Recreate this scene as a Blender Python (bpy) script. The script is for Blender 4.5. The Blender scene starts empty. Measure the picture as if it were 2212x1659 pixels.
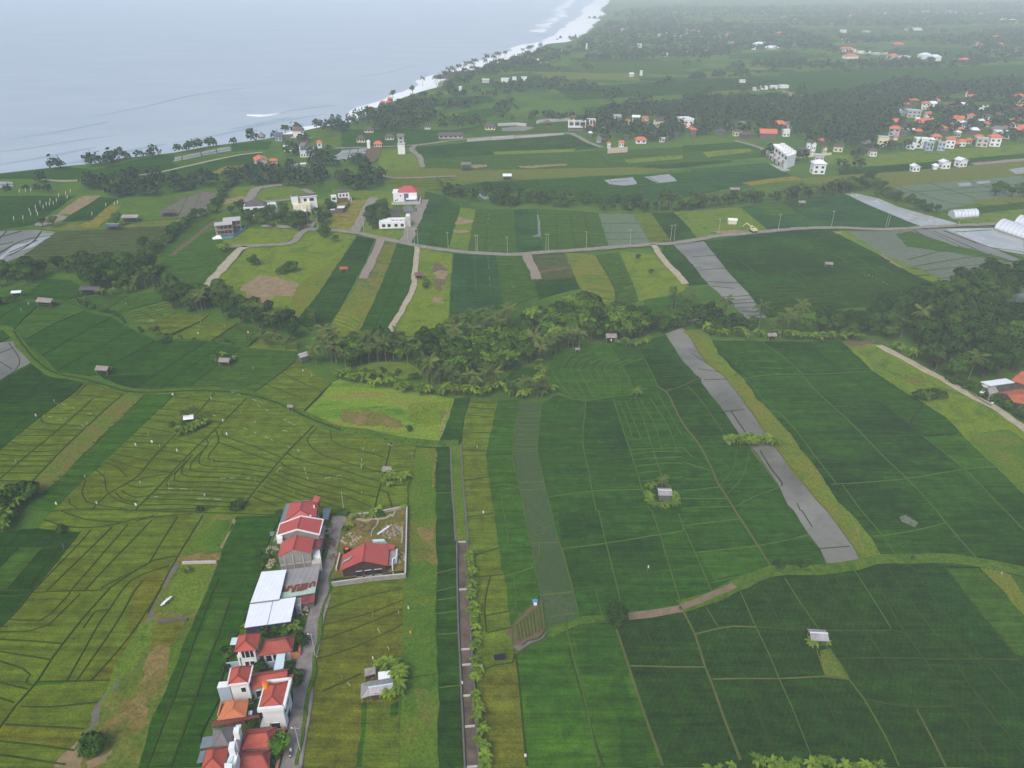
import bpy, bmesh, math, random
import numpy as np
from mathutils import Vector, Matrix, noise as mnoise
from mathutils.geometry import tessellate_polygon
random.seed(7); RNG = np.random.default_rng(7)
SC = bpy.context.scene; COL = SC.collection
R = math.radians
# ---------------------------------------------------------------- camera, sky, sun, exposure
CAM_H, PITCH, FPX, CX, CY = 120.0, R(29.2), 1589.0, 1106.0, 829.5   # picture units: 2212 x 1659
cd = bpy.data.cameras.new('camera'); cam = bpy.data.objects.new('camera', cd); COL.objects.link(cam)
cam.location = (0, 0, CAM_H); cam.rotation_euler = (R(90) - PITCH, 0, 0)
cd.sensor_fit = 'HORIZONTAL'; cd.angle = 2 * math.atan(CX / FPX); cd.clip_start = 1; cd.clip_end = 30000
SC.camera = cam
SUN_EL, SUN_AZ = 50.0, 205.0
W = bpy.data.worlds.new('World'); SC.world = W; W.use_nodes = True
wn = W.node_tree.nodes; bg = wn['Background']
sky = wn.new('ShaderNodeTexSky'); sky.sky_type = 'NISHITA'; sky.sun_disc = False
sky.sun_elevation = R(SUN_EL); sky.sun_rotation = R(SUN_AZ); sky.air_density = 1.0; sky.dust_density = 3.0; sky.ozone_density = 1.0
W.node_tree.links.new(sky.outputs[0], bg.inputs[0]); bg.inputs[1].default_value = 0.14
sd = bpy.data.lights.new('sun', 'SUN'); sd.energy = 1.5; sd.angle = R(30); sd.color = (1.0, 0.97, 0.93)
so = bpy.data.objects.new('sun', sd); COL.objects.link(so); so.location = (0, -50, 400)
so.rotation_euler = (R(90 - SUN_EL), 0, R(180 - SUN_AZ))
SC.view_settings.view_transform = 'Standard'; SC.view_settings.look = 'None'
SC.view_settings.gamma = 1; SC.view_settings.use_curve_mapping = False
SC.view_settings.exposure = 0.27
SC.cycles.max_bounces = 5; SC.cycles.diffuse_bounces = 2; SC.cycles.glossy_bounces = 2
SC.cycles.transmission_bounces = 2; SC.cycles.volume_bounces = 3; SC.cycles.transparent_max_bounces = 8
# ---------------------------------------------------------------- picture -> ground
cp, sp = math.cos(PITCH), math.sin(PITCH)
def ray(u, v):
    a, b = (u - CX) / FPX, (v - CY) / FPX
    return a, cp - b * sp, -sp - b * cp
def P(u, v, z=0.0):
    dx, dy, dz = ray(u, v)
    t = (z - CAM_H) / dz
    return Vector((dx * t, dy * t, z))
def ppm(u, v):                      # picture units per metre, across the view, at a ground point
    p = P(u, v); return FPX / (p.y * cp + CAM_H * sp)
TW = 2212 / 3; TH = 553.0
WIN = {'d': (0, 0, 1.0)}
for i, k in enumerate('ABCDEFGHI'):
    WIN[k] = ((i % 3) * TW, (i // 3) * TH, 1 / 3)
def win(k, sx, sy, sw, zw=2212):
    WIN[k] = (sx * 2212 / 4032, sy * 2212 / 4032, sw / zw * 2212 / 4032)
win('W1', 1000, 1930, 640); win('W2', 840, 2200, 480); win('W3', 800, 2460, 480); win('W4', 740, 2720, 480); win('W5', 1380, 2560, 240, 1659)
win('V1', 820, 700, 640); win('V2', 1440, 700, 320); win('V3', 980, 470, 640); win('V4', 2980, 540, 440); win('V5', 3400, 340, 632); win('V6', 2200, 430, 560)
win('X1', 3660, 800, 372); win('X2', 3780, 1380, 252, 1608); win('X3', 2480, 1860, 240); win('X4', 3120, 2440, 200, 2074); win('X5', 620, 1600, 240)
win('X6', 360, 1380, 600); win('X7', 1150, 1150, 650); win('X8', 1800, 1100, 700)
def T(s):
    out = []; w = WIN['d']
    for t in s.split():
        if ',' in t:
            x, y = t.split(','); out.append((w[0] + float(x) * w[2], w[1] + float(y) * w[2]))
        else: w = WIN[t]
    return out
# ---------------------------------------------------------------- materials
MATS = {}
def lin(c): return tuple(((x / 255) / 12.92 if x / 255 <= 0.04045 else ((x / 255 + 0.055) / 1.055) ** 2.4) for x in c)
def newmat(name):
    m = bpy.data.materials.new(name); m.use_nodes = True; MATS[name] = m
    nt = m.node_tree; return m, nt, nt.nodes['Principled BSDF']
def N(nt, t, **kw):
    n = nt.nodes.new(t)
    for k, v in kw.items():
        if k.startswith('i_'): n.inputs[int(k[2:])].default_value = v
        else: setattr(n, k, v)
    return n
def noise(nt, scale, detail=4.0, rough=0.6, vec=None, dist=0.0):
    n = N(nt, 'ShaderNodeTexNoise'); n.inputs['Scale'].default_value = scale; n.inputs['Detail'].default_value = detail
    n.inputs['Roughness'].default_value = rough; n.inputs['Distortion'].default_value = dist
    if vec is not None: nt.links.new(vec, n.inputs['Vector'])
    return n.outputs['Fac']
def ramp(nt, fac, stops):
    r = N(nt, 'ShaderNodeValToRGB'); e = r.color_ramp.elements
    while len(e) < len(stops): e.new(0.5)
    for el, (p, c) in zip(e, stops): el.position = p; el.color = (*c, 1)
    nt.links.new(fac, r.inputs[0]); return r.outputs[0]
def mixc(nt, fac, a, b, mode='MIX'):
    m = N(nt, 'ShaderNodeMix', data_type='RGBA', blend_type=mode)
    if isinstance(fac, float): m.inputs[0].default_value = fac
    else: nt.links.new(fac, m.inputs[0])
    for s, v in ((6, a), (7, b)):
        if isinstance(v, tuple): m.inputs[s].default_value = (*v, 1)
        else: nt.links.new(v, m.inputs[s])
    return m.outputs[2]
def pos(nt, sx=1.0, sy=1.0, rot=0.0):
    g = N(nt, 'ShaderNodeNewGeometry'); mp = N(nt, 'ShaderNodeMapping')
    mp.inputs['Scale'].default_value = (sx, sy, 1); mp.inputs['Rotation'].default_value = (0, 0, rot)
    nt.links.new(g.outputs['Position'], mp.inputs[0]); return mp.outputs[0]
def bump(nt, bs, h, strength=0.5, dist=0.3):
    b = N(nt, 'ShaderNodeBump'); b.inputs['Strength'].default_value = strength; b.inputs['Distance'].default_value = dist
    nt.links.new(h, b.inputs['Height']); nt.links.new(b.outputs[0], bs.inputs['Normal'])
CW = {'rice_ripe': (.82, .80, .5), 'rice_gold': (.7, .74, .5), 'rice_amber': (.8, .78, .6), 'rice_mid': (.8, .68, .35), 'rice_pale': (.85, .75, .5), 'rice_bluegreen': (.85, .66, .42), 'rice_olive_rows': (.8, .7, .5), 'rice_fresh': (.9, .68, .25)}
def sat(c, k=1.06, g=1.06, w=(.8, .78, .5)):
    l = .3 * c[0] + .6 * c[1] + .1 * c[2]; return tuple(max(0.002, (l + (x - l) * k) * g * y) for x, y in zip(c, w))
def sc(c, k): return tuple(min(1, x * k) for x in c)
def crop(name, rgb, rgb2=None, var=0.35, rows=0.0, row_amt=0.0, patch=0.5, rough=0.9):
    """standing rice: colour rgb drifting to rgb2 in broad patches, fine speckle of leaf tips, optional planting rows"""
    m, nt, bs = newmat(name); w_ = CW.get(name, (.86, .70, .22)); c1 = sat(lin(rgb), w=w_); c2 = sat(lin(rgb2 or rgb), w=w_)
    p = pos(nt)
    big = noise(nt, 0.035, 4, 0.6, p); mid = noise(nt, 0.35, 5, 0.7, p); fine = noise(nt, 2.6, 3, 0.75, p)
    base = mixc(nt, ramp(nt, big, [(0.38, (0, 0, 0)), (0.62, (1, 1, 1))]), sc(c1, .86), sc(c2, 1.16))
    s1 = ramp(nt, mid, [(0.34, (1 - var * .9,) * 3), (0.66, (1 + var * .9,) * 3)])
    s2 = ramp(nt, fine, [(0.32, (1 - var,) * 3), (0.5, (1, 1, 1)), (0.68, (1 + var,) * 3)])
    stk = ramp(nt, noise(nt, 0.9, 4, 0.65, pos(nt, .07, 1.0, rows + .35)), [(.32, (.66,) * 3), (.68, (1.34,) * 3)])
    c = mixc(nt, 1.0, mixc(nt, 1.0, mixc(nt, 1.0, base, s1, 'MULTIPLY'), s2, 'MULTIPLY'), stk, 'MULTIPLY')
    # value above 1 in a colour ramp is clamped by nothing; scale handled by MULTIPLY
    if row_amt:
        pr = pos(nt, 1, 1, rows)
        w = N(nt, 'ShaderNodeTexWave'); w.wave_type = 'BANDS'; w.bands_direction = 'X'
        w.inputs['Scale'].default_value = 0.32; w.inputs['Distortion'].default_value = 0.6; w.inputs['Detail'].default_value = 2; w.inputs['Detail Scale'].default_value = .6
        nt.links.new(pr, w.inputs[0])
        c = mixc(nt, 1.0, c, ramp(nt, w.outputs['Fac'], [(0.0, (1 - row_amt,) * 3), (0.35, (1, 1, 1)), (1, (1, 1, 1))]), 'MULTIPLY')
    nt.links.new(c, bs.inputs['Base Color']); bs.inputs['Roughness'].default_value = rough; bs.inputs['Specular IOR Level'].default_value = 0.0
    bump(nt, bs, fine, 0.7, 0.35); return m
def weed(name, cols, scale=0.12, sx=1.0, sy=1.0, rot=0.0, rough=0.95):
    m, nt, bs = newmat(name); p = pos(nt, sx, sy, rot)
    a = noise(nt, scale, 8, 0.68, p, 0.8); fine = noise(nt, 1.6, 4, 0.75, pos(nt))
    n = len(cols); st = [(0.30 + 0.40 * i / (n - 1), sat(lin(c), 1.04, 1.06)) for i, c in enumerate(cols)]
    c = mixc(nt, 1.0, ramp(nt, a, st), ramp(nt, fine, [(0.3, (.62,) * 3), (0.7, (1.4,) * 3)]), 'MULTIPLY')
    nt.links.new(c, bs.inputs['Base Color']); bs.inputs['Roughness'].default_value = rough; bs.inputs['Specular IOR Level'].default_value = 0.0
    bump(nt, bs, fine, 0.8, 0.4); return m
def plain(name, rgb, var=0.12, scale=0.8, rough=0.8, bumpk=0.2, rgb2=None, spec=0.15):
    if rough >= .93: spec = 0.0
    m, nt, bs = newmat(name); p = pos(nt); f = noise(nt, scale, 6, 0.7, p)
    if rgb2: c = ramp(nt, f, [(0.35, lin(rgb)), (0.66, lin(rgb2))])
    else: c = mixc(nt, 1.0, lin(rgb), ramp(nt, f, [(0.3, (1 - var,) * 3), (0.7, (1 + var,) * 3)]), 'MULTIPLY')
    nt.links.new(c, bs.inputs['Base Color']); bs.inputs['Roughness'].default_value = rough; bs.inputs['Specular IOR Level'].default_value = spec
    if bumpk: bump(nt, bs, noise(nt, scale * 5, 4, 0.7, p), bumpk, 0.05)
    return m
def wet(name, rgb, rgb2, scale=0.08, rough=0.25, green=None):
    m, nt, bs = newmat(name); p = pos(nt); f = noise(nt, scale, 7, 0.65, p, 0.6)
    c = ramp(nt, f, [(0.36, lin(rgb)), (0.62, lin(rgb2))])
    if green: c = mixc(nt, ramp(nt, noise(nt, 1.3, 3, 0.7, p), [(0.42, (0, 0, 0)), (0.6, (1, 1, 1))]), c, lin(green))
    nt.links.new(c, bs.inputs['Base Color'])
    nt.links.new(ramp(nt, f, [(0.4, (rough,) * 3), (0.7, (rough + .35,) * 3)]), bs.inputs['Roughness']); bs.inputs['IOR'].default_value = 1.33; bs.inputs['Specular IOR Level'].default_value = .12 if green else .5
    bump(nt, bs, noise(nt, 2.5, 3, 0.6, p), 0.06, 0.05); return m
# ---------------------------------------------------------------- objects
def link(o, parent=None):
    COL.objects.link(o)
    if parent is not None: o.parent = parent
    return o
def mesh_obj(name, verts, faces, mat, parent=None, smooth=False, origin=None):
    me = bpy.data.meshes.new(name)
    if origin is not None: verts = [(v[0] - origin[0], v[1] - origin[1], v[2] - origin[2]) for v in verts]
    me.from_pydata([tuple(v) for v in verts], [], faces)
    if isinstance(mat, str): mat = MATS[mat]
    if mat is not None: me.materials.append(mat)
    if smooth: me.polygons.foreach_set('use_smooth', [True] * len(me.polygons))
    me.update(); return link(bpy.data.objects.new(name, me), parent)
def tag(o, label=None, cat=None, group=None, kind=None):
    if label: o['label'] = label
    if cat: o['category'] = cat
    if group: o['group'] = group
    if kind: o['kind'] = kind
    return o
def catmull(pts, step):
    if len(pts) < 2: return pts
    out = []; n = len(pts)
    for i in range(n - 1):
        p0, p1, p2, p3 = pts[max(i - 1, 0)], pts[i], pts[i + 1], pts[min(i + 2, n - 1)]
        L = math.hypot(p2[0] - p1[0], p2[1] - p1[1]); k = max(1, int(L / step))
        for j in range(k):
            t = j / k; t2 = t * t; t3 = t2 * t
            out.append(tuple(0.5 * (2 * p1[d] + (p2[d] - p0[d]) * t + (2 * p0[d] - 5 * p1[d] + 4 * p2[d] - p3[d]) * t2 + (3 * p1[d] - p0[d] - 3 * p2[d] + p3[d]) * t3) for d in (0, 1)))
    out.append(tuple(pts[-1][:2])); return out
def strip(name, pts, w, mat, z, h=0.3, parent=None, top=0.45, jit=0.25, step=2.5):
    """a ridge along a line on the ground: sloped sides, flat top, uneven width"""
    c = catmull(pts, step); V = []; F = []
    if len(c) < 2: return None
    ph = random.random() * 100
    for i, q in enumerate(c):
        a = c[max(i - 1, 0)]; b = c[min(i + 1, len(c) - 1)]
        dx, dy = b[0] - a[0], b[1] - a[1]; L = math.hypot(dx, dy) or 1
        nx, ny = -dy / L, dx / L
        e1 = 1 + jit * mnoise.noise((q[0] * .22, q[1] * .22, ph)) * 2; e2 = 1 + jit * mnoise.noise((q[0] * .22, q[1] * .22, ph + 9)) * 2
        o = jit * w * mnoise.noise((q[0] * .12, q[1] * .12, ph + 31))
        for k, zz in ((-.5 * e1, 0), (-.5 * top * e1, h), (.5 * top * e2, h), (.5 * e2, 0)):
            V.append((q[0] + nx * (k * w + o), q[1] + ny * (k * w + o), z + zz))
        if i:
            s = 4 * i
            for k in range(3): F.append((s - 4 + k, s - 3 + k, s + 1 + k, s + k)[::-1])
    return mesh_obj(name, V, F, mat, parent)
def sheet_mesh(pts, z, jit=0.3, step=4.0, skirt=0.3):
    n = len(pts); out = []
    for i in range(n):
        a, b = pts[i], pts[(i + 1) % n]; L = math.hypot(b[0] - a[0], b[1] - a[1]); k = max(1, min(90, int(L / step)))
        for j in range(k):
            t = j / k; x, y = a[0] + (b[0] - a[0]) * t, a[1] + (b[1] - a[1]) * t
            out.append((x + jit * (mnoise.noise((x * .3, y * .3, 3.3)) * 1.6 + mnoise.noise((x * .9, y * .9, 1.3)) * .6), y + jit * (mnoise.noise((x * .3, y * .3, 8.8)) * 1.6 + mnoise.noise((x * .9, y * .9, 5.1)) * .6)))
    ar = sum(out[i][0] * out[(i + 1) % len(out)][1] - out[(i + 1) % len(out)][0] * out[i][1] for i in range(len(out)))
    if ar < 0: out = out[::-1]
    V = [(x, y, z) for x, y in out]
    tri = tessellate_polygon([[Vector(v) for v in V]])
    F = []
    for t in tri:
        a, b, c = (Vector(V[i]) for i in t)
        F.append(tuple(t) if (b - a).cross(c - a).z >= 0 else tuple(t)[::-1])
    m = len(V); V += [(x, y, z - skirt) for x, y in out]
    F += [((i + 1) % m, i, m + i, m + (i + 1) % m) for i in range(m)]
    return V, F
FZ = [0.06]
def W2(s, z=0.0): return [tuple(P(u, v, z)[:2]) for u, v in T(s)]
# ---------------------------------------------------------------- field materials
crop('rice_dark', (44, 84, 36), (36, 74, 36), 0.30, 0.45, 0.14)
crop('rice_deep', (38, 76, 36), (46, 86, 36), 0.28)
crop('rice_deep_rows', (44, 80, 34), (38, 72, 34), 0.34, 0.52, 0.16)
crop('rice_green', (52, 98, 38), (44, 86, 38), 0.28)
crop('rice_fresh', (62, 110, 40), (52, 100, 42), 0.25)
crop('rice_mid', (72, 108, 46), (62, 100, 44), 0.25)
crop('rice_pale', (92, 122, 56), (82, 114, 54), 0.22)
crop('rice_ripe', (104, 118, 42), (92, 112, 44), 0.30)
crop('rice_gold', (118, 116, 44), (104, 108, 40), 0.32)
crop('rice_amber', (142, 132, 64), (124, 122, 58), 0.28)
crop('rice_bluegreen', (44, 88, 56), (50, 96, 52), 0.22)
crop('rice_olive_rows', (88, 104, 68), (78, 98, 60), 0.25, 1.2, 0.3)
crop('meadow_smooth', (56, 98, 40), (66, 112, 42), 0.25)
weed('weeds_bright', [(66, 98, 42), (90, 120, 50), (112, 134, 56), (100, 124, 52), (138, 134, 82)], 0.09)
weed('weeds_lime', [(74, 106, 44), (100, 126, 48), (122, 140, 52), (96, 122, 46), (128, 126, 76)], 0.07)
weed('weeds_rough', [(62, 92, 42), (92, 112, 50), (104, 120, 56), (132, 122, 78), (118, 112, 70)], 0.14)
weed('weeds_fallow', [(84, 108, 50), (104, 122, 56), (112, 114, 66), (124, 116, 76)], 0.16, 1, 1)
weed('weeds_streak', [(80, 116, 46), (104, 140, 52), (128, 156, 62), (136, 136, 80), (150, 132, 88)], 0.10, 0.35, 1.6)
weed('weeds_strip', [(66, 102, 38), (82, 116, 42), (98, 122, 46), (120, 122, 64)], 0.07)
weed('weeds_straw', [(84, 112, 44), (106, 124, 50), (122, 126, 58), (124, 118, 66)], 0.13)
weed('soil_weeds', [(78, 106, 44), (104, 114, 56), (126, 116, 76), (144, 126, 96), (128, 112, 80)], 0.11)
weed('grass_bank', [(60, 92, 36), (76, 108, 40), (92, 118, 46), (108, 118, 62)], 0.3)
plain('soil_tan', (152, 132, 102), rgb2=(122, 108, 76), scale=0.3, rough=.95)
plain('soil_brown', (112, 96, 74), rgb2=(92, 82, 62), scale=0.5, rough=.95)
plain('soil_grey', (116, 110, 98), rgb2=(98, 96, 84), scale=0.4, rough=.95)
plain('soil_pink', (132, 114, 92), rgb2=(110, 98, 76), scale=0.5, rough=.95)
plain('path_pale', (178, 168, 142), rgb2=(150, 142, 118), scale=0.4, rough=.9)
plain('path_grey', (146, 140, 126), rgb2=(120, 116, 102), scale=0.4, rough=.9)
plain('rubble', (156, 144, 128), rgb2=(124, 112, 100), scale=1.2, rough=.95)
plain('bund_dark', (44, 62, 16), rgb2=(58, 76, 22), scale=0.5, rough=.95, bumpk=.5)  # dark bund grass, with the shade of the gaps beside it put into the colour
plain('bund_light', (68, 94, 34), rgb2=(80, 102, 40), scale=0.4, rough=.95, bumpk=.5)
plain('bund_brown', (94, 94, 48), rgb2=(78, 90, 40), scale=0.4, rough=.95, bumpk=.4)
plain('bund_tan', (140, 126, 92), rgb2=(112, 112, 70), scale=0.4, rough=.95, bumpk=.4)
wet('mud_grey', (94, 92, 80), (130, 128, 118), 0.05, 0.3)
wet('mud_pale', (134, 136, 132), (152, 154, 152), 0.05, 0.3)
wet('mud_dark', (96, 98, 84), (120, 120, 110), 0.05, 0.35, (76, 98, 56))
wet('flood_seedling', (104, 116, 100), (128, 136, 126), 0.05, 0.28, (84, 118, 78))
wet('flood_green', (88, 104, 76), (116, 124, 104), 0.04, 0.4, (74, 100, 54))
wet('seedling_plot', (60, 78, 42), (76, 86, 56), 0.10, 0.6, (54, 82, 32))
wet('pond', (150, 154, 150), (170, 172, 168), 0.04, 0.08)
# ---------------------------------------------------------------- sea, land
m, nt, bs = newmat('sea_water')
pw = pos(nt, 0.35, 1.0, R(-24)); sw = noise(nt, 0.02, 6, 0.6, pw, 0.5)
nt.links.new(ramp(nt, sw, [(0.38, lin((166, 178, 186))), (0.62, lin((176, 187, 193)))]), bs.inputs['Base Color'])  # base colour made paler to carry the bright sky reflection
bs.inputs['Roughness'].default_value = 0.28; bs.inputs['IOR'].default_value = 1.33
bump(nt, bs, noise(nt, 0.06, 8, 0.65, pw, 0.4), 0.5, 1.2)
m, nt, bs = newmat('surf_foam')
pf = pos(nt, 0.5, 1.0, R(-24)); ff = noise(nt, 0.05, 9, 0.7, pf, 1.2)
nt.links.new(ramp(nt, ff, [(0.30, lin((170, 188, 192))), (0.38, lin((238, 240, 238))), (1, lin((246, 248, 246)))]), bs.inputs['Base Color'])
bs.inputs['Roughness'].default_value = 0.7
m, nt, bs = newmat('beach_sand')
nt.links.new(ramp(nt, noise(nt, 0.05, 6, 0.6, pos(nt)), [(0.3, lin((112, 112, 108))), (0.7, lin((146, 142, 134)))]), bs.inputs['Base Color']); bs.inputs['Roughness'].default_value = 0.7
weed('land_green', [(60, 92, 44), (74, 108, 48), (88, 120, 52), (98, 122, 58)], 0.02)
SEA_Z = -4.0
far = 9000
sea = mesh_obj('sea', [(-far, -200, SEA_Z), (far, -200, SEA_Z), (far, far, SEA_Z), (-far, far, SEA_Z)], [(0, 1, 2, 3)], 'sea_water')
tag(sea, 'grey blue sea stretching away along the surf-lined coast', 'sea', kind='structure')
COAST = T('d -420,440 A 0,1125 230,1098 420,1078 600,1062 800,1024 1000,1003 1130,988 1330,950 1500,928 1690,905 1880,868 2000,840 2212,800 '
          'B 60,800 180,742 300,672 460,612 640,557 740,487 880,447 1060,392 1200,347 1320,312 1330,287 1480,267 1590,217 1640,182 1680,132 1730,87 1700,52 d 1318,6 1326,-8 1345,-22')
coast = [P(u, v)[:2] for u, v in COAST]
coast = catmull(coast, 14)
coast = [(x + 5 * mnoise.noise((x * .02, y * .02, 1)), y + 5 * mnoise.noise((x * .02, y * .02, 5))) for x, y in coast]
land_pts = [(-600, -200)] + coast + [(coast[-1][0] + 500, far - 100), (far - 100, far - 100), (far - 100, -200)]
V = [(x, y, 0) for x, y in land_pts]
tri = tessellate_polygon([[Vector(v) for v in V]]); F = []
for t in tri:
    a, b, c = (Vector(V[i]) for i in t); F.append(tuple(t) if (b - a).cross(c - a).z >= 0 else tuple(t)[::-1])
ground = mesh_obj('ground', V, F, 'land_green')
tag(ground, 'flat green coastal farmland divided into rice paddies', 'ground', kind='structure')
def offs(line, d):
    out = []
    for i, q in enumerate(line):
        a = line[max(i - 2, 0)]; b = line[min(i + 2, len(line) - 1)]; dx, dy = b[0] - a[0], b[1] - a[1]; L = math.hypot(dx, dy) or 1
        out.append((q[0] - dy / L * d(i), q[1] + dx / L * d(i)))
    return out
def ribbon(name, l1, l2, z1, z2, mat, parent=None):
    n = len(l1); V = [(x, y, z1) for x, y in l1] + [(x, y, z2) for x, y in l2]
    return mesh_obj(name, V, [(i + 1, i, n + i, n + i + 1) for i in range(n - 1)], mat, parent)
inn = offs(coast, lambda i: -2)
bluff = ribbon('shore_bank', inn, offs(coast, lambda i: 7), 0.01, SEA_Z + .4, 'land_green')
tag(bluff, 'low green bank where the farmland drops to the shore', 'bank', kind='structure')
bw = lambda i: 12 + 6 * mnoise.noise((i * .13, 0, 0)) 
beach = ribbon('beach', offs(coast, lambda i: 4), offs(coast, bw), SEA_Z + .8, SEA_Z + .05, 'beach_sand')
tag(beach, 'strip of grey sand along the shore behind the surf', 'beach', kind='structure')
# surf: ragged sheets just above the sea, wider along the far coast
def surf(i0, i1, d0, d1, amp, name, lab):
    seg = list(range(i0, i1)); c2 = coast
    o1 = offs(c2, lambda i: d0(i) + amp * mnoise.noise((i * .35, 2.2, d0(i) * .01)) ); o2 = offs(c2, lambda i: d1(i) + amp * 1.8 * mnoise.noise((i * .42, 7.7, d1(i) * .01)))
    ob = ribbon(name, o1[i0:i1], o2[i0:i1], SEA_Z + .06, SEA_Z + .1, 'surf_foam'); tag(ob, lab, 'surf', kind='stuff'); return ob
ist = next(i for i, q in enumerate(coast) if q[0] > P(610, 290).x)
surf(ist, len(coast), lambda i: 9, lambda i: 25 + min(60, max(0, (coast[i][1] - 700) * .045)), 7, 'surf', 'white foaming surf breaking along the far curved beach')
i2 = next(i for i, q in enumerate(coast) if q[1] > 1900)
surf(i2, len(coast) - 3, lambda i: 60 + .03 * coast[i][1], lambda i: 72 + .036 * coast[i][1], 26, 'surf', 'outer white breaker line off the distant headland')
def breaker(s, w, lab):
    pts = W2(s, SEA_Z); c = catmull(pts, 8); n = len(c); L1 = []; L2 = []
    for i, q in enumerate(c):
        t = i / (n - 1); ww = w * (math.sin(math.pi * t) ** .6 + .05) * (1 + .6 * mnoise.noise((q[0] * .05, q[1] * .05, 4)))
        L1.append((q[0], q[1] - ww / 2)); L2.append((q[0] + ww * .3, q[1] + ww / 2))
    V = []; F = []
    for i in range(n):
        V += [(L1[i][0], L1[i][1], SEA_Z + .03), ((L1[i][0] + L2[i][0]) / 2, (L1[i][1] + L2[i][1]) / 2, SEA_Z + .7), (L2[i][0], L2[i][1], SEA_Z + .03)]
        if i: s0 = 3 * i; F += [(s0 - 3, s0 - 2, s0 + 1, s0), (s0 - 2, s0 - 1, s0 + 2, s0 + 1)]
    tag(mesh_obj('breaker', V, F, 'surf_foam'), lab, 'wave', kind='stuff')
breaker('A 1600,748 1690,750 1760,742 1845,726', 14, 'short white breaker out at sea off the near beach')
breaker('B 655,474 690,466 715,460', 30, 'small white breaker beside the dark rocks')
breaker('B 780,412 830,402', 30, 'thin white breaker beyond the palm-lined point')
m, nt, bs = newmat('swell_water'); nt.links.new(ramp(nt, noise(nt, 0.05, 6, .6, pos(nt)), [(.3, lin((146, 164, 172))), (.7, lin((158, 174, 180)))]), bs.inputs['Base Color']); bs.inputs['Roughness'].default_value = .3
for k, s in enumerate(['A -60,990 200,960 480,915 760,880', 'A -60,1075 200,1032 480,980 640,950', 'A 400,1060 640,1025 900,965 1080,935', 'A 560,760 900,700 1300,610 1700,560',
                       'A 1100,930 1400,880 1750,800 2100,740', 'A 1480,840 1700,800 1900,760', 'A 1850,720 2100,690 2212,680', 'B 100,500 300,470 500,420', 'A 60,900 400,850 700,790']):
    pts = catmull(W2(s, SEA_Z), 10); n = len(pts); V = []; F = []; ww = 7 + 3 * (k % 3)
    for i, q in enumerate(pts):
        e = math.sin(math.pi * min(1, max(0, i / (n - 1)))) ** .7; w_ = ww * (.2 + e) * (1 + .4 * mnoise.noise((q[0] * .03, k, 1))); yy = q[1] + 6 * mnoise.noise((q[0] * .01, k, 9))
        V += [(q[0], yy - w_ / 2, SEA_Z + .01), (q[0], yy - w_ * .1, SEA_Z + .1 + .5 * e), (q[0], yy + w_, SEA_Z + .01)]
        if i: s0 = 3 * i; F += [(s0 - 3, s0 - 2, s0 + 1, s0), (s0 - 2, s0 - 1, s0 + 2, s0 + 1)]
    o = mesh_obj('swell', V, F, 'swell_water', sea, smooth=True)
# ---------------------------------------------------------------- fields
BW = {'d': .5, 'l': .38, 'b': .42, 't': .8}
BST = {'d': 'bund_dark', 'l': 'bund_light', 'b': 'bund_brown', 't': 'bund_tan'}
def lines_of(txt):
    for ln in txt.strip().splitlines():
        ln = ln.strip()
        if ln: yield ln
def bunds(par, z, txt):
    st = 'd.8'
    for ln in lines_of(txt):
        for seg in ln.split('|'):
            a, b = seg.split(None, 1)
            if a[0] in BST and (a[1:2].isdigit() or a[1:2] == '.'): st, seg = a, b
            strip('bund', W2(seg), float(st[1:]) * BW[st[0]], BST[st[0]], z - .02, 0.12 + .05 * min(float(st[1:]), 2), par)
def field(kind, s, btxt='', name='paddy_field', jit=0.3):
    FZ[0] += 0.002; z = FZ[0]; pts = W2(s)
    patch_ = kind.startswith('soil') and jit < 1
    V, F = sheet_mesh(pts, z, max(jit, 1.1) if patch_ else jit, 1.0 if patch_ else 3.0)
    o = mesh_obj(name, V, F, kind, ground)
    if btxt: bunds(o, z, btxt)
    o['fz'] = z; return o
def ladder(par, st, left, right, n, skip=(), rag=0.0):
    """n bunds running across between two edges of a terraced strip"""
    a = catmull(W2(left), 3); b = catmull(W2(right), 3)
    def at(c, t): k = t * (len(c) - 1); i = min(int(k), len(c) - 2); f = k - i; return (c[i][0] * (1 - f) + c[i + 1][0] * f, c[i][1] * (1 - f) + c[i + 1][1] * f)
    for i in range(1, n + 1):
        if i in skip: continue
        t = i / (n + 1) + random.uniform(-rag, rag) / (n + 1)
        p, q = at(a, t), at(b, t + random.uniform(-rag, rag) * .5 / (n + 1) if 0 < t < 1 else t)
        mid = ((p[0] + q[0]) / 2 + random.uniform(-rag, rag), (p[1] + q[1]) / 2 + random.uniform(-.6, .6) - .3)
        strip('bund', [p, mid, q], float(st[1:]) * BW[st[0]], BST[st[0]], par['fz'] - .02, .16, par)
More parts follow.
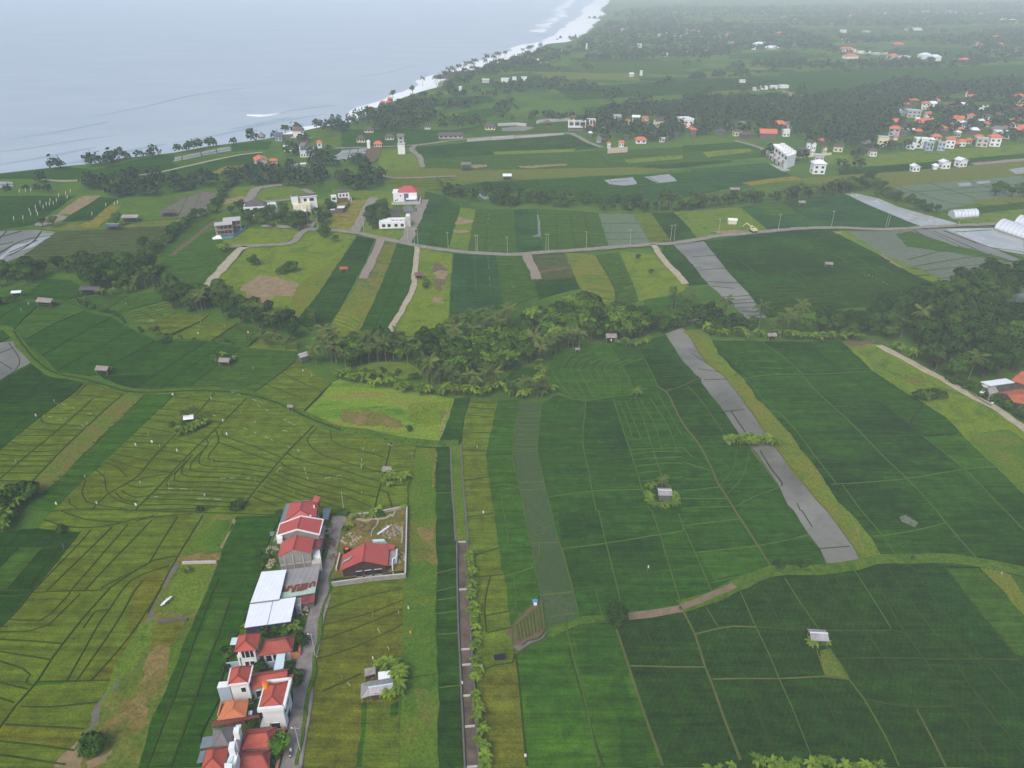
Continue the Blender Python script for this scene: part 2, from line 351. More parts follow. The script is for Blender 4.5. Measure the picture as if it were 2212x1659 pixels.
# --- far country behind the villages
for k, s in [('rice_mid', 'B 840,512 1230,465 1290,490 860,526'), ('rice_mid', 'B 1480,412 2212,390 C 100,400 0,470 B 2212,482 1500,462'), ('rice_deep', 'B 430,645 950,620 1010,660 720,692 500,685'),
             ('rice_green', 'B 740,735 1000,695 1060,720 960,760 720,795'), ('weeds_bright', 'B 650,745 760,735 770,770 660,770'), ('rice_green', 'B 1560,700 2212,640 C 300,620 300,660 B 1900,705 1600,730'), ('weeds_bright', 'B 1860,684 1970,672 1960,690 1870,698'),
             ('rice_deep', 'B 1380,575 2212,520 C 500,500 640,560 B 2212,610 1500,650'), ('rice_green', 'C 620,478 1000,448 1500,440 2212,420 2212,520 1400,560 1150,600 820,640 650,570'), ('soil_tan', 'C 636,583 700,598 785,622 780,644 680,630'),
             ('rice_mid', 'C 690,182 1100,180 1500,190 2212,160 2212,250 1500,255 1000,275 720,215'), ('rice_mid', 'C 960,455 1180,490 1190,500 1000,470'), ('rice_green', 'C 1400,300 1850,310 1900,330 1700,400 1280,350'), ('rice_green', 'C 300,350 700,330 980,370 700,390 300,380'), ('rice_mid', 'C 0,390 120,400 100,440 0,450'),
             ('weeds_bright', 'B 560,600 700,585 690,610 580,620'), ('rice_mid', 'B 660,580 900,545 960,565 700,605'), ('soil_pink', 'C 430,440 600,444 600,454 440,452'), ('rice_green', 'C 20,650 620,620 700,650 300,690'), ('rice_green', 'B 480,880 1000,800 900,860 520,900')]:
    field(k, s, jit=2)
# patchwork of far plots, laid out on the ground in rows
def random_plots():
    rg = random.Random(21); c, s_ = math.cos(R(-9)), math.sin(R(-9)); out = []
    y = 900
    while y < 4200:
        dy = rg.uniform(28, 60) * (y / 1100); x = -700
        while x < 3000:
            dx = rg.uniform(60, 170) * (y / 1300)
            if rg.random() < .5:
                q = [(x, y), (x + dx * .96, y + rg.uniform(-4, 4)), (x + dx * .96 + rg.uniform(-8, 8), y + dy * .92), (x + rg.uniform(-8, 8), y + dy * .92)]
                q = [(a * c - b * s_, a * s_ + b * c) for a, b in q]
                if all(inpoly2(p, land_pts) for p in q) and all(p[0] / p[1] < .82 for p in q): out.append((rg.choice(['rice_green', 'rice_deep', 'rice_mid', 'rice_bluegreen', 'rice_green', 'weeds_fallow', 'rice_pale']), q))
            x += dx
        y += dy
    return out
def inpoly2(p, poly):
    x, y = p; r = False; j = len(poly) - 1
    for i in range(len(poly)):
        if (poly[i][1] > y) != (poly[j][1] > y) and x < (poly[j][0] - poly[i][0]) * (y - poly[i][1]) / (poly[j][1] - poly[i][1]) + poly[i][0]: r = not r
        j = i
    return r
for k, q in random_plots():
    V, F = sheet_mesh(q, .03, 1.5, 20, .1); mesh_obj('paddy_field', V, F, k, ground)
# --- coast strip, far left
field('rice_green', 'A 0,1130 420,1080 620,1100 1000,1010 1130,1000 1130,1060 900,1140 600,1160 260,1160 0,1160', jit=1)
field('rice_deep', 'A 640,1120 900,1080 1120,1060 1180,1080 980,1130 820,1145 600,1150', jit=1)
field('rice_green', 'A 860,1150 1000,1130 1480,1022 1690,1008 1690,1050 1400,1150 1080,1175', jit=1)
field('rice_deep', 'A 1480,1010 1690,985 1690,1040 1450,1060', jit=1)
field('rice_amber', 'A 1450,1082 1650,1062 1590,1095 1400,1135 1378,1118', jit=1)
o = field('mud_pale', 'A 1130,1022 1300,985 1480,952 1500,975 1300,1010 1130,1048', 'd1.5 A 1180,1010 1180,1040 | A 1300,985 1310,1015 | A 1400,968 1410,998 | A 1140,1035 1490,965', jit=1)
field('rice_green', 'A 1500,935 1760,915 1745,965 1500,985', jit=1)
field('rice_pale', 'A 1990,920 2212,880 B 180,850 100,910 A 2120,960 1960,1000', jit=1)
field('mud_pale', 'A -10,1175 90,1180 80,1210 -10,1225', 'd1.5 A 0,1200 80,1195', jit=1)
field('rice_deep', 'A -10,1270 490,1270 220,1455 -10,1490', 'd.8 A 0,1340 380,1290 | A 0,1400 300,1330', jit=.6)
field('soil_tan', 'A 530,1272 650,1270 560,1330 470,1385 360,1395', jit=.6); field('rubble', 'A 360,1392 440,1405 410,1425 290,1465 220,1462 290,1410', jit=.6)
field('rice_deep', 'A 652,1277 762,1292 690,1340 590,1430 400,1438 470,1388', jit=.6)
field('rice_amber', 'A 700,1342 782,1333 720,1400 630,1475 480,1470 590,1432', jit=.6)
field('rice_pale', 'A 800,1318 1330,1220 1450,1228 1400,1372 1240,1408 980,1428 700,1470 740,1390', jit=.6)
field('soil_grey', 'A 1180,1290 1310,1243 1400,1250 1375,1330 1320,1400 1215,1412 1030,1400 1090,1345', 'l1.2 A 1130,1330 1360,1380 | A 1220,1270 1150,1400 | A 1300,1250 1240,1400 | A 1180,1300 1380,1320', jit=.6)
field('weeds_bright', 'A 1455,1222 1700,1200 1650,1230 1590,1315 1410,1372 1400,1390', jit=.6)
field('soil_tan', 'A 1460,1295 1560,1270 1600,1280 1540,1305 1430,1335', jit=.6)
field('weeds_bright', 'A 1650,1240 1760,1205 1900,1205 2010,1260 1960,1285 1650,1312 1630,1290', jit=.6)
o = field('rice_olive_rows', 'A 360,1502 900,1478 1170,1462 1100,1540 960,1659 D 880,10 620,70 330,90 80,95 -10,90 A 150,1659', jit=.6)
ladder(o, 'd.7', 'A 370,1502 150,1659 D 0,60', 'A 1165,1462 1000,1600 D 800,30', 13, (), .3)
o = field('mud_grey', 'A -10,1500 230,1490 360,1505 150,1659 D -10,60', 'd1.8 A 0,1640 150,1560 350,1525 | A 60,1659 200,1580 270,1500 | A -10,1540 140,1500 | A -10,1590 90,1570 | A 40,1500 -10,1560', jit=.6)
field('pond', 'A 100,1590 180,1575 290,1510 350,1520 200,1610 40,1650 D -10,40 -10,10', 'd1.6 A 60,1640 240,1560', jit=.6)
field('weeds_rough', 'A 230,1480 520,1440 480,1475 700,1475 980,1435 1200,1420 1150,1460 370,1492', jit=.6)
field('rice_mid', 'A 1240,1432 1415,1415 1110,1659 D 960,10 880,0 A 1000,1640 1180,1500', jit=.6)
field('rice_mid', 'A 1400,1480 1430,1540 1500,1603 1560,1612 D 1420,100 1300,230 1080,150 980,90 A 1110,1659 1260,1550', 'l.7 D 1050,130 1140,60 1230,-10 | d.6 D 1150,90 1400,60 | D 1180,40 1480,0', jit=.6)
field('soil_brown', 'A 1400,1418 1425,1425 1270,1545 1130,1655 1090,1659 1230,1550', jit=.5)
field('weeds_lime', 'A 1430,1545 1620,1480 1930,1480 1940,1505 1850,1575 1600,1592 1500,1598', jit=.6)
field('weeds_bright', 'A 1680,1330 2000,1290 2130,1300 2100,1450 1990,1480 1760,1470 1600,1420', jit=.6)
# --- around the mid villas
field('weeds_lime', 'A 2100,1470 2212,1480 B 20,1500 90,1500 A 2212,1390 2120,1400', jit=.5)
field('rice_amber', 'B -50,1330 30,1300 175,1293 140,1380 75,1500 -10,1490 -60,1470', jit=.5)
field('weeds_lime', 'B 215,1290 345,1290 335,1345 260,1500 410,1570 250,1540 130,1515 170,1400', jit=.5)
field('weeds_bright', 'B 260,1490 410,1490 440,1510 420,1565 280,1540', jit=.5)
field('weeds_fallow', 'B 400,1230 545,1235 540,1300 500,1290', jit=.5)
field('weeds_bright', 'B -60,1225 180,1240 340,1240 340,1290 200,1290 -60,1280', jit=.5)
# --- middle plain (behind the palm row)
field('rice_green', 'A 2080,990 2212,960 B 0,840 480,840 780,850 620,920 480,945 180,960 A 2212,985 2150,1020', jit=1)
o = field('mud_pale', 'A 2130,1035 2212,985 B 0,975 168,960 150,1000 138,1036 0,1030 A 2180,1045', 'd1.3 B 0,1000 150,985 | A 2150,1030 2212,1012 B 0,1012 140,1010 | B 60,970 40,1030 | B 110,965 100,1030', jit=.6)
field('weeds_bright', 'B 240,985 480,950 505,1030 530,1085 600,1095 520,1120 300,1130 240,1060', jit=.8)
field('rice_mid', 'B 800,850 1020,790 1480,780 1560,800 1440,860 900,900', jit=.8)
field('mud_grey', 'B 1040,830 1180,815 1260,830 1180,850 1040,850', jit=.8)
o = field('rice_deep', 'B 480,955 800,925 1200,895 1500,877 1600,925 1690,955 1420,985 1000,1000 510,1035', 'd.8 B 800,960 1600,930 | B 700,930 690,1010 | B 1000,915 985,1000 | B 1350,890 1330,985', jit=.6)
o = field('rice_mid', 'B 510,1038 1000,1003 1500,985 2212,955 C 340,920 540,970 560,1010 300,1040 0,1060 B 2212,1060 1900,1080 850,1112 540,1092', 'd.7 B 520,1065 1200,1040 2200,1000 | B 900,1010 930,1100 | B 1650,980 1750,1080 | B 2000,970 2080,1060', jit=.6)
field('weeds_lime', 'B 980,985 1520,965 1500,985 990,1002', jit=.6); field('weeds_lime', 'C 130,985 330,970 430,960 450,985 160,1020', jit=.6); field('weeds_lime', 'B 1830,1035 2212,1005 C 0,1010 0,1030 B 1860,1060', jit=.6)
field('rice_deep', 'B 1900,1085 2212,1055 C 300,1040 330,1050 0,1085 B 1940,1105', jit=.6); field('rice_green', 'C 0,945 330,925 520,960 300,970 0,990', 'd.6 C 100,940 140,980 | C 260,930 300,970', jit=.6)
field('weeds_fallow', 'B 250,1112 620,1090 900,1105 1500,1092 1900,1085 2212,1100 1900,1128 1000,1172 760,1182 700,1150 300,1155', jit=.6)
field('soil_tan', 'B 840,1070 945,1066 930,1085 850,1092', jit=.4); field('soil_tan', 'B 1140,1080 1460,1062 1462,1072 1200,1092', jit=.4)
o = field('rice_ripe', 'B 330,1162 600,1152 750,1165 780,1198 640,1222 300,1205', jit=.4); ladder(o, 'd.8', 'B 340,1162 300,1205', 'B 740,1160 690,1222', 6)
o = field('rice_green', 'B 560,1228 720,1225 840,1190 1300,1165 1730,1140 2000,1132 2212,1118 C 300,1100 400,1090 690,1142 390,1175 380,1205 0,1285 B 2212,1300 1700,1320 1000,1265', 'l.7 B 980,1180 990,1265 | B 1160,1170 1150,1290 | B 1510,1150 1490,1310 | B 1730,1140 1760,1210 | B 1760,1210 2000,1195 2212,1170 | B 1950,1195 1920,1320 | B 1300,1165 1290,1290 | d.7 B 900,1235 1500,1210 | C 0,1200 380,1180', jit=.6)
field('rice_deep', 'B 900,1185 1270,1166 1280,1195 1140,1205 1140,1225 900,1232', jit=.4); field('rice_bluegreen', 'B 1960,1195 2212,1165 C 400,1165 300,1215 0,1275 B 1920,1310', jit=.4)
o = field('rice_bluegreen', 'C 60,1102 260,1080 540,1058 560,1062 700,1140 380,1178 100,1150', 'l.5 C 200,1085 260,1140 | C 370,1072 430,1125 | d.6 C 120,1145 620,1100', jit=.4)
field('mud_pale', 'B 1700,1168 1890,1150 1918,1195 1840,1205 1740,1196', 'd1 B 1760,1180 1860,1172', jit=.5); field('mud_pale', 'B 1965,1148 2120,1130 2182,1175 2050,1190', 'd1 B 1990,1150 2060,1188', jit=.5)
field('pond', 'B 868,1248 908,1237 985,1280 925,1292', jit=.5)
field('rice_amber', 'C 388,1185 560,1162 720,1146 785,1166 600,1180 450,1206', jit=.4)
field('pond', 'C 560,1062 620,1075 700,1105 640,1110', jit=.4)
# right plain
field('weeds_bright', 'C 740,1015 1100,1000 1500,985 2212,935 2212,1000 1700,1040 1250,1085 940,1060 920,1030', jit=.8)
field('rice_deep', 'C 1010,1090 1300,1075 1700,1045 2212,995 2212,1035 1800,1075 1400,1110 1010,1140', jit=.8)
field('weeds_fallow', 'C 760,1160 1010,1140 1460,1108 1900,1075 2212,1045 2212,1160 1700,1180 1290,1220 900,1200 800,1190', jit=.8)
o = field('flood_green', 'C 1280,1222 1700,1182 2212,1140 2212,1280 1900,1320 1640,1370 1440,1290', 'd.9 C 1400,1210 1700,1310 1850,1330 | C 1600,1190 1900,1290 | C 1850,1170 2100,1260 | C 1380,1250 1600,1240 2212,1190 | C 1700,1260 2212,1230', jit=.6)
field('mud_pale', 'C 1780,1188 1860,1184 1872,1204 1790,1210', jit=.4); field('mud_pale', 'C 1900,1180 1990,1172 1995,1186 1910,1196', jit=.4); field('mud_pale', 'C 2110,1100 2212,1085 2212,1125 2160,1130', jit=.4)
field('weeds_fallow', 'C 1860,1300 2212,1270 2212,1320 1960,1335', jit=.5); field('rice_green', 'C 1660,1375 2212,1310 2212,1355 1920,1400', 'd.7 C 1980,1330 2120,1380 | C 2080,1300 2200,1345', jit=.5)
field('weeds_bright', 'C 1760,1405 2212,1355 2212,1455 1900,1462 1780,1450', jit=.5)
# --- strip fields north of the curving road
field('rice_bluegreen', 'B 540,1240 650,1268 772,1340 735,1480 695,1602 450,1582 468,1480 540,1322', 'd.8 B 642,1310 555,1590 | B 545,1318 760,1335')
field('rice_green', 'B 695,1330 770,1340 735,1480 697,1600 570,1592 642,1315')
field('weeds_bright', 'B 775,1343 868,1360 845,1480 818,1622 697,1602'); field('soil_tan', 'B 760,1410 852,1430 850,1448 740,1455'); field('soil_tan', 'B 735,1490 832,1498 826,1508 725,1510')
field('rice_mid', 'B 872,1362 1112,1358 1132,1640 822,1624', 'd.6 B 958,1362 930,1630 | l.6 B 830,1560 1128,1548 | B 1040,1362 1030,1636')
field('rice_bluegreen', 'B 1116,1360 1270,1355 1282,1480 1302,1620 1134,1640', 'l.6 B 1132,1545 1295,1535'); field('mud_grey', 'B 1268,1395 1282,1400 1302,1540 1230,1535 1275,1520', jit=.2)
field('rice_mid', 'B 1275,1355 1480,1366 1662,1382 1732,1608 1304,1632', 'd.7 B 1480,1366 1520,1620 | B 1390,1362 1405,1625 | B 1570,1376 1620,1614 | l.5 B 1290,1500 1700,1500')
field('flood_green', 'B 1668,1390 1892,1390 2002,1580 1736,1606', 'd.6 B 1690,1450 1925,1450 | B 1705,1510 1960,1508 | B 1720,1556 1990,1550')
field('rice_ripe', 'B 1895,1390 2010,1384 2132,1560 2002,1580'); field('rice_deep', 'B 2012,1382 2150,1378 C 0,1432 90,1538 B 2136,1566')
field('weeds_bright', 'B 2150,1378 C 180,1360 370,1345 470,1420 562,1492 200,1532 92,1540 0,1430'); field('soil_tan', 'C 180,1500 330,1492 430,1500 300,1525')
o = field('rice_bluegreen', 'C 372,1345 700,1300 1050,1257 1200,1330 1532,1468 1290,1482 1000,1472 720,1484 562,1500', 'd.7 C 480,1335 660,1488 | C 650,1310 900,1472 | C 880,1280 1280,1478 | C 580,1410 820,1390 | l.5 C 760,1330 960,1460 | d.6 C 640,1310 740,1345 1000,1320')
field('rice_mid', 'C 480,1335 650,1312 740,1375 590,1408', jit=.3)
field('pond', 'C 1050,1258 1130,1256 1280,1292 1400,1345 1560,1390 1780,1450 1700,1464 1540,1468 1350,1390 1200,1328')
field('grass_bank', 'C 1130,1252 1300,1285 1420,1335 1600,1392 1790,1445 1800,1400 1600,1370 1430,1290 1280,1235')
# --- strips between the road and the palm gully
field('weeds_lime', 'D 1310,232 1420,110 1560,0 A 1600,1605 1860,1585 1960,1512 2000,1495 2212,1510 B 120,1535 100,1540 E 0,20 -150,250 -290,420 D 1750,330 1560,280')
field('soil_tan', 'D 1555,205 1680,130 1800,140 1990,205 1890,262 1780,262 1690,312 1600,270', jit=1.2); field('weeds_straw', 'D 1940,180 2100,80 2212,0 E 0,20 -100,180 -290,420 D 1880,300')
o = field('rice_deep', 'E 100,-128 208,-104 165,12 40,252 -90,470 -190,490 -292,420 -150,250 0,22', 'd.6 E 80,-30 -60,120 -260,440'); ladder(o, 'd.8', 'E -10,40 -150,250 -285,420', 'E 155,30 40,252 -85,470', 20, (), .2)
o = field('weeds_rough', 'E 255,-106 362,-94 335,10 230,252 70,592 0,562 -60,452 0,340 130,152 215,0'); field('weeds_straw', 'E 0,340 90,220 230,250 150,420 70,590 -10,560 -60,452', jit=.5)
for k in range(6): strip('grass_ridge', W2('E %d,%d %d,%d %d,%d' % (-20 - 8 * k, 370 + 22 * k, 60, 385 + 30 * k, 130 - 14 * k, 430 + 22 * k)), 1.2, 'weeds_lime', .2, .4, o)
o = field('rice_green', 'E 362,-94 478,-60 482,0 460,162 400,332 300,520 280,540 120,602 60,602 230,262 335,0', 'd.9 E 425,-75 390,60 300,290 180,530 150,600'); ladder(o, 'd.8', 'E 350,-60 230,262 80,580', 'E 478,-50 460,162 400,332 285,535', 17, (1,), .4)
field('weeds_lime', 'E 492,-52 722,-12 705,200 698,405 660,492 520,522 312,522 400,350 470,202'); field('soil_brown', 'E 590,60 620,40 690,95 685,150 640,240 610,225', jit=.4); field('soil_tan', 'E 600,100 692,98 690,150 604,150', jit=.3); field('soil_tan', 'E 600,280 660,265 655,310 600,300', jit=.3)
o = field('rice_bluegreen', 'E 728,-14 1002,0 1050,342 905,362 697,415 712,202', 'l.8 E 860,0 872,236 | l.6 E 735,240 730,362 | d.8 E 714,240 1040,226 | E 710,300 1046,264 | E 708,350 1000,318 | l.4 E 960,120 968,230 | E 800,100 806,236')
field('rice_mid', 'E 1004,0 1196,-10 1262,152 1276,262 1062,342 1050,332', 'd.7 E 1030,90 1240,75 | E 1046,222 1265,190 | E 1050,252 1270,215 | E 1056,330 1275,262')
field('rice_olive_rows', 'E 1226,0 1440,-14 1512,142 1282,160', 'd.8 E 1280,95 1490,68 | l.8 E 1290,118 1500,92'); field('soil_brown', 'E 1275,92 1470,66 1478,80 1290,112', jit=.3); o = field('rice_deep', 'E 1252,166 1522,146 1552,212 1420,240 1276,284'); ladder(o, 'd.7', 'E 1256,170 1276,280', 'E 1520,150 1550,212', 3)
o = field('weeds_straw', 'E 1450,-20 1652,0 1772,212 1782,332 1640,300 1540,202'); ladder(o, 'l1.4', 'E 1540,120 1640,300', 'E 1740,120 1782,330', 9, (), .5)
o = field('rice_mid', 'E 1652,0 1792,-20 1892,192 1920,292 1782,332 1772,212', 'd1.2 E 1650,0 1765,205 1778,330'); ladder(o, 'd.9', 'E 1660,20 1770,212 1782,330', 'E 1798,0 1892,192 1918,290', 11, (1, 2, 4))
field('weeds_lime', 'E 1802,-30 2058,0 2120,80 2212,170 F 40,200 0,230 -60,280 E 2100,300 1930,292 1892,182'); field('rice_fresh', 'E 1960,290 2200,250 F 20,300 -60,340 E 2000,400', jit=.5)
field('rice_deep', 'F -125,-62 -40,-80 20,8 165,182 30,192 0,172 -140,0', 'd.6 F 10,90 120,80')
o = field('mud_grey', 'F -62,-70 140,-92 212,0 302,120 422,242 542,402 420,412 252,262 152,172 20,10', 'd.8 F 110,95 290,82 | F 60,10 210,0 | F 190,200 330,215 | F 150,170 370,180'); ladder(o, 'd.9', 'F 240,255 430,405', 'F 425,245 540,400', 6)
o = field('rice_deep', 'F 142,-92 420,-130 700,-160 980,-182 1280,0 1522,140 1782,232 1500,322 1100,332 700,382 542,402 422,242 212,0', 'd.8 F 340,0 620,240 760,380 | F 640,0 980,320 | F 480,-130 800,190 | F 900,20 1280,290 | F 1040,60 1400,270 | F 700,-150 1000,40 1280,180 1500,310 | F 500,120 1000,75 1300,30 | l.4 F 1180,60 1420,230 | F 1060,-20 1300,120 | F 1240,60 1400,130 | F 1120,100 1360,240 | F 960,-10 1180,100')
for k in range(7): strip('bund', W2('F %d,%d %d,%d %d,%d %d,%d' % (430 + 18 * k, 205 + 28 * k, 800, 190 + 24 * k, 1150, 150 + 26 * k, 1600 - 30 * k, 130 + 30 * k)), .8, 'bund_dark', o['fz'], .3, o)
field('weeds_bright', 'C 965,1500 1070,1502 F 1300,-10 1545,95 1700,160 1800,255 1780,232 1522,140 1282,0'); field('weeds_lime', 'F 1500,120 1640,150 1800,210 1900,240 1800,300 1600,300 1780,232', jit=.6); field('soil_tan', 'C 975,1504 1040,1502 1030,1520 990,1520', jit=.3); field('soil_tan', 'F 1275,-10 1300,-5 1420,72 1410,84', jit=.3)
o = field('mud_dark', 'C 1072,1502 1400,1494 1500,1490 F 1600,-40 2212,60 2212,200 2000,160 1800,205 1545,92 1300,-5', 'd1 F 1450,30 1800,-60 | F 1500,70 2000,-10 | F 1560,100 2212,30 | F 1640,150 1900,130 2212,70 | F 1700,175 1900,160 2212,110 | F 1760,190 2212,140')
field('mud_grey', 'C 1500,1490 1760,1484 1960,1590 2212,1700 F 2212,60 1900,-40 1640,-80', 'd.9 C 1700,1500 1900,1580 | C 1620,1500 1900,1620')
field('pond', 'C 1700,1486 2212,1478 F 2212,-10 1990,-50 C 1830,1540', 'd1.2 C 1690,1500 1820,1548 1990,1606 2212,1680 | C 1760,1508 2000,1494 | d1 F 1990,-52 2212,-20 | l.8 C 1570,1490 1800,1600 2000,1680')
field('rice_mid', 'C 1380,1520 1480,1502 F 1800,-50 1700,-20 1450,-60', jit=.4)
# --- left middle: fields above the winding bank
field('rice_mid', 'D -10,240 300,150 150,275 -10,295'); field('rice_green', 'D 300,152 460,160 520,200 620,245 430,285 350,280 150,275', 'd.7 D 360,220 460,280')
o = field('rice_mid', 'D 400,292 620,262 830,260 1050,230 1075,292 840,352 720,372 550,345', 'd.7 D 830,262 700,340 560,350')
o = field('rice_pale', 'D 840,362 1078,292 1142,372 1000,442 860,442 828,402', 'd.6 D 900,360 1010,420 | D 960,335 1060,400'); ladder(o, 'd.6', 'D 845,362 850,440', 'D 1085,295 1135,372', 4)
field('rice_ripe', 'D 880,462 1000,444 1142,376 1352,382 1290,432 1112,512 1010,502', 'd.8 D 1290,432 1112,512'); field('soil_tan', 'D 965,420 1000,415 1000,432 968,432', jit=.2)
field('rice_ripe', 'D 1122,522 1300,432 1540,442 1382,547 1130,540', 'd.9 D 1300,432 1122,520 | D 1540,442 1382,547'); field('rice_mid', 'D 1384,550 1540,450 1722,492 1602,592', 'd.8 D 1722,492 1602,592'); field('weeds_bright', 'D 1622,602 1732,492 1930,560 1930,620', jit=.5)
field('rice_green', 'D -10,312 272,302 130,430 98,470 80,482 -10,468', 'd.7 D 140,320 0,400'); field('rice_mid', 'D 275,310 552,362 350,440 160,552 112,500 102,470', 'd.9 D 552,362 350,445 160,552 | d.5 D 230,350 420,400')
field('rice_green', 'D 555,364 722,402 500,520 272,650 162,552 350,448', 'd1.1 D 722,402 500,520 272,650')
field('rice_green', 'D 725,404 862,482 600,620 372,750 275,652 500,524', 'd1.1 D 862,482 600,620 372,750'); field('rice_green', 'D 865,484 1010,552 702,722 640,770 540,780 374,752 600,622', 'd1.1 D 1010,552 702,722')
field('rice_deep', 'D 1014,554 1340,557 1100,720 890,860 790,850 690,820 650,775 704,722', 'd1.1 D 1340,557 1100,720 890,860 | l.3 D 720,780 1000,760')
field('rice_green', 'D 1343,558 1562,597 1440,702 1212,865 893,860 1100,722', 'd1 D 1562,597 1400,722 1212,865 | d.4 D 1450,580 1180,760 1040,862')
field('rice_mid', 'D 1565,598 1920,632 1912,690 1800,780 1640,895 1430,872 1215,865 1400,724', 'd1.3 D 1910,690 1800,780 1640,895 | d.7 D 1340,770 1800,800 | D 1290,806 1700,835'); field('rice_ripe', 'D 1922,692 2050,770 2152,830 1970,1012 1800,950 1642,897 1802,782', 'd1.2 D 2150,832 1970,1012 | d.6 D 1830,765 2090,890 | D 1720,838 1960,928')
o = field('weeds_streak', 'D 2155,828 2212,800 E 0,812 250,850 530,892 732,932 700,1052 632,1212 400,1192 0,1126 D 2212,1122 1985,1015'); field('weeds_lime', 'E 430,960 720,945 690,1060 560,1120 420,1060', jit=.8); field('soil_weeds', 'E 0,1010 200,1000 330,1050 420,1110 200,1110 0,1080', jit=.8); field('soil_tan', 'E 698,1000 708,1000 655,1140 640,1145', jit=.2)
field('weeds_bright', 'E 100,722 250,690 440,700 525,760 512,802 300,802 120,782')
field('rice_deep', 'E 1040,822 1130,732 1285,722 1262,782 1150,822 1080,872', 'l.6 E 1180,735 1100,830')
# grey and dark fields, far left
field('mud_grey', 'D -10,570 92,556 150,620 215,692 100,752 -10,818', 'd.6 D 60,570 130,680 100,745 | D 0,690 80,740 | D -10,640 90,600'); field('rice_green', 'D -10,482 60,488 85,520 -10,565')
field('rice_deep', 'D -10,820 222,702 330,782 540,828 470,902 280,1032 62,1212 -10,1275', 'd.6 D 110,858 200,872 300,790 | D -10,980 140,860 | D 160,905 290,920 390,965 | D -10,1052 230,1052 | D 190,1050 100,1120 | D 0,1125 140,1125 | D 20,1180 80,1180')
o = field('rice_ripe', 'D 565,832 802,902 742,962 502,1182 332,1372 172,1522 -10,1640 -10,1278 62,1215 285,1035 470,905', 'd1 D 800,902 640,1042 400,1270 165,1520 | d.9 D 605,930 430,1090 200,1280 -10,1465 | d.8 D 490,912 560,910 770,936 | D 282,1030 460,1030 640,1046 | D 265,1060 280,1086 380,1100 560,1106 | D 180,1130 300,1136 540,1135 | D 110,1170 300,1172 500,1170 | D 70,1210 140,1232 300,1232 460,1225 | D 20,1262 200,1274 400,1270 | D -10,1292 180,1304 380,1300 | D -10,1336 330,1336 | D -10,1372 310,1370 | D -10,1412 260,1416 | D -10,1462 220,1472 | D -10,1512 180,1522 | D 490,912 560,840')
field('weeds_fallow', 'D 804,902 935,902 800,1042 640,1192 452,1392 280,1542 172,1524 402,1272 642,1044')
o = field('rice_fresh', 'D 940,905 1142,902 982,1042 802,1222 622,1392 542,1462 340,1662 180,1642 282,1542 452,1394 700,1142', 'd.9 D 860,975 1040,986 | D 800,1030 965,1032 | D 740,1085 912,1086 | D 700,1118 872,1120 | D 650,1180 832,1180 | D 600,1216 792,1222 | D 535,1284 700,1292 | D 490,1340 660,1346 | D 450,1380 622,1392 | D 385,1436 560,1456 | D 350,1466 520,1492 | D 290,1530 440,1572 | D 250,1572 400,1616')
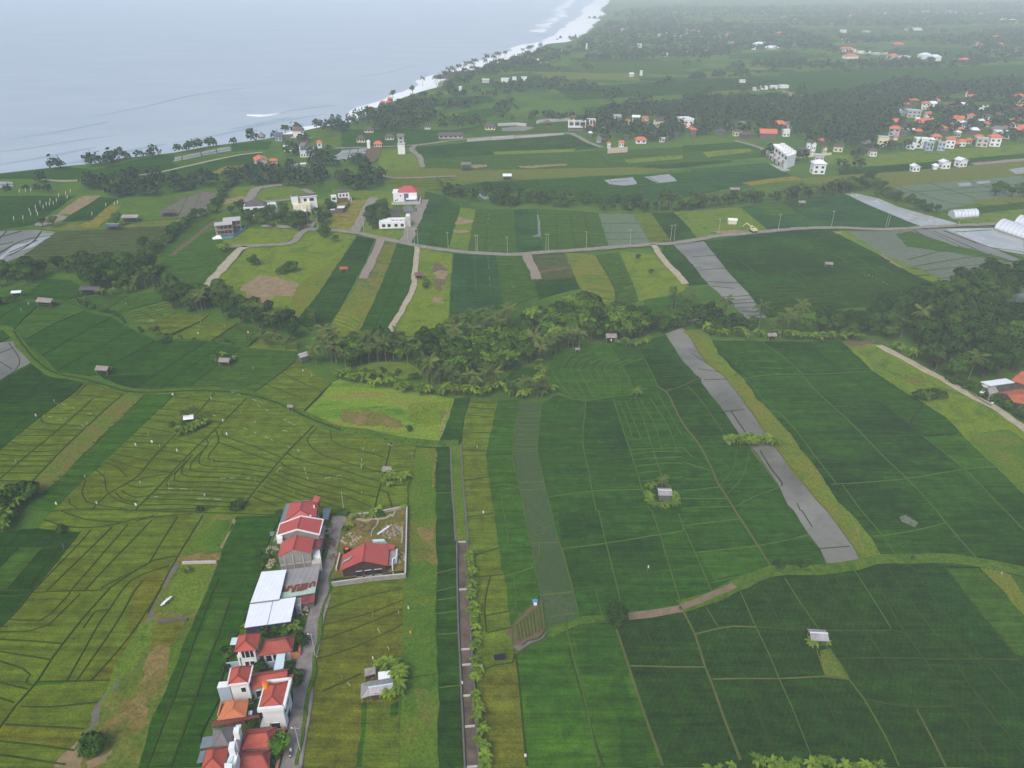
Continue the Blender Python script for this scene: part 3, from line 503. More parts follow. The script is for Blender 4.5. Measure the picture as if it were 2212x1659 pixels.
o = field('rice_ripe', 'D 1145,902 1400,890 1620,918 1800,968 2040,1088 2212,1150 E 160,1172 330,1197 482,1242 462,1402 428,1500 420,1659 H 424,10 G 1830,20 1540,34 1310,32 950,62 520,138 250,112 D 342,1660 545,1462 805,1222 985,1044', '''
d.9 D 1390,895 1290,1015 1130,1172 980,1332 890,1440 700,1552 600,1652
d1 D 1600,930 1450,1080 1300,1222 1180,1342 1000,1532 880,1652
d1 D 2050,1090 1860,1282 1680,1492 1570,1642
d.7 D 1130,905 1040,1000 | D 1140,926 1360,946 1550,970 | D 1040,1000 1290,1016 1470,1036 | D 985,1030 1140,1050 | D 1300,1065 1440,1086 | D 950,1064 1140,1092 | D 890,1112 1130,1152 | D 850,1150 1110,1172 | D 845,1172 1100,1188 | D 800,1210 1060,1226 | D 760,1242 1012,1262 | D 728,1290 970,1332
d.7 D 700,1320 820,1362 900,1382 1110,1412 | D 680,1346 760,1370 800,1412 830,1442 | D 1120,1192 1340,1242 | D 1040,1266 1230,1302 | D 980,1316 1180,1342 | D 860,1470 960,1440 1090,1420
d.8 D 1395,1130 1418,1212 1350,1322 1560,1350 1770,1382 | D 1440,1140 1442,1172 1640,1240 1820,1312 | D 1412,1212 1600,1280 1800,1346 | D 1340,1190 1352,1222 1290,1352 1520,1380 1760,1412 | D 1310,1272 1232,1392 1480,1412 1740,1442 | D 1250,1292 1180,1422 1440,1445 1710,1472 | D 1212,1330 1130,1462 1400,1472 1680,1502 | D 1180,1372 1080,1492 1380,1506 1660,1526
d.8 D 1000,1522 1320,1532 1640,1552 | D 975,1552 1300,1562 1620,1582 | D 950,1582 1280,1592 1590,1612 | D 900,1622 1240,1622 1590,1642 | d.8 D 880,1654 1200,1646 1400,1640
d.7 D 620,1390 680,1442 690,1522 760,1592 880,1622 | D 560,1460 532,1542 560,1602 640,1622 830,1652 | D 790,1530 880,1572 980,1560 | D 450,1582 452,1612 520,1652 | D 750,1540 800,1590 900,1600 | D 830,1490 900,1510 1000,1500
d.8 D 1860,1282 1950,1332 2212,1392 | D 1822,1340 1900,1392 2212,1442 | D 1800,1392 2000,1462 2212,1512 | D 1780,1420 1950,1490 2212,1560 | D 1750,1450 1900,1512 2212,1602 | D 1730,1476 1900,1540 2212,1640 | D 1700,1500 1900,1570 2100,1640 | D 1670,1530 1800,1570 1950,1630 | D 1640,1570 1800,1630
d.7 D 2060,1110 1990,1200 2012,1242 2100,1302 2212,1332 | D 2140,1130 2150,1202 2212,1242 E 100,1262 280,1312 | E 0,1340 120,1372 260,1412 | E 0,1392 120,1432 250,1470 | E 0,1440 140,1492 240,1510 | E 0,1500 130,1550 230,1570 | E 0,1552 120,1600 200,1640
d.9 E 330,1197 292,1352 250,1502 218,1640 | l.6 E 0,1150 200,1182 330,1210
d.8 E 240,1520 300,1540 330,1650 | E 250,1500 420,1490
d.8 D 342,1662 700,1652 E 0,1700
d.8 G 290,60 500,110 720,95 900,50 1250,20 | G 400,0 560,55 800,75 | G 880,70 1000,30''')
# --- left foreground
o = field('rice_dark', 'G -10,150 150,118 250,112 520,140 215,522 120,640 -10,772', 'd.9 G 150,236 290,238 440,230 | G 380,146 280,240 50,512 | G 220,130 0,352 | G 435,160 180,512 | G -10,516 210,510 | G -10,552 195,546 | G 150,118 -10,300')
field('rice_mid', 'G 140,232 290,236 60,512 -10,514 -10,380', jit=.3)
o = field('rice_ripe', 'G 522,138 950,62 1312,32 1152,302 1062,462 962,662 802,962 642,1242 542,1432 452,1562 398,1662 -10,1662 -10,775 120,642 217,522', '''
d1 G 520,140 215,522 120,642 -10,772
d.8 G 730,105 300,526 | G 830,90 450,532 | G 985,62 540,526 | G 1150,42 965,342 | G 590,125 500,230 215,522
d.8 G 217,530 440,520 650,515 720,496
d1.1 G 1150,296 1000,322 830,422 720,496 640,582 410,862 240,1112 100,1272 -10,1422
d.8 G 950,352 655,502 | G 1100,356 990,392 840,462 710,642 650,722 430,1116 | G 930,450 870,522 780,692 640,902 490,1116 | G 1050,502 830,832 590,1106 | G 720,640 620,652 590,692 540,762
d.9 G -10,832 200,845 410,862 | d.8 G 70,706 265,712 330,672 460,532 | G -10,786 200,780 320,742 400,662 520,542 | G 60,752 -10,750
d.8 G -10,912 330,966 | G -10,972 150,1022 200,1062 170,1116 215,1132 | G -10,1112 190,1156 | G 240,1110 430,1106 720,1100 | G -10,1207 100,1246
d.9 G 140,1270 330,1272 640,1242 | G 40,1386 300,1402 550,1416 | G -10,1492 250,1520 490,1552 | G -10,1582 200,1610 430,1648
d1 G 1312,32 1152,302 1062,462 962,662''')
field('rice_gold', 'G 860,460 1100,360 1060,470 960,660 800,950 720,1095 600,1098 830,830', jit=.3); field('rice_gold', 'G 10,1390 545,1418 490,1550 -10,1490 -10,1440', jit=.3); field('rice_fresh', 'G 245,1108 430,1104 410,1125 235,1130', jit=.2)
o = field('weeds_rough', 'G 1314,34 1540,36 1502,92 1442,242 1372,442 1272,682 1182,902 1082,1152 982,1382 902,1662 400,1662 544,1432 644,1242 804,962 964,662 1064,462 1154,302')
field('weeds_strip', 'G 1330,60 1500,60 1460,170 1420,260 1180,300 1240,180', jit=.4); field('weeds_bright', 'G 1190,330 1390,330 1350,470 1270,670 1060,650 1080,560', jit=.4); field('rice_gold', 'G 1030,700 1200,695 1180,800 1080,900 970,910', jit=.4)
field('soil_weeds', 'G 1010,900 1110,900 1080,1050 1000,1200 940,1400 760,1480 640,1440 760,1260 900,1200 940,1040', jit=.6); field('weeds_strip', 'G 1190,820 1100,900 1080,1050 1090,1100 1180,900', jit=.4)
field('soil_grey', 'G 1150,330 1180,340 1060,520 900,850 760,1120 680,1240 600,1452 500,1500 440,1662 400,1662 545,1432 645,1242 805,962 965,662', jit=.7); field('weeds_bright', 'G 900,720 1010,700 960,900 880,1020 760,1100 700,1240 640,1300 720,1100', jit=.7)
field('soil_tan', 'G 480,1500 560,1560 520,1662 400,1662', jit=.6); field('soil_tan', 'G 560,1610 720,1540 740,1560 640,1640 560,1650', jit=.5); field('soil_weeds', 'G 1170,300 1440,260 1400,325 1180,330', jit=.4); field('soil_tan', 'G 1520,60 1540,60 1460,240 1430,240', jit=.3)
o = field('rice_green', 'G 1542,38 1832,24 1762,132 1722,332 1662,482 1622,592 1572,762 1482,902 1452,1062 1402,1252 1312,1452 1292,1662 902,1662 984,1382 1184,902 1374,442 1444,242', '''
d1.1 G 1500,562 1380,900 1260,1242 1130,1600 1110,1662 | G 1370,542 1240,900 1110,1256 960,1662
d.9 G 1455,230 1600,205 1750,176 | G 1435,262 1720,242 | G 1412,326 1735,286 | G 1402,372 1722,342 | G 1382,426 1692,396 | G 1392,506 1662,472 | G 1372,572 1642,536 | G 1110,1256 1260,1242 1420,1226 | G 980,1570 930,1580 | d1 G 1420,440 1372,542''')
for s_ in ('G 1390,560 1490,570 1250,1235 1125,1245', 'G 1110,1265 1250,1255 1110,1640 960,1655'): field('rice_mid', s_, jit=.3)
# --- right of the lane
o = field('rice_gold', 'H -72,482 0,464 300,425 408,412 402,600 392,900 384,1202 372,1662 G 1962,1662 1990,1352 2012,1162 2062,922 2112,702', '''
d.6 H -90,640 150,560 400,505 | H -110,742 200,660 400,580 | H -130,840 100,760 398,640 | H -150,960 100,880 395,742 | d.9 H -120,1170 0,1118 130,1056 | l.7 H 380,1215 377,1420''')
field('rice_ripe', 'H 165,1250 380,1240 378,1420 365,1662 140,1662', jit=.3); field('rice_fresh', 'H 135,1240 165,1250 140,1662 98,1662 125,1450', jit=.3); field('rice_fresh', 'H 320,1250 380,1230 378,1330 320,1340', jit=.3)
field('rice_ripe', 'H -72,482 0,466 404,420 402,560 150,610 -90,690', jit=.3)
o = field('weeds_strip', 'E 485,1252 612,1252 612,1659 H 616,0 618,400 612,800 622,1000 628,1662 376,1662 388,1000 408,420 418,400 427,0 E 425,1659 462,1402', '''
l.8 H 412,440 610,400 | H 408,512 610,482 | H 405,572 608,545 | H 402,655 606,620 | H 400,742 608,700 | H 398,832 618,802 | d.5 H 395,1090 620,1060''')
field('soil_weeds', 'H 490,120 612,110 612,330 470,330 500,240', jit=.5); field('weeds_fallow', 'H 500,1180 560,1170 600,1300 560,1440 500,1420', jit=1.2); field('soil_weeds', 'E 600,1262 614,1262 612,1510 598,1520', jit=.2); field('weeds_fallow', 'H 440,0 500,20 460,230 425,240', jit=.4)
o = field('rice_deep', 'E 622,1252 714,1252 728,1659 H 742,0 746,380 756,560 766,800 776,1132 792,1662 632,1662 626,1000 612,700 622,400 618,0 E 614,1659', 'l.8 E 620,1546 730,1542 | H 622,406 744,376 | H 620,522 754,490 | H 615,582 756,560 | H 612,672 760,645 | H 622,806 766,792 | H 630,1150 776,1132')
field('rice_deep', 'E 736,932 832,922 802,1042 772,1202 760,1222 632,1212 702,1052'); 
o = field('rice_ripe', 'E 836,940 1015,942 990,1052 966,1152 942,1262 947,1402 962,1502 985,1659 H 988,0 1022,242 1052,432 1086,662 1106,762 1120,932 1130,1032 1162,1252 1202,1662 922,1662 902,1202 882,902 832,502 812,102 797,0 E 797,1659 787,1502 778,1262 792,1102', '''
d.8 E 788,1158 955,1152 | E 780,1268 936,1270 | E 790,1464 955,1442 | H 818,42 988,16 | H 862,292 1020,242 | H 868,432 1046,416 | H 965,422 936,562 930,682 942,792 | H 930,682 1086,656 | H 945,792 1106,756 | H 900,1037 1010,1002 1112,986 1122,932
d.6 E 850,960 1000,962 | E 830,990 990,1000 | E 815,1040 985,1050''')
field('rice_gold', 'H 915,1050 1125,1000 1160,1250 1200,1662 925,1662 905,1250', jit=.3)
# --- centre: terraces either side of the seedling strip
o = field('rice_fresh', 'E 1018,942 1146,942 1132,1102 1112,1202 1112,1292 1132,1392 1152,1502 1186,1659 H 1188,0 1206,132 1232,242 1256,352 1252,402 1286,542 1266,576 1102,746 1086,660 1052,430 1022,240 988,0 E 986,1659 964,1502 944,1262 968,1152', '''
l.9 H 1050,-10 1076,132 1080,212 1060,242 1020,252 | d.7 E 940,1300 1115,1290 | l.8 E 970,1500 1060,1485 1150,1506 | l.9 E 1048,1659 1036,1542 1062,1516 1152,1512
d.8 H 1076,122 1206,106 | l1.4 H 1052,424 1110,412 1245,366 | l.8 H 1116,426 1132,572 1130,622 1090,662 | d.6 H 1030,300 1240,250''')
ladder(o, 'd.6', 'E 1010,960 965,1180', 'E 1144,960 1112,1210', 8, (), .2)
o = field('seedling_plot', 'E 1150,957 1300,962 1290,1062 1272,1202 1272,1302 1306,1472 1332,1562 1360,1659 H 1362,0 1402,182 1432,262 1502,522 1546,712 1436,747 1332,767 1292,562 1258,352 1206,102 1188,0 E 1188,1659 1154,1502 1116,1292 1134,1102', '''
l1 E 1155,1478 1310,1472 | E 1162,1524 1320,1518 | H 1230,212 1300,208 1398,206 | H 1286,216 1290,302 1256,347 | H 1290,547 1498,526 | H 1326,692 1538,662 | l1 E 1150,957 1134,1102 1114,1292 1154,1502 1188,1659 H 1206,102 1258,352 1292,562 1332,767
l1 E 1300,962 1272,1202 1274,1302 1332,1562 H 1362,0 1402,182 1432,262 1502,522 1546,712''')
ladder(o, 'l.8', 'E 1140,1010 1116,1292', 'E 1296,1010 1272,1295', 10, (), .15); field('seedling_plot', 'H 1298,550 1498,532 1536,660 1328,688', jit=.2)
o = field('rice_green', 'E 1303,962 1392,906 1580,946 1760,922 1892,902 1992,862 2052,852 2112,882 2212,1092 F 102,1222 182,1372 242,1502 332,1642 I 342,0 482,222 572,362 200,532 0,615 H 2212,628 1852,688 1722,708 1550,712 1504,522 1434,262 1404,182 1364,0 E 1362,1659 1334,1562 1308,1472 1276,1302 1276,1202 1292,1062', '''
l.9 E 1585,950 1566,1202 1602,1402 1652,1659 H 1667,0 1702,152 1720,222 1772,442 1817,622 1830,680
l.9 E 1762,930 1832,1152 1892,1332 1952,1532 2002,1659 H 2012,0 2062,152 2127,372 2212,632
l.8 E 1902,922 1962,1082 2012,1242 2072,1422 | H 2182,20 2212,92 I 0,102 80,272 190,532
b1.5 E 2052,852 2110,892 2212,1092 F 100,1222 180,1372 240,1502 330,1642 I 342,0 482,222 572,362
l.9 H 1426,247 1716,212 2058,156 2212,132 I 0,100 360,56 | d.7 H 1416,202 1702,176 | d.8 H 1506,522 1772,482 | d.8 H 1782,437 2122,376 2212,366 | l.7 H 1646,506 1690,692
d.7 E 1320,1482 1600,1412 | l.7 E 1342,1572 1642,1532 1962,1522 | d.6 E 1612,1372 1902,1392 | E 1600,1282 1870,1312 | E 1620,1460 1930,1462
l.7 E 1882,1292 2050,1276 2212,1282 | E 1892,1332 2060,1316 2212,1312 | E 1912,1372 2080,1352 2212,1352 | E 1930,1412 2070,1402 | E 1945,1470 2212,1440 | E 1880,1262 2212,1250
l.8 I 85,272 480,227 800,167 | I 190,467 570,382 | d.7 I -10,352 100,342 | l.7 F 0,1342 180,1402 | F 0,1532 240,1506 | F 0,1582 280,1582 | F 0,1645 330,1632
l.8 F 0,1250 60,1310 | E 1800,950 1860,1100 1890,1200 1912,1190 | E 1840,945 1900,1090 1940,1190 1920,1200 | E 1940,940 2030,1100 2080,1270 | E 2000,930 2110,1100 2180,1280 | E 2050,900 2212,1180
d.5 E 1440,960 1400,1010 1440,1040 | E 1480,960 1450,1040 | E 1540,960 1520,1050 | E 1400,950 1370,1000''')
ladder(o, 'd.5', 'E 1290,1060 1276,1420', 'E 1575,1080 1600,1400', 8, (), .4)
for s_, k in (('E 1590,960 1755,940 1890,1340 1950,1520 1640,1520 1600,1400 1572,1200', 'rice_deep'), ('H 1700,160 2055,160 2120,370 1780,430', 'rice_deep'), ('I 95,275 475,232 560,360 200,450', 'rice_fresh'), ('H 1440,262 1712,222 1765,470 1506,510', 'rice_deep'), ('H 1410,20 1660,10 1700,150 1420,190', 'rice_dark')): field(k, s_, jit=.3)
o = field('rice_fresh', 'E 1345,702 1372,622 1480,578 1740,585 1832,742 1902,882 1762,920 1572,945 1402,882 1347,802', 'l.8 E 1740,585 1832,742 1902,882 | d.6 E 1350,730 1520,735 1700,760 1835,770 | b.7 E 1400,900 1480,930 1570,946 | l.7 E 1570,946 1770,920 1890,905')
for a in range(9):
    x0 = 1370 + 52 * a; strip('bund', W2('E %d,%d %d,%d %d,%d %d,%d' % (x0 + 60 + 14 * a, 640 + 4 * a, x0 + 14, 730, x0 + 14 + 8 * a, 790, 1500 + 44 * a, 935 - 5 * a)), .34, 'bund_light', o['fz'], .25, o)
for a in range(5): strip('bund', W2('E %d,%d %d,%d %d,%d' % (1440 + 60 * a, 735 + 4 * a, 1500 + 55 * a, 660 + 10 * a, 1600 + 40 * a, 620 + 22 * a)), .5, 'bund_dark', o['fz'], .22, o)
field('rice_green', 'E 1743,586 1912,580 2000,740 2060,850 1902,862 1835,742', 'd.6 E 1800,690 1970,660 | l.8 E 1912,580 2000,740 2050,850 | d.6 E 1840,780 2020,770'); field('rice_deep', 'E 1914,580 2112,512 2212,680 F 0,692 112,802 20,842 E 2212,840 2112,872 2062,852 2002,740', 'd.7 E 2030,800 2212,780 | d.5 E 1960,660 2160,620 | d.6 E 1990,720 2212,700')
field('rice_deep', 'F -100,885 -10,842 30,835 112,805 150,870 270,1020 372,1172 275,1192 102,1222 -2,1085', 'l.7 F 30,850 130,960 270,1170 | b.8 E 2100,880 2180,860 F 20,840 60,815 112,805'); 
field('rice_green', 'F 104,1222 275,1194 372,1172 420,1240 620,1502 682,1622 I 718,0 802,142 700,180 480,222 345,0 F 334,1642 244,1502 184,1372', 'l.8 F 230,1502 330,1382 345,1262 | l.8 F 280,1558 390,1432 430,1272 | l.8 F 332,1642 450,1572 620,1512 | d.7 F 92,1202 280,1190'); field('rice_green', 'I 482,226 802,168 882,252 942,362 620,380 575,362', 'd.8 I 580,345 740,320 890,290')
# flooded strip with its straw verge
o = field('mud_grey', 'E 2102,512 2160,490 2212,470 F 0,472 62,562 132,682 262,792 332,872 432,1012 532,1152 602,1262 702,1392 862,1592 922,1659 I 932,0 1002,102 1102,242 1152,327 942,362 882,252 802,142 716,0 F 682,1622 622,1502 480,1290 372,1170 272,1022 152,872 112,802 0,692 E 2212,690', '''
d.5 F 135,812 280,806 | d.5 F 270,1018 400,1002 | d.9 F 312,1016 412,1160 | d.9 F 502,1272 560,1370 642,1480 640,1502 | d.6 F 740,1612 760,1659 I 770,0 838,110 | d.5 I 880,248 1080,232 | d.4 F 60,640 150,700 | F 100,740 240,760''')

field('weeds_straw', 'F 0,492 62,482 132,472 202,562 232,642 372,782 482,932 562,1012 692,1162 802,1312 932,1482 1002,1602 1072,1659 I 1082,0 1182,132 1302,302 1182,322 1152,327 1102,242 1002,102 932,0 F 922,1659 862,1592 702,1392 602,1262 532,1152 432,1012 332,872 262,792 132,682 62,562', 'b.9 F 40,520 150,690 270,790 340,880 440,1012 540,1150 | b.9 F 610,1262 710,1392 870,1592 930,1659 I 1010,102 1110,242 1165,322', jit=.6)
field('weeds_bright', 'F 62,482 132,472 202,562 300,720 370,780 300,790 220,700 130,560', jit=.5); field('weeds_bright', 'F 860,1520 940,1490 1070,1659 I 1180,130 1300,300 1220,310 1100,120 1020,0', jit=.5)
# right: the big deep green field and its weedy edge
o = field('rice_deep', 'F 192,556 522,562 1022,562 1232,752 1452,902 1562,962 1702,1052 1802,1162 2212,1562 I 2240,420 1922,312 1622,297 1482,292 1382,292 1302,302 1182,132 1082,0 F 1072,1659 1002,1602 932,1482 802,1312 692,1162 562,1012 482,932 372,782 232,642', '''
l.9 F 390,800 600,776 772,776 1052,766 1222,756 1290,770
l1 F 522,572 702,702 852,872 982,992 1122,1122 1302,1312 1452,1452 1642,1659 I 1642,0 1702,82 1902,312
d.9 F 812,566 962,692 1132,842 1292,962 1462,1092 1562,1182 | l.9 F 1562,1182 1822,1392 2082,1659 I 2087,0 2212,132 2280,190
d.8 F 862,872 1152,852 | d.7 F 562,1002 800,988 982,982 1292,962 1500,952 | l.8 F 562,1012 620,1020 742,1152 852,1302 992,1482 | d.6 F 742,1156 1122,1126 | d.6 F 1002,1002 1130,990 | d.7 F 1202,1182 1542,1166 1782,1152
l.9 F 960,1490 1200,1475 1452,1452 1822,1392 2062,1376 | l.8 F 1032,1492 1152,1659 I 1152,0 1292,162 1382,292 | l.9 I 1227,167 1450,140 1702,82 | l.5 F 400,790 540,960 600,1010
l.5 F 330,680 350,640 400,630 | F 340,730 370,660 470,640 | F 380,760 410,690 600,690 | F 420,780 440,730 640,740''')
for s_, k in (('F 200,562 520,568 690,700 765,772 420,792 250,640', 'rice_green'), ('F 815,568 1020,566 1215,750 1060,762 965,690', 'rice_green'), ('F 570,1008 970,990 1118,1122 748,1150', 'rice_green'), ('F 430,800 770,780 850,870 960,975 580,1000 480,920', 'rice_green'), ('F 1080,770 1225,760 1440,905 1550,960 1470,1085 1290,955', 'rice_green'), ('F 1565,1185 1790,1160 2060,1372 1830,1388', 'rice_fresh'), ('F 1480,1095 1565,962 1700,1055 1780,1150 1560,1165', 'rice_green')): field(k, s_, jit=.3)
field('mud_dark', 'I 1395,40 1450,25 1530,85 1500,110 1430,80', jit=.6)
field('weeds_lime', 'F 1024,560 1252,577 1302,602 1562,752 1902,902 2102,1032 2212,1122 2300,1180 2300,1640 2212,1560 1804,1162 1704,1052 1564,962 1454,902 1234,752'); field('weeds_bright', 'F 1100,590 1300,620 1480,740 1450,860 1260,750', jit=.8); field('weeds_fallow', 'F 1420,800 1560,790 1600,830 1480,840', jit=.6); field('weeds_strip', 'F 1850,1180 2100,1130 2212,1200 2300,1300 2300,1640 2212,1560 2000,1360', jit=.8)
field('weeds_fallow', 'F 1920,1200 2150,1180 2212,1230 2000,1240', jit=.6); field('soil_brown', 'F 1030,562 1250,548 1240,570 1090,600', jit=.5)
# --- bottom right block
field('soil_brown', 'H 1266,582 1292,582 1334,766 1240,832 1122,872 1108,747', 'l.9 H 1266,580 1108,747 1112,870'); 
for k in range(9): strip('furrow', W2('H %d,%d %d,%d' % (1130 + 21 * k, 745 - 17 * k, 1148 + 21 * k, 850 - 10 * k)), .8, 'bund_brown', FZ[0], .3, ground)
field('soil_grey', 'H 1122,880 1180,860 1245,838 1340,780 1345,800 1250,860 1150,905', jit=.4)
o = field('meadow_smooth', 'H 1132,932 1180,900 1340,830 1462,778 1720,720 1782,762 1812,842 1870,1010 1942,1262 2072,1662 1206,1662 1164,1252', 'l1.2 H 1462,782 1532,1052 1602,1352 1672,1662 | d.8 H 1470,900 1560,1200 1640,1480 1700,1662 | d.8 H 1132,932 1164,1252 1204,1662')
field('rice_fresh', 'H 1150,960 1440,860 1500,1100 1560,1350 1480,1500 1300,1300 1200,1300', jit=1.2); field('rice_green', 'H 1750,1090 1830,1060 1900,1300 1990,1662 1820,1662 1780,1400', jit=.6); field('rice_green', 'H 1500,800 1700,760 1780,800 1840,1000 1740,1060 1560,1060', jit=.6)
o = field('rice_deep_rows', 'H 1786,764 1850,715 2212,648 I 0,660 130,600 330,500 580,410 850,398 1100,365 1300,345 1620,345 1920,372 2140,600 2300,800 2300,1662 -150,1662 H 2076,1662 1944,1262 1872,1010 1814,842', '''
b1.3 H 1786,772 1862,1002 1942,1262 2072,1622 2085,1662 | b.9 H 1870,1010 2212,1016 I 140,1016 | b1.3 I 0,652 76,802 142,1012 192,1132 262,1332 372,1622
b1 I 76,802 236,766 330,752 472,756 | d1.1 I 472,756 640,766 800,772 | d1.1 I 910,776 1130,778 1350,776 1442,796 | l.8 I 150,626 236,766
l.8 I 370,522 472,756 560,940 622,1092 700,1262 840,1622 | l.9 I 660,442 760,600 872,762 920,860 1072,1092 1172,1222 1300,1450 1400,1662
d.7 I 482,482 540,560 640,750 | I 545,440 600,520 | I 900,422 1000,580 1112,742 | l.8 I 1112,392 1240,590 1352,772 | d.9 I 1192,382 1320,590 1432,782 1562,962 1752,1252 1900,1480 2022,1662 | d.9 I 1320,362 1520,650 1742,952 1900,1190 2212,1600 | d.9 I 1490,372 1700,670 1932,952 2080,1130 2300,1380 | d.9 I 1700,372 1900,640 2152,942 2300,1130 | d.7 I 970,410 1080,580
b.9 I 192,1096 400,1092 622,1092 910,1076 1072,1096 | d1.1 I 1562,962 1800,962 2212,966 2300,968 | d1.1 I 1180,1226 1340,1256 1502,1272 1752,1266 | b1 I 1512,1292 1580,1420 1702,1662
d.6 I 262,782 420,1130 590,1552 | I 662,782 770,1062 | I 872,1102 1080,1582 | I 1192,782 1450,1212 | I 402,1112 580,1562 | I 1000,960 1300,955 1560,958 | I 0,1320 70,1540 | d.6 H 1960,760 2040,920 2212,1300 | H 2100,800 2180,1000''')
field('weeds_fallow', 'I 800,790 860,900 880,940 1070,1092 1080,1100 920,1078 890,960', jit=.5); field('weeds_rough', 'I 880,900 960,890 1075,1090 930,1080', jit=.4)
field('weeds_straw', 'I 1924,378 2030,392 2120,422 2212,562 2300,680 2300,800 2140,600', jit=.4)
for s_, k in (('I 1700,380 1915,378 2140,605 2300,800 2300,960 2150,940', 'rice_mid'), ('I 1500,380 1690,378 2140,940 1940,948', 'rice_dark'), ('I 1780,975 2212,978 2300,980 2300,1500 2212,1580', 'rice_dark')): field(k, s_, jit=.3)
plain('lane_concrete', (146, 138, 132), rgb2=(112, 104, 98), scale=.45, rough=.9)
# --- banks, roads, paths, canal
def road(name, s, w, mat, z, lab, h=.06, cat='path', jit=.15, kind='structure'):
    o = strip(name, W2(s), w, mat, z, h, None, .9, jit); tag(o, lab, cat, kind=kind); return o
road('grass_bank', 'D -10,470 50,478 85,500 130,570 190,645 255,712 345,772 560,805 700,842 830,882 1000,890 1250,880 1450,886 1640,912 1800,962 1950,1032 2100,1100 2212,1135 E 200,1165 400,1205 620,1232 760,1225', 3.3, 'grass_bank', .5, 'winding grassy bank of an irrigation ditch across the left fields', .35, 'bank')
road('irrigation_ditch', 'D 90,500 150,580 230,680 340,762 560,815 700,856 830,892 1000,897 1250,888 1450,892 1640,918 1800,968 1950,1038 2100,1106 2212,1141', .9, 'bund_dark', .8, 'dark narrow ditch running along the winding grassy bank', .1, 'ditch', .3)
road('grass_bank', 'H 1345,800 1440,755 1545,715 1730,705 1850,690', 2.2, 'grass_bank', .62, 'narrow grassy bank between the round tree and the brown plot', .3, 'bank')
road('dirt_path', 'H 1800,700 1860,694 2000,680 2212,640 I -10,632', 2.0, 'soil_pink', .64, 'bare pinkish dirt path beside the round dark tree', .25)
road('grass_bank', 'I -20,632 150,582 330,490 580,402 850,388 1100,358 1300,322 1620,318 1920,342 2212,402 2300,425', 3.0, 'grass_bank', .62, 'broad curving grassy bank above the rows of deep green rice', .4, 'bank')
road('irrigation_ditch', 'I -10,610 150,568 330,470 560,395 640,382', .8, 'bund_dark', .75, 'dark ditch on the far side of the curving bank', .1, 'ditch', .3)
road('dirt_path', 'I -10,642 100,600 180,560 330,495', 1.5, 'soil_pink', 1.06, 'worn trail along the start of the curving bank', .04)
road('country_road', 'A 1700,1470 1880,1478 2000,1490 2212,1503 B 130,1522 260,1550 410,1582 600,1616 800,1641 1000,1653 1140,1653 1400,1636 1700,1614 2000,1591 2212,1576 C 200,1540 500,1510 750,1488 1000,1481 1300,1492 1600,1476 1900,1462 2060,1455 2260,1440', 4.3, 'path_grey', .62, 'pale country road curving across the middle of the plain', .08, 'road')
road('dirt_track', 'A 2000,1492 1960,1512 1900,1572 1840,1588 1700,1596 1600,1602 1480,1603', 4.0, 'path_grey', .62, 'pale curving track branching off below the white villas', .06)
road('dirt_track', 'A 1600,1603 1560,1618 1520,1659 D 1430,100 1360,180 1305,236', 4.6, 'path_pale', .62, 'pale track running down to the tree-filled gully', .06)
road('dirt_track', 'A 2000,1490 2010,1460 2030,1440', 4.5, 'path_grey', .62, 'short pale drive up to the terraced white villa', .06)
road('dirt_track', 'A 1600,1315 1640,1250 1670,1225 1750,1210 1830,1202', 6, 'path_grey', .5, 'wide pale track hooking through the weeds behind the villas', .06)
road('dirt_track', 'A 1640,1312 1800,1305 1950,1285 2020,1268 2020,1255 1960,1232', 4, 'path_grey', .52, 'thin pale track looping behind the terraced villa', .06)
road('lane', 'B 90,1508 130,1430 170,1350 210,1285', 5.5, 'path_grey', .62, 'pale lane beside the amber field', .06, 'lane')
road('lane', 'B 415,1578 450,1500 490,1400 520,1330 535,1300', 6.5, 'path_grey', .62, 'grey lane past the red-roofed villa and white flat house', .06, 'lane')
road('dirt_path', 'B 260,1552 E 240,-60 215,0 170,100 140,155', 4.2, 'rubble', .62, 'broken stony path between two rice strips', .1)
road('dirt_path', 'B 490,1605 E 490,-20 482,60 466,210 400,350 300,512', 2.6, 'path_pale', .62, 'long pale path descending beside the terraced strip', .08)
road('dirt_path', 'E 1205,-6 1235,70 1265,160', 4.5, 'rubble', .62, 'short rubble path at the head of two plots', .1)
road('dirt_path', 'B 2015,1592 E 2040,-40 2080,20 2212,165 F 20,190', 3.2, 'path_pale', .62, 'pale path slanting between weeds and dark rice', .08)
road('dirt_path', 'F 1270,588 1500,712 1720,832 1900,932 2050,1012 2212,1132 2300,1190', 3.0, 'path_pale', .62, 'pale dirt path along the foot of the wooded hill', .08)
road('dirt_path', 'A 280,1165 400,1176 600,1168', 3, 'path_pale', .3, 'thin pale path near the far left shore', .05)
road('dirt_path', 'A 820,1145 990,1127 1200,1082 1480,1020 1600,1000 1700,990', 3, 'path_pale', .35, 'thin pale path through the coastal fields', .05)
road('dirt_path', 'B 250,1140 340,1158 500,1155 740,1146', 3, 'path_grey', .6, 'pale path above the ripe terraces', .05)
road('country_road', 'B -40,965 180,958 480,945 640,925 800,905 1000,890 1440,868 1510,878 1600,925 1690,960', 4.5, 'path_grey', .6, 'straight pale road along the far side of the paddies', .06, 'road')
road('dirt_track', 'B 480,945 455,975 505,1015 520,1060 528,1090', 4, 'path_grey', .62, 'crooked pale track dropping from the far road', .06)
road('lane', 'A 1920,975 1950,950 1990,905 2010,895', 5, 'path_grey', .45, 'pale lane down to the beach houses', .06, 'lane')
road('lane', 'C 340,915 480,955 540,985 560,1020', 4.5, 'path_grey', .62, 'narrow lane along the white terrace houses', .06, 'lane')
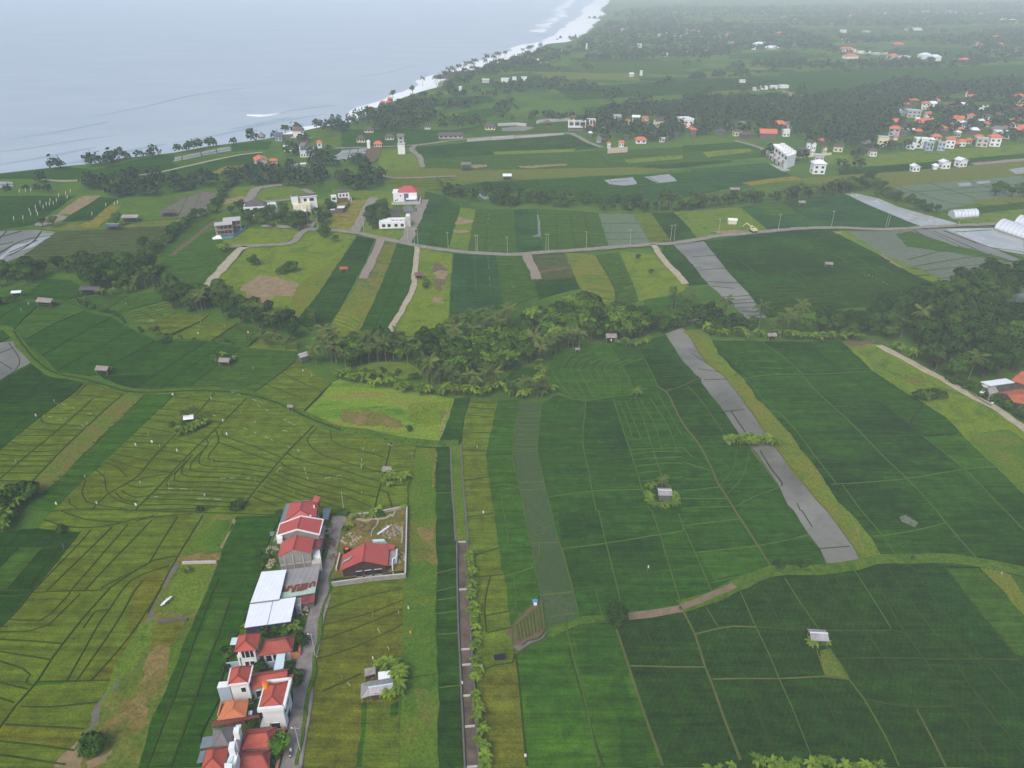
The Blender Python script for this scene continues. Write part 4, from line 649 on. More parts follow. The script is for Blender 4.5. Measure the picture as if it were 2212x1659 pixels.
road('village_lane', 'W1 1160,380 1130,520 1110,700 1070,900 1030,1020 1000,1130 960,1350 910,1550 W2 1870,1050 W3 1990,150 1940,500 1840,900 1800,1200 W4 2090,180 2030,600 1960,900 1880,1401 1850,1500', 3.7, 'lane_concrete', .62, 'grey concrete lane beside the foreground row of red-roofed houses', .1, 'lane', .08)

for s_, lab in (('W1 1240,480 1200,640 1150,900 1110,1010 1050,1150 1030,1300 1000,1480 W2 2010,900 W3 2130,160 2070,480 2010,760 1960,1060 1930,1300 W4 2180,200 2130,560 2080,860 2030,1150 2000,1401', 'ragged grass verge between the lane and the golden rice'), ('W1 1040,480 1010,700 960,1000 W2 1920,420 1830,900', 'scrubby verge between the lane and the far houses')):
    tag(strip('grass_verge', W2(s_), .9, 'grass_bank', .6, .28, None, .5, .7, .8), lab, 'verge', kind='stuff')
# ---------------------------------------------------------------- vegetation
LIN = lin
def leafmat(name, dark, light, tip=None, rnd=0.25, rough=0.75, bright=None):
    lw = {'palm_frond': (.5, .58, .34), 'palm_dry': (.7, .66, .5), 'banana_leaf': (.8, .78, .45), 'leaf_far': (.74, .76, .62), 'leaf_bamboo': (.72, .78, .32), 'leaf_lush': (.65, .75, .35)}.get(name, (.54, .66, .3)); lin = lambda c: tuple(a * b for a, b in zip(LIN(c), lw))
    m, nt, bs = newmat(name); oi = N(nt, 'ShaderNodeObjectInfo'); p = pos(nt)
    f = noise(nt, 0.55, 4, 0.7, p); f2 = noise(nt, 3.0, 2, 0.6, p)
    c = ramp(nt, f, [(0.34, lin(dark)), (0.62, lin(light))])
    c = mixc(nt, 1.0, c, ramp(nt, f2, [(0.3, (.7,) * 3), (0.7, (1.3,) * 3)]), 'MULTIPLY')
    if tip: c = mixc(nt, ramp(nt, oi.outputs['Random'], [(0.55, (0, 0, 0)), (1.0, (.75,) * 3)]), c, lin(tip))
    v = N(nt, 'ShaderNodeMath', operation='MULTIPLY_ADD'); v.inputs[1].default_value = rnd * 2; v.inputs[2].default_value = 1 - rnd
    nt.links.new(oi.outputs['Random'], v.inputs[0])
    hs = N(nt, 'ShaderNodeHueSaturation'); nt.links.new(c, hs.inputs['Color']); nt.links.new(v.outputs[0], hs.inputs['Value'])
    nt.links.new(hs.outputs[0], bs.inputs['Base Color']); bs.inputs['Roughness'].default_value = rough; bs.inputs['Specular IOR Level'].default_value = 0.03
    return m
leafmat('leaf_broad', (56, 82, 42), (94, 122, 56), (104, 126, 56), .24)
leafmat('leaf_far', (46, 68, 44), (72, 96, 56), None, .2)
leafmat('leaf_dark', (48, 74, 42), (80, 108, 54), (90, 114, 56), .24)
leafmat('leaf_bamboo', (80, 112, 46), (122, 154, 68), (130, 154, 68), .18)
leafmat('leaf_lush', (76, 122, 40), (118, 164, 56), None, .05)
leafmat('leaf_bush', (58, 86, 42), (92, 122, 54), (100, 122, 54), .24)
leafmat('palm_frond', (76, 102, 56), (118, 140, 80), (134, 142, 84), .2)
leafmat('palm_dry', (112, 96, 62), (142, 124, 82), None, .2)
leafmat('banana_leaf', (76, 108, 38), (118, 148, 56), (124, 148, 54), .2, .6)
plain('bark', (104, 92, 76), rgb2=(82, 72, 60), scale=1.2, rough=.95)
plain('palm_bark', (132, 122, 106), rgb2=(106, 96, 82), scale=1.2, rough=.95)
plain('banana_stem', (104, 112, 62), rgb2=(90, 84, 54), scale=1.2, rough=.8)
def mesh_np(name, V, Fq, mats, mi=None, nor=None):
    me = bpy.data.meshes.new(name); V = np.asarray(V, float); n = len(Fq); k = len(Fq[0])
    me.vertices.add(len(V)); me.vertices.foreach_set('co', V.ravel())
    me.loops.add(n * k); me.loops.foreach_set('vertex_index', np.asarray(Fq).ravel())
    me.polygons.add(n); me.polygons.foreach_set('loop_start', np.arange(0, n * k, k)); me.polygons.foreach_set('loop_total', np.full(n, k))
    for x in mats: me.materials.append(MATS[x])
    if mi is not None: me.polygons.foreach_set('material_index', np.asarray(mi))
    me.update(calc_edges=True)
    if nor is not None:
        me.polygons.foreach_set('use_smooth', np.ones(n, bool)); me.normals_split_custom_set_from_vertices(nor.tolist())
    return me
def leaf_quads(cen, nrm, size, rng):
    """folded leaf-spray quads: centre, facing, size -> verts (4 each)"""
    n = len(cen); nrm = nrm / np.linalg.norm(nrm, axis=1)[:, None]
    t = rng.normal(size=(n, 3)); t -= (t * nrm).sum(1)[:, None] * nrm; t /= np.linalg.norm(t, axis=1)[:, None]
    b = np.cross(nrm, t); s = size[:, None]
    asp = rng.uniform(.45, .8, (n, 1))
    return np.stack([cen - t * s, cen - b * s * asp + nrm * s * .18, cen + t * s, cen + b * s * asp - nrm * s * .1], 1).reshape(-1, 3)
def crown_mesh(name, seed, h0, h1, rad, lobes, nq, size, mat, flat=1.0, spread=.7):
    rng = np.random.default_rng(seed); C = []; Nn = []; S = []; D = []
    lob = []
    for i in range(lobes):
        a = rng.uniform(0, 6.283); r = rad * spread * math.sqrt(rng.uniform(0, 1)); t = rng.uniform(0, 1)
        lr = rad * rng.uniform(.34, .6); z = h0 + (h1 - h0) * (.30 + .58 * t * (1 - .45 * (r / rad)))
        lob.append((r * math.cos(a), r * math.sin(a), z, lr))
    lob.append((0, 0, h0 + (h1 - h0) * .55, rad * .6))
    w = np.array([l[3] ** 2 for l in lob]); w /= w.sum()
    for (x, y, z, lr), k in zip(lob, (w * nq).astype(int)):
        d = rng.normal(size=(k, 3)); d[:, 2] = np.abs(d[:, 2]) * np.where(rng.random(k) < .8, 1, -.6); d /= np.linalg.norm(d, axis=1)[:, None]
        rr = lr * rng.uniform(.55, 1.08, (k, 1)) ** .6
        c = np.array([x, y, z]) + d * rr * np.array([1, 1, .8 * flat]); C.append(c); D.append(d + np.array([0, 0, .35]) + rng.normal(scale=.22, size=(k, 3))); Nn.append(d + rng.normal(scale=.45, size=(k, 3))); S.append(rng.uniform(.6, 1.3, k) * size)
    C = np.concatenate(C); Nn = np.concatenate(Nn); S = np.concatenate(S); C[:, 2] = np.maximum(C[:, 2], h0 * .55)
    V = leaf_quads(C, Nn, S, rng); F = np.arange(len(V)).reshape(-1, 4); D = np.concatenate(D); D /= np.linalg.norm(D, axis=1)[:, None]
    return mesh_np(name, V, F, [mat], None, np.repeat(D, 4, 0))
def tube(path, radii, seg=6):
    V = []; F = []
    for i, (p, r) in enumerate(zip(path, radii)):
        for k in range(seg): a = 6.2832 * k / seg; V.append((p[0] + r * math.cos(a), p[1] + r * math.sin(a), p[2]))
        if i:
            for k in range(seg): F.append(((i - 1) * seg + k, (i - 1) * seg + (k + 1) % seg, i * seg + (k + 1) % seg, i * seg + k))
    return V, F
def trunk_mesh(name, h, r, seed, mat='bark'):
    rg = random.Random(seed); V = []; F = []
    def add(path, rad, seg=6):
        v, f = tube(path, rad, seg); o = len(V); V.extend(v); F.extend(tuple(i + o for i in q) for q in f)
    lx, ly = rg.uniform(-.3, .3), rg.uniform(-.3, .3)
    add([(0, 0, -.5), (lx * .3, ly * .3, h * .3), (lx, ly, h * .6), (lx * 1.2, ly * 1.2, h)], [r * 1.4, r, r * .75, r * .35])
    for k in range(4):
        a = rg.uniform(0, 6.28); L = h * rg.uniform(.3, .5)
        add([(lx * .6, ly * .6, h * .45), (lx + L * .5 * math.cos(a), ly + L * .5 * math.sin(a), h * .7), (lx + L * math.cos(a), ly + L * math.sin(a), h * .9)], [r * .55, r * .38, r * .15], 5)
    me = bpy.data.meshes.new(name); me.from_pydata(V, [], F); me.materials.append(MATS[mat]); return me
def palm_crown(name, seed, n=17, L=3.9):
    rg = random.Random(seed); V = []; F = []; MI = []
    for k in range(n):
        az = 6.2832 * k / n + rg.uniform(-.2, .2); t0 = k / n
        el = rg.choice([1.1, .75, .45, .2, -.1]) + rg.uniform(-.12, .12); dry = el < 0 and rg.random() < .35
        l = L * rg.uniform(.85, 1.1); droop = rg.uniform(.9, 1.5); ca, sa = math.cos(az), math.sin(az)
        pts = []; x = z = 0.0; e = el; S = 9
        for i in range(S + 1):
            pts.append((x, z)); e -= droop / S; x += math.cos(e) * l / S; z += math.sin(e) * l / S
        def W3d(x, s, z): return (x * ca - s * sa, x * sa + s * ca, z)
        for i in range(S):                      # midrib
            a, b = pts[i], pts[i + 1]; wd = .09 * (1 - i / S) + .03; o = len(V)
            V += [W3d(a[0], -wd, a[1] + .03), W3d(a[0], wd, a[1] + .03), W3d(b[0], wd * .8, b[1] + .03), W3d(b[0], -wd * .8, b[1] + .03)]; F.append((o, o + 1, o + 2, o + 3)); MI.append(1)
        for i in range(1, S + 1):               # leaflets in pairs
            for sgn in (-1, 1):
                for h2 in (0, .5):
                    if i == S and h2: continue
                    f = i + h2; j = min(int(f), S - 1); fr = f - j; a = (pts[j][0] * (1 - fr) + pts[j + 1][0] * fr, pts[j][1] * (1 - fr) + pts[j + 1][1] * fr)
                    ln = .95 * math.sin(math.pi * min(.95, (.12 + .8 * f / S))) * rg.uniform(.8, 1.1) + .15; dz = -.45 * ln * rg.uniform(.6, 1.4); o = len(V)
                    V += [W3d(a[0] - .16, 0, a[1]), W3d(a[0] + .16, 0, a[1]), W3d(a[0] + ln * .55, sgn * ln * .8, a[1] + dz), W3d(a[0] + ln * .4, sgn * ln * .8, a[1] + dz)]
                    F.append((o, o + 1, o + 2, o + 3)); MI.append(1 if dry else 0)
    return mesh_np(name, V, F, ['palm_frond', 'palm_dry'], MI)
def palm_trunk(name, h, seed):
    rg = random.Random(seed); bx, by = rg.uniform(-.8, .8), rg.uniform(-.8, .8); S = 6; pa = []; ra = []
    for i in range(S + 1): t = i / S; pa.append((bx * t * t, by * t * t, -.3 + (h + .3) * t)); ra.append(.22 - .1 * t + (.1 if i == 0 else 0))
    V, F = tube(pa, ra, 6); me = bpy.data.meshes.new(name); me.from_pydata(V, [], F); me.materials.append(MATS['palm_bark']); return me, (bx, by, h)
def banana_leaves(name, seed, n=9):
    rg = random.Random(seed); V = []; F = []
    for k in range(n):
        az = 6.2832 * k / n + rg.uniform(-.3, .3); ca, sa = math.cos(az), math.sin(az); l = rg.uniform(1.5, 2.3); e = rg.uniform(.7, 1.35); dr = rg.uniform(1.4, 2.3); S = 6; x = .08; z = 1.9 + rg.uniform(-.3, .3); base = len(V)
        for i in range(S + 1):
            w = .36 * math.sin(math.pi * (.1 + .86 * i / S)) + .03
            for s, dz in ((-w, .10), (0, -.02), (w, .10)): V.append((x * ca - s * sa, x * sa + s * ca, z + dz))
            e -= dr / S; x += math.cos(e) * l / S; z += math.sin(e) * l / S
            if i:
                o = base + 3 * i
                for q in (0, 1): F.append((o - 3 + q, o - 2 + q, o + 1 + q, o + q))
    return mesh_np(name, V, F, ['banana_leaf'])
def bamboo_mesh(name, seed, h=9.5, n=16):
    rng = np.random.default_rng(seed); C = []; Nn = []; S = []; D = []
    for k in range(n):
        a = rng.uniform(0, 6.28); lean = rng.uniform(1.2, 4.6); hh = h * rng.uniform(.7, 1.05); ca, sa = math.cos(a), math.sin(a)
        for t in np.linspace(.35, 1.12, 12):
            x = lean * t ** 2.2; z = hh * (t - .32 * max(0, t - .7) ** 1.3 * 3.2); r = .95 * math.sin(math.pi * min(1, (t - .2) / 1.0)) + .25; m = 9
            d = rng.normal(size=(m, 3)); C.append(np.array([x * ca, x * sa, z]) + d * r * .42); dn = d * np.array([1, 1, .6]) + np.array([ca * .5, sa * .5, 1.0]); D.append(dn / np.linalg.norm(dn, axis=1)[:, None]); d[:, 2] = np.abs(d[:, 2]) * .6 - .1; Nn.append(d + np.array([ca * .4, sa * .4, .5])); S.append(rng.uniform(.35, .65, m))
    C = np.concatenate(C); Nn = np.concatenate(Nn); S = np.concatenate(S)
    V = leaf_quads(C, Nn, S, rng); return mesh_np(name, V, np.arange(len(V)).reshape(-1, 4), ['leaf_bamboo'], None, np.repeat(np.concatenate(D), 4, 0))
def culms_mesh(name, seed, h=5):
    rg = random.Random(seed); V = []; F = []
    for k in range(7):
        a = rg.uniform(0, 6.28); r0 = rg.uniform(0, .5); L = rg.uniform(.4, 1.6); v, f = tube([(r0 * math.cos(a), r0 * math.sin(a), -.2), (L * .4 * math.cos(a), L * .4 * math.sin(a), h * .5), (L * math.cos(a), L * math.sin(a), h)], [.07, .06, .04], 5)
        o = len(V); V += v; F += [tuple(i + o for i in q) for q in f]
    me = bpy.data.meshes.new(name); me.from_pydata(V, [], F); me.materials.append(MATS['banana_stem']); return me
KINDS = {}
KINDS['broad'] = [(trunk_mesh('trunk', 5.5, .32, i), crown_mesh('crown', 10 + i, 2.2, 9.5, 4.2, 8, 1300, .44, 'leaf_broad'), (0, 0, 0)) for i in range(5)]
KINDS['dark'] = [(trunk_mesh('trunk', 6.5, .36, 20 + i), crown_mesh('crown', 30 + i, 2.4, 11, 4.6, 9, 1400, .44, 'leaf_dark'), (0, 0, 0)) for i in range(4)]
KINDS['bush'] = [(None, crown_mesh('foliage', 50 + i, 0.1, 2.8, 1.7, 5, 420, .26, 'leaf_bush', .9), (0, 0, 0)) for i in range(4)]
KINDS['lush'] = [(trunk_mesh('trunk', 2.6, .16, 60), crown_mesh('crown', 61, 1.0, 5.0, 2.6, 16, 1500, .24, 'leaf_lush', 1, .62), (0, 0, 0))]
KINDS['round'] = [(trunk_mesh('trunk', 2.6, .2, 62), crown_mesh('crown', 63, .8, 5.6, 2.9, 14, 1700, .22, 'leaf_dark', 1, .58), (0, 0, 0))]
KINDS['bamboo'] = [(culms_mesh('culms', 70 + i), bamboo_mesh('crown', 72 + i), (0, 0, 0)) for i in range(3)]
pal = []
for i, h in enumerate((6.5, 8, 9.5, 7.2)):
    tm, off = palm_trunk('trunk', h, 80 + i); pal.append((tm, palm_crown('crown', 90 + i), off))
KINDS['palm'] = pal
def stem_mesh(seed):
    V, F = tube([(0, 0, -.2), (.02, .02, 1.0), (.05, .03, 2.0)], [.16, .13, .08], 6); me = bpy.data.meshes.new('stem'); me.from_pydata(V, [], F); me.materials.append(MATS['banana_stem']); return me
KINDS['banana'] = [(stem_mesh(i), banana_leaves('leaves', 100 + i, 8 + i % 3), (0, 0, 0)) for i in range(4)]
NAMES = {'broad': ('broadleaf_tree', 'trunk', 'crown', 'tree'), 'dark': ('dark_broadleaf_tree', 'trunk', 'crown', 'tree'), 'bush': ('bush', None, 'foliage', 'bush'), 'lush': ('garden_tree', 'trunk', 'crown', 'tree'), 'round': ('round_tree', 'trunk', 'crown', 'tree'),  # the dark kind is a darker-leaved broadleaf tree, not another species
         'bamboo': ('bamboo_clump', 'culms', 'crown', 'bamboo'), 'palm': ('coconut_palm', 'trunk', 'crown', 'palm'), 'banana': ('banana_plant', 'stem', 'leaves', 'banana plant')}
COUNT = {}
def plant(kind, x, y, s, label, group=None, z=None, sz=None):
    nm, tn, cn, cat = NAMES[kind]; tm, cm, off = random.choice(KINDS[kind]); rz = random.uniform(0, 6.28); COUNT[kind] = COUNT.get(kind, 0) + 1
    sc3 = (s, s, s * (sz or random.uniform(.9, 1.12))); z = .3 if z is None else z
    if tm is None:
        o = link(bpy.data.objects.new(nm, cm)); o.location = (x, y, z); o.rotation_euler = (0, 0, rz); o.scale = sc3
    else:
        o = link(bpy.data.objects.new(nm, None)); o.location = (x, y, z); o.rotation_euler = (0, 0, rz); o.scale = sc3; o.empty_display_size = .5
        t = link(bpy.data.objects.new(tn, tm), o); c = link(bpy.data.objects.new(cn, cm), o); c.location = off
    tag(o, label, cat, group); return o
def inpoly(p, poly):
    x, y = p; r = False; n = len(poly); j = n - 1
    for i in range(n):
        if (poly[i][1] > y) != (poly[j][1] > y) and x < (poly[j][0] - poly[i][0]) * (y - poly[i][1]) / (poly[j][1] - poly[i][1]) + poly[i][0]: r = not r
        j = i
    return r
def scatter(s, n, mind, rg=random):
    poly = W2(s); xs = [p[0] for p in poly]; ys = [p[1] for p in poly]; out = []; tries = 0
    while len(out) < n and tries < n * 60:
        tries += 1; p = (rg.uniform(min(xs), max(xs)), rg.uniform(min(ys), max(ys)))
        if inpoly(p, poly) and all((p[0] - q[0]) ** 2 + (p[1] - q[1]) ** 2 > mind * mind for q in out): out.append(p)
    return out
def wood(s, spec, lab, group):
    """spec: list of (kind, count, spacing, scale range)"""
    for kind, n, d, (s0, s1) in spec:
        for (x, y) in scatter(s, n, d):
            plant(kind, x, y, random.uniform(s0, s1), lab % {'broad': 'leafy broadleaf tree', 'dark': 'dark broadleaf tree', 'bush': 'low leafy bush', 'bamboo': 'feathery bamboo clump', 'palm': 'coconut palm', 'banana': 'banana plant'}[kind], '%s %s' % ({'dark': 'dark trees'}.get(kind, NAMES[kind][3] + 's'), group))
def spots(kind, s, sr, lab, group=None, z=None):
    for u, v in T(s):
        p = P(u, v); plant(kind, p.x, p.y, random.uniform(*sr), lab, group, z)
def row(kind, s, n, jit, sr, lab, group, z=None):
    c = catmull(W2(s), 1.0)
    for i in range(n):
        q = c[min(len(c) - 1, int((i + random.uniform(.1, .9)) / n * len(c)))]
        plant(kind, q[0] + random.uniform(-jit, jit), q[1] + random.uniform(-jit, jit), random.uniform(*sr), lab, group, z)
# --- central gully thicket
G1 = 'in the central gully thicket'
wood('E 900,690 1000,560 1250,440 1500,350 1640,330 1700,400 1860,420 1980,480 1990,540 1700,560 1480,560 1340,640 1300,690 1180,700 1000,700', [('broad', 18, 6.5, (.7, 1.0)), ('dark', 10, 8, (.6, .85)), ('bamboo', 26, 5, (.7, 1.0))], '%s ' + G1, G1)
wood('E 690,780 700,690 900,640 1120,690 1100,760 900,800 760,800', [('bamboo', 8, 5, (.7, .95)), ('broad', 9, 5, (.75, 1.0))], '%s ' + G1, G1)
wood('E 0,760 20,640 200,600 500,610 640,560 900,600 700,720 640,800 560,780 440,700 250,690 60,740', [('broad', 20, 5.5, (.55, .85)), ('dark', 10, 7, (.5, .75)), ('bamboo', 6, 7, (.6, .85)), ('bush', 14, 4, (.8, 1.3))], '%s ' + G1, G1)
GP = 'slender coconut palm rising from the central gully thicket'
spots('palm', 'E 720,520 770,500 830,490 880,490 920,480 970,470 1010,470 1060,480 1090,470 740,560 860,550 960,540 700,540 1030,520 130,700 180,700 240,690 290,690 340,680 210,660 280,640 160,650 430,690 470,700 490,720 380,660 740,640 560,830 590,850 700,860 730,880 790,880 840,880 880,880 940,870 990,860 1230,680 1290,700 1330,670 1390,640 1250,640 1500,600 1540,610 1470,600 -30,700 -60,690 -120,640 -90,660 -160,700 30,740 640,860', (.72, .98), GP, 'palms in the central gully thicket')
spots('palm', 'E 1090,920 1110,915 1180,910 1270,920 1300,915 1290,895 1210,890', (.5, .7), 'short coconut palm among bananas below the gully thicket', 'palms below the gully thicket')
spots('palm', 'E -150,590 -100,600 -70,620 -30,600', (.7, .9), GP, 'palms in the central gully thicket')
row('banana', 'E -10,800 90,800 200,825 330,855 480,890 640,900 690,905', 30, 2.2, (.8, 1.25), 'banana plant in the hedge below the gully meadow', 'bananas below the gully meadow')
row('banana', 'E 700,900 820,905 900,900 1000,895 1060,890', 14, 2.0, (.9, 1.4), 'banana plant in the row at the thicket foot', 'bananas at the thicket foot')
row('banana', 'E 1100,905 1200,915 1300,910 1370,890', 12, 1.5, (.8, 1.2), 'banana plant beside the short palms', 'bananas beside the short palms')
row('banana', 'E 1270,720 1300,760 1295,830 1260,870', 10, 1.2, (.8, 1.2), 'banana plant in the file beside the fan terraces', 'bananas beside the fan terraces')
row('banana', 'E 1780,590 1850,590 1960,580 2020,560', 9, 1.5, (.8, 1.2), 'banana plant at the far edge of the fan terraces', 'bananas above the fan terraces')
spots('banana', 'E 1905,915 1912,925 1922,915 1915,905', (.9, 1.2), 'banana plant in the lone clump on the terrace bund', 'bananas in the lone terrace clump')
row('bush', 'E 130,790 300,800 500,800 560,820', 10, 1.5, (.6, 1.0), 'low bush edging the gully meadow', 'bushes edging the gully meadow'); spots('bush', 'E 270,760 370,765 1150,730 440,1140', (.6, .9), 'low bush standing in open grass near the gully', 'bushes in open grass near the gully')
# --- left gully wood
G2 = 'in the left gully wood'
wood('D 0,215 120,190 280,140 470,110 560,200 760,240 900,220 1040,200 1060,120 980,90 820,60 640,80 430,90 150,130 -20,150', [('broad', 24, 6, (.6, .95)), ('dark', 22, 6, (.6, .9)), ('bush', 10, 4, (.9, 1.4))], '%s ' + G2, G2)
wood('D 1060,280 1120,340 1250,370 1380,350 1560,440 1760,500 1930,560 1940,500 1840,420 1680,370 1560,330 1400,260 1300,250 1150,220 1060,200', [('broad', 24, 5.5, (.5, .85)), ('dark', 14, 6.5, (.5, .8)), ('bush', 16, 4, (.8, 1.4))], '%s ' + G2, G2)
spots('palm', 'D 900,220 950,215 1000,215 1120,300 1250,340 1280,350 1310,355 1390,330 1420,320 1440,330 1450,300 1490,320 1640,420 1760,450 1820,480 1850,470 1890,520 2040,440 1160,320 1330,340 930,190 1700,420 1780,490', (.65, .9), 'coconut palm in the left gully wood', 'palms in the left gully wood')
row('palm', 'D 1580,600 1650,590 1720,590 1780,590 1830,600 1880,620 1940,590', 9, 1.2, (.42, .6), 'small coconut palm along the bund left of the gully', 'small palms along the left bund')
row('banana', 'D 560,250 650,255 750,250 860,240', 8, 1.2, (.8, 1.2), 'banana plant below the left gully wood', 'bananas below the left gully wood')
row('bush', 'D 500,300 600,350 700,375 780,410 830,440', 16, 1.2, (.5, .8), 'low bush on the bund between left rice fields', 'bushes on the left bund'); row('bush', 'D 880,470 950,500 1000,520 1400,560 1560,580', 9, 1.2, (.4, .7), 'small bush on the bund above deep green rice', 'bushes above the deep green rice')
spots('palm', 'D 1010,560 1045,560', (.55, .7), 'stocky palm of the pair in the middle of the left rice', 'palm pair in the left rice'); spots('bush', 'D 1080,570 1100,560 1050,575', (.6, .9), 'bush at the foot of the palm pair', 'bushes at the palm pair')
spots('palm', 'D 510,320 545,320', (.4, .5), 'tiny palm by the left field hut', 'tiny palms by the left hut'); row('bush', 'D -20,320 50,310 100,300', 6, 1.5, (.9, 1.4), 'bush at the left picture edge beside the pale field', 'bushes at the left picture edge')
# clump by far hut and terrace hut
spots('bush', 'D 1390,690 1420,690 1460,690 1500,695 1430,675', (.8, 1.1), 'dark bush round the small hut in the left rice', 'bushes round the left rice hut'); spots('banana', 'D 1400,700 1520,690 1450,670', (.8, 1), 'banana plant by the small hut in the left rice', 'bananas by the left rice hut')
row('banana', 'D 1150,1155 1180,1165 1230,1155 1290,1130 1320,1090', 14, 1.0, (.7, 1.0), 'banana plant in the island round the terrace hut', 'bananas round the terrace hut'); row('bush', 'D 1150,1110 1190,1100 1220,1130 1290,1110', 8, 1.0, (.7, 1.0), 'bush in the island round the terrace hut', 'bushes round the terrace hut')
spots('palm', 'D 1210,1085 1275,1090', (.45, .55), 'dry brown-tipped palm beside the terrace hut', 'palms beside the terrace hut')
row('banana', 'D 0,1600 60,1620 130,1640 G -10,60 60,110 30,160', 12, 1.6, (.9, 1.3), 'banana plant at the left edge of the foreground terraces', 'bananas at the left edge'); spots('bush', 'D 20,1650 100,1600 190,1570 230,1560 G 20,20 60,60', (1.2, 1.8), 'bush at the left edge of the foreground terraces', 'bushes at the left edge')
row('banana', 'E 260,1480 300,1490 350,1460 400,1460 440,1450', 9, 1.2, (.7, 1.0), 'banana plant round the hut on the yellow terraces', 'bananas on the yellow terraces')
spots('bush', 'D 1530,1650 1560,1640', (.9, 1.1), 'dark bush at the head of the weedy strip', 'bushes at the weedy strip head'); spots('bush', 'D 1300,1668', (.6, .7), 'small dark bush on the terrace edge above the weedy strip'); spots('bush', 'G 400,140', (.8, .9), 'small bush on the dark bund at the left')
spots('bush', 'G 580,1580 660,1540 620,1560 600,1530', (1.0, 1.3), 'bright bush at the foot of the weedy strip', 'bushes at the weedy strip foot'); spots('banana', 'G 1200,400 1215,410', (.6, .7), 'grey-leaved banana on the weedy strip', 'bananas on the weedy strip')
# --- right hill wood
G3 = 'in the wooded hill at the right edge'
wood('F 1260,540 1260,420 1500,340 1760,280 1850,200 2000,200 2240,260 2240,760 2130,770 1960,840 1860,860 1640,760 1450,640', [('dark', 58, 4.2, (.75, 1.1)), ('broad', 44, 4.6, (.7, 1.0)), ('bush', 14, 3, (1, 1.6))], '%s ' + G3, G3)
wood('F 1600,330 1850,190 2000,140 2240,140 2300,220 2240,300 1900,300', [('dark', 14, 6, (.8, 1.1)), ('broad', 10, 6, (.8, 1.05))], '%s ' + G3, G3)
wood('F 780,520 820,460 1000,420 1160,440 1260,420 1250,520 1100,540', [('dark', 14, 5, (.55, .8)), ('broad', 8, 5, (.55, .75))], '%s in the belt joining the right hill', 'in the belt joining the right hill')
wood('F 0,440 60,380 200,390 420,430 480,470 300,520 180,510 60,470', [('broad', 10, 5, (.4, .65)), ('bush', 22, 2.5, (.8, 1.3)), ('dark', 6, 5, (.4, .6))], '%s behind the flooded strip', 'behind the flooded strip')
row('banana', 'F 140,500 250,530 400,540 520,535 620,540 760,540', 18, 1.8, (.9, 1.4), 'banana plant at the head of the big right field', 'bananas at the head of the right field'); row('banana', 'F 760,550 880,550 1000,545 1130,540', 14, 1.8, (.8, 1.3), 'banana plant below the right tree belt', 'bananas below the right belt')
row('banana', 'F 1350,600 1450,640 1560,680 1660,680', 9, 2, (.9, 1.3), 'banana plant at the foot of the wooded hill', 'bananas at the hill foot'); spots('palm', 'F 590,520 630,530 490,480 265,440 1410,530 1500,520 1850,800 680,480 740,470', (.8, 1.0), 'tall coconut palm standing out before the right woods', 'palms before the right woods')
spots('palm', 'F 15,350 45,340 E 2160,370 2140,350', (.6, .75), 'coconut palm at the corner above the flooded strip', 'palms above the flooded strip'); wood('E 1990,480 2050,450 2212,400 F 160,380 130,430 0,420 E 2212,470 2060,510', [('broad', 14, 4, (.4, .6)), ('bush', 20, 2.5, (.8, 1.3))], '%s at the thicket end by the flooded strip', 'at the thicket end')
wood('E 1700,560 1760,440 1960,440 2030,500 2000,560', [('dark', 8, 5, (.55, .75)), ('broad', 6, 5, (.55, .75)), ('bamboo', 4, 5, (.6, .8))], '%s at the right end of the gully thicket', 'at the right end of the gully thicket')
row('bush', 'F 1540,930 1600,930 1650,920', 8, 1.2, (.9, 1.3), 'bush in the dense clump on the lime weeds', 'bushes on the lime weeds'); row('bush', 'F 1700,800 1800,860 1900,900 2120,990 2212,1060', 18, 1.5, (.7, 1.2), 'bush along the pale path below the hill', 'bushes along the hill path')
row('banana', 'F 290,1230 350,1240 420,1245 500,1240 580,1235', 15, 1.3, (.85, 1.2), 'banana plant in the island across the flooded strip', 'bananas across the flooded strip'); row('banana', 'F 330,1215 450,1215 560,1215', 9, 1.0, (.8, 1.1), 'banana plant in the island across the flooded strip', 'bananas across the flooded strip')
# canal-side bananas, bottom row, round tree
row('banana', 'H 842,300 845,420 850,540 858,680 870,780 880,900 885,1000 878,1060 885,1200 890,1340 900,1460 915,1560 920,1659', 46, .6, (.55, .8), 'banana plant in the long row beside the concrete canal', 'bananas beside the concrete canal')
row('banana', 'I 480,1665 600,1675 800,1670 1000,1665 1100,1680 1250,1695', 22, .8, (.55, .8), 'banana plant in the row along the bottom picture edge', 'bananas along the bottom edge'); spots('banana', 'I 150,1690 230,1690 310,1675', (.55, .7), 'banana plant left of the bottom row', 'bananas left of the bottom row')
p = P(*T('H 1792,755')[0]); plant('round', p.x, p.y, 1.05, 'round dark green tree alone at the bend of the dirt path', z=.8, sz=1.0)
p = P(*T('I 610,395')[0]); plant('round', p.x, p.y, .5, 'small round tree on the curving grassy bank', z=1.0, sz=1.0); spots('bush', 'I 760,380 790,375', (.5, .6), 'leafy little bush on the curving grassy bank', 'bushes on the curving bank', 1.2); spots('bush', 'I 1475,335', (.45, .5), 'tiny bush on the crest of the curving bank', None, 1.2)
spots('banana', 'X4 700,1150 830,1180 1250,1180 1330,1100', (.55, .75), 'banana plant before the lone grey hut', 'bananas before the lone grey hut')
row('banana', 'X3 620,900 760,1250 950,1330 1150,1400 1350,1380 1600,1330 1680,1100 1600,950', 16, .5, (.55, .85), 'banana plant ringing the dark-walled hut', 'bananas ringing the dark-walled hut'); spots('palm', 'X3 1150,720', (.5, .52), 'small palm behind the dark-walled hut'); spots('banana', 'X3 700,700 850,640 1380,700', (.6, .8), 'banana plant ringing the dark-walled hut', 'bananas ringing the dark-walled hut')
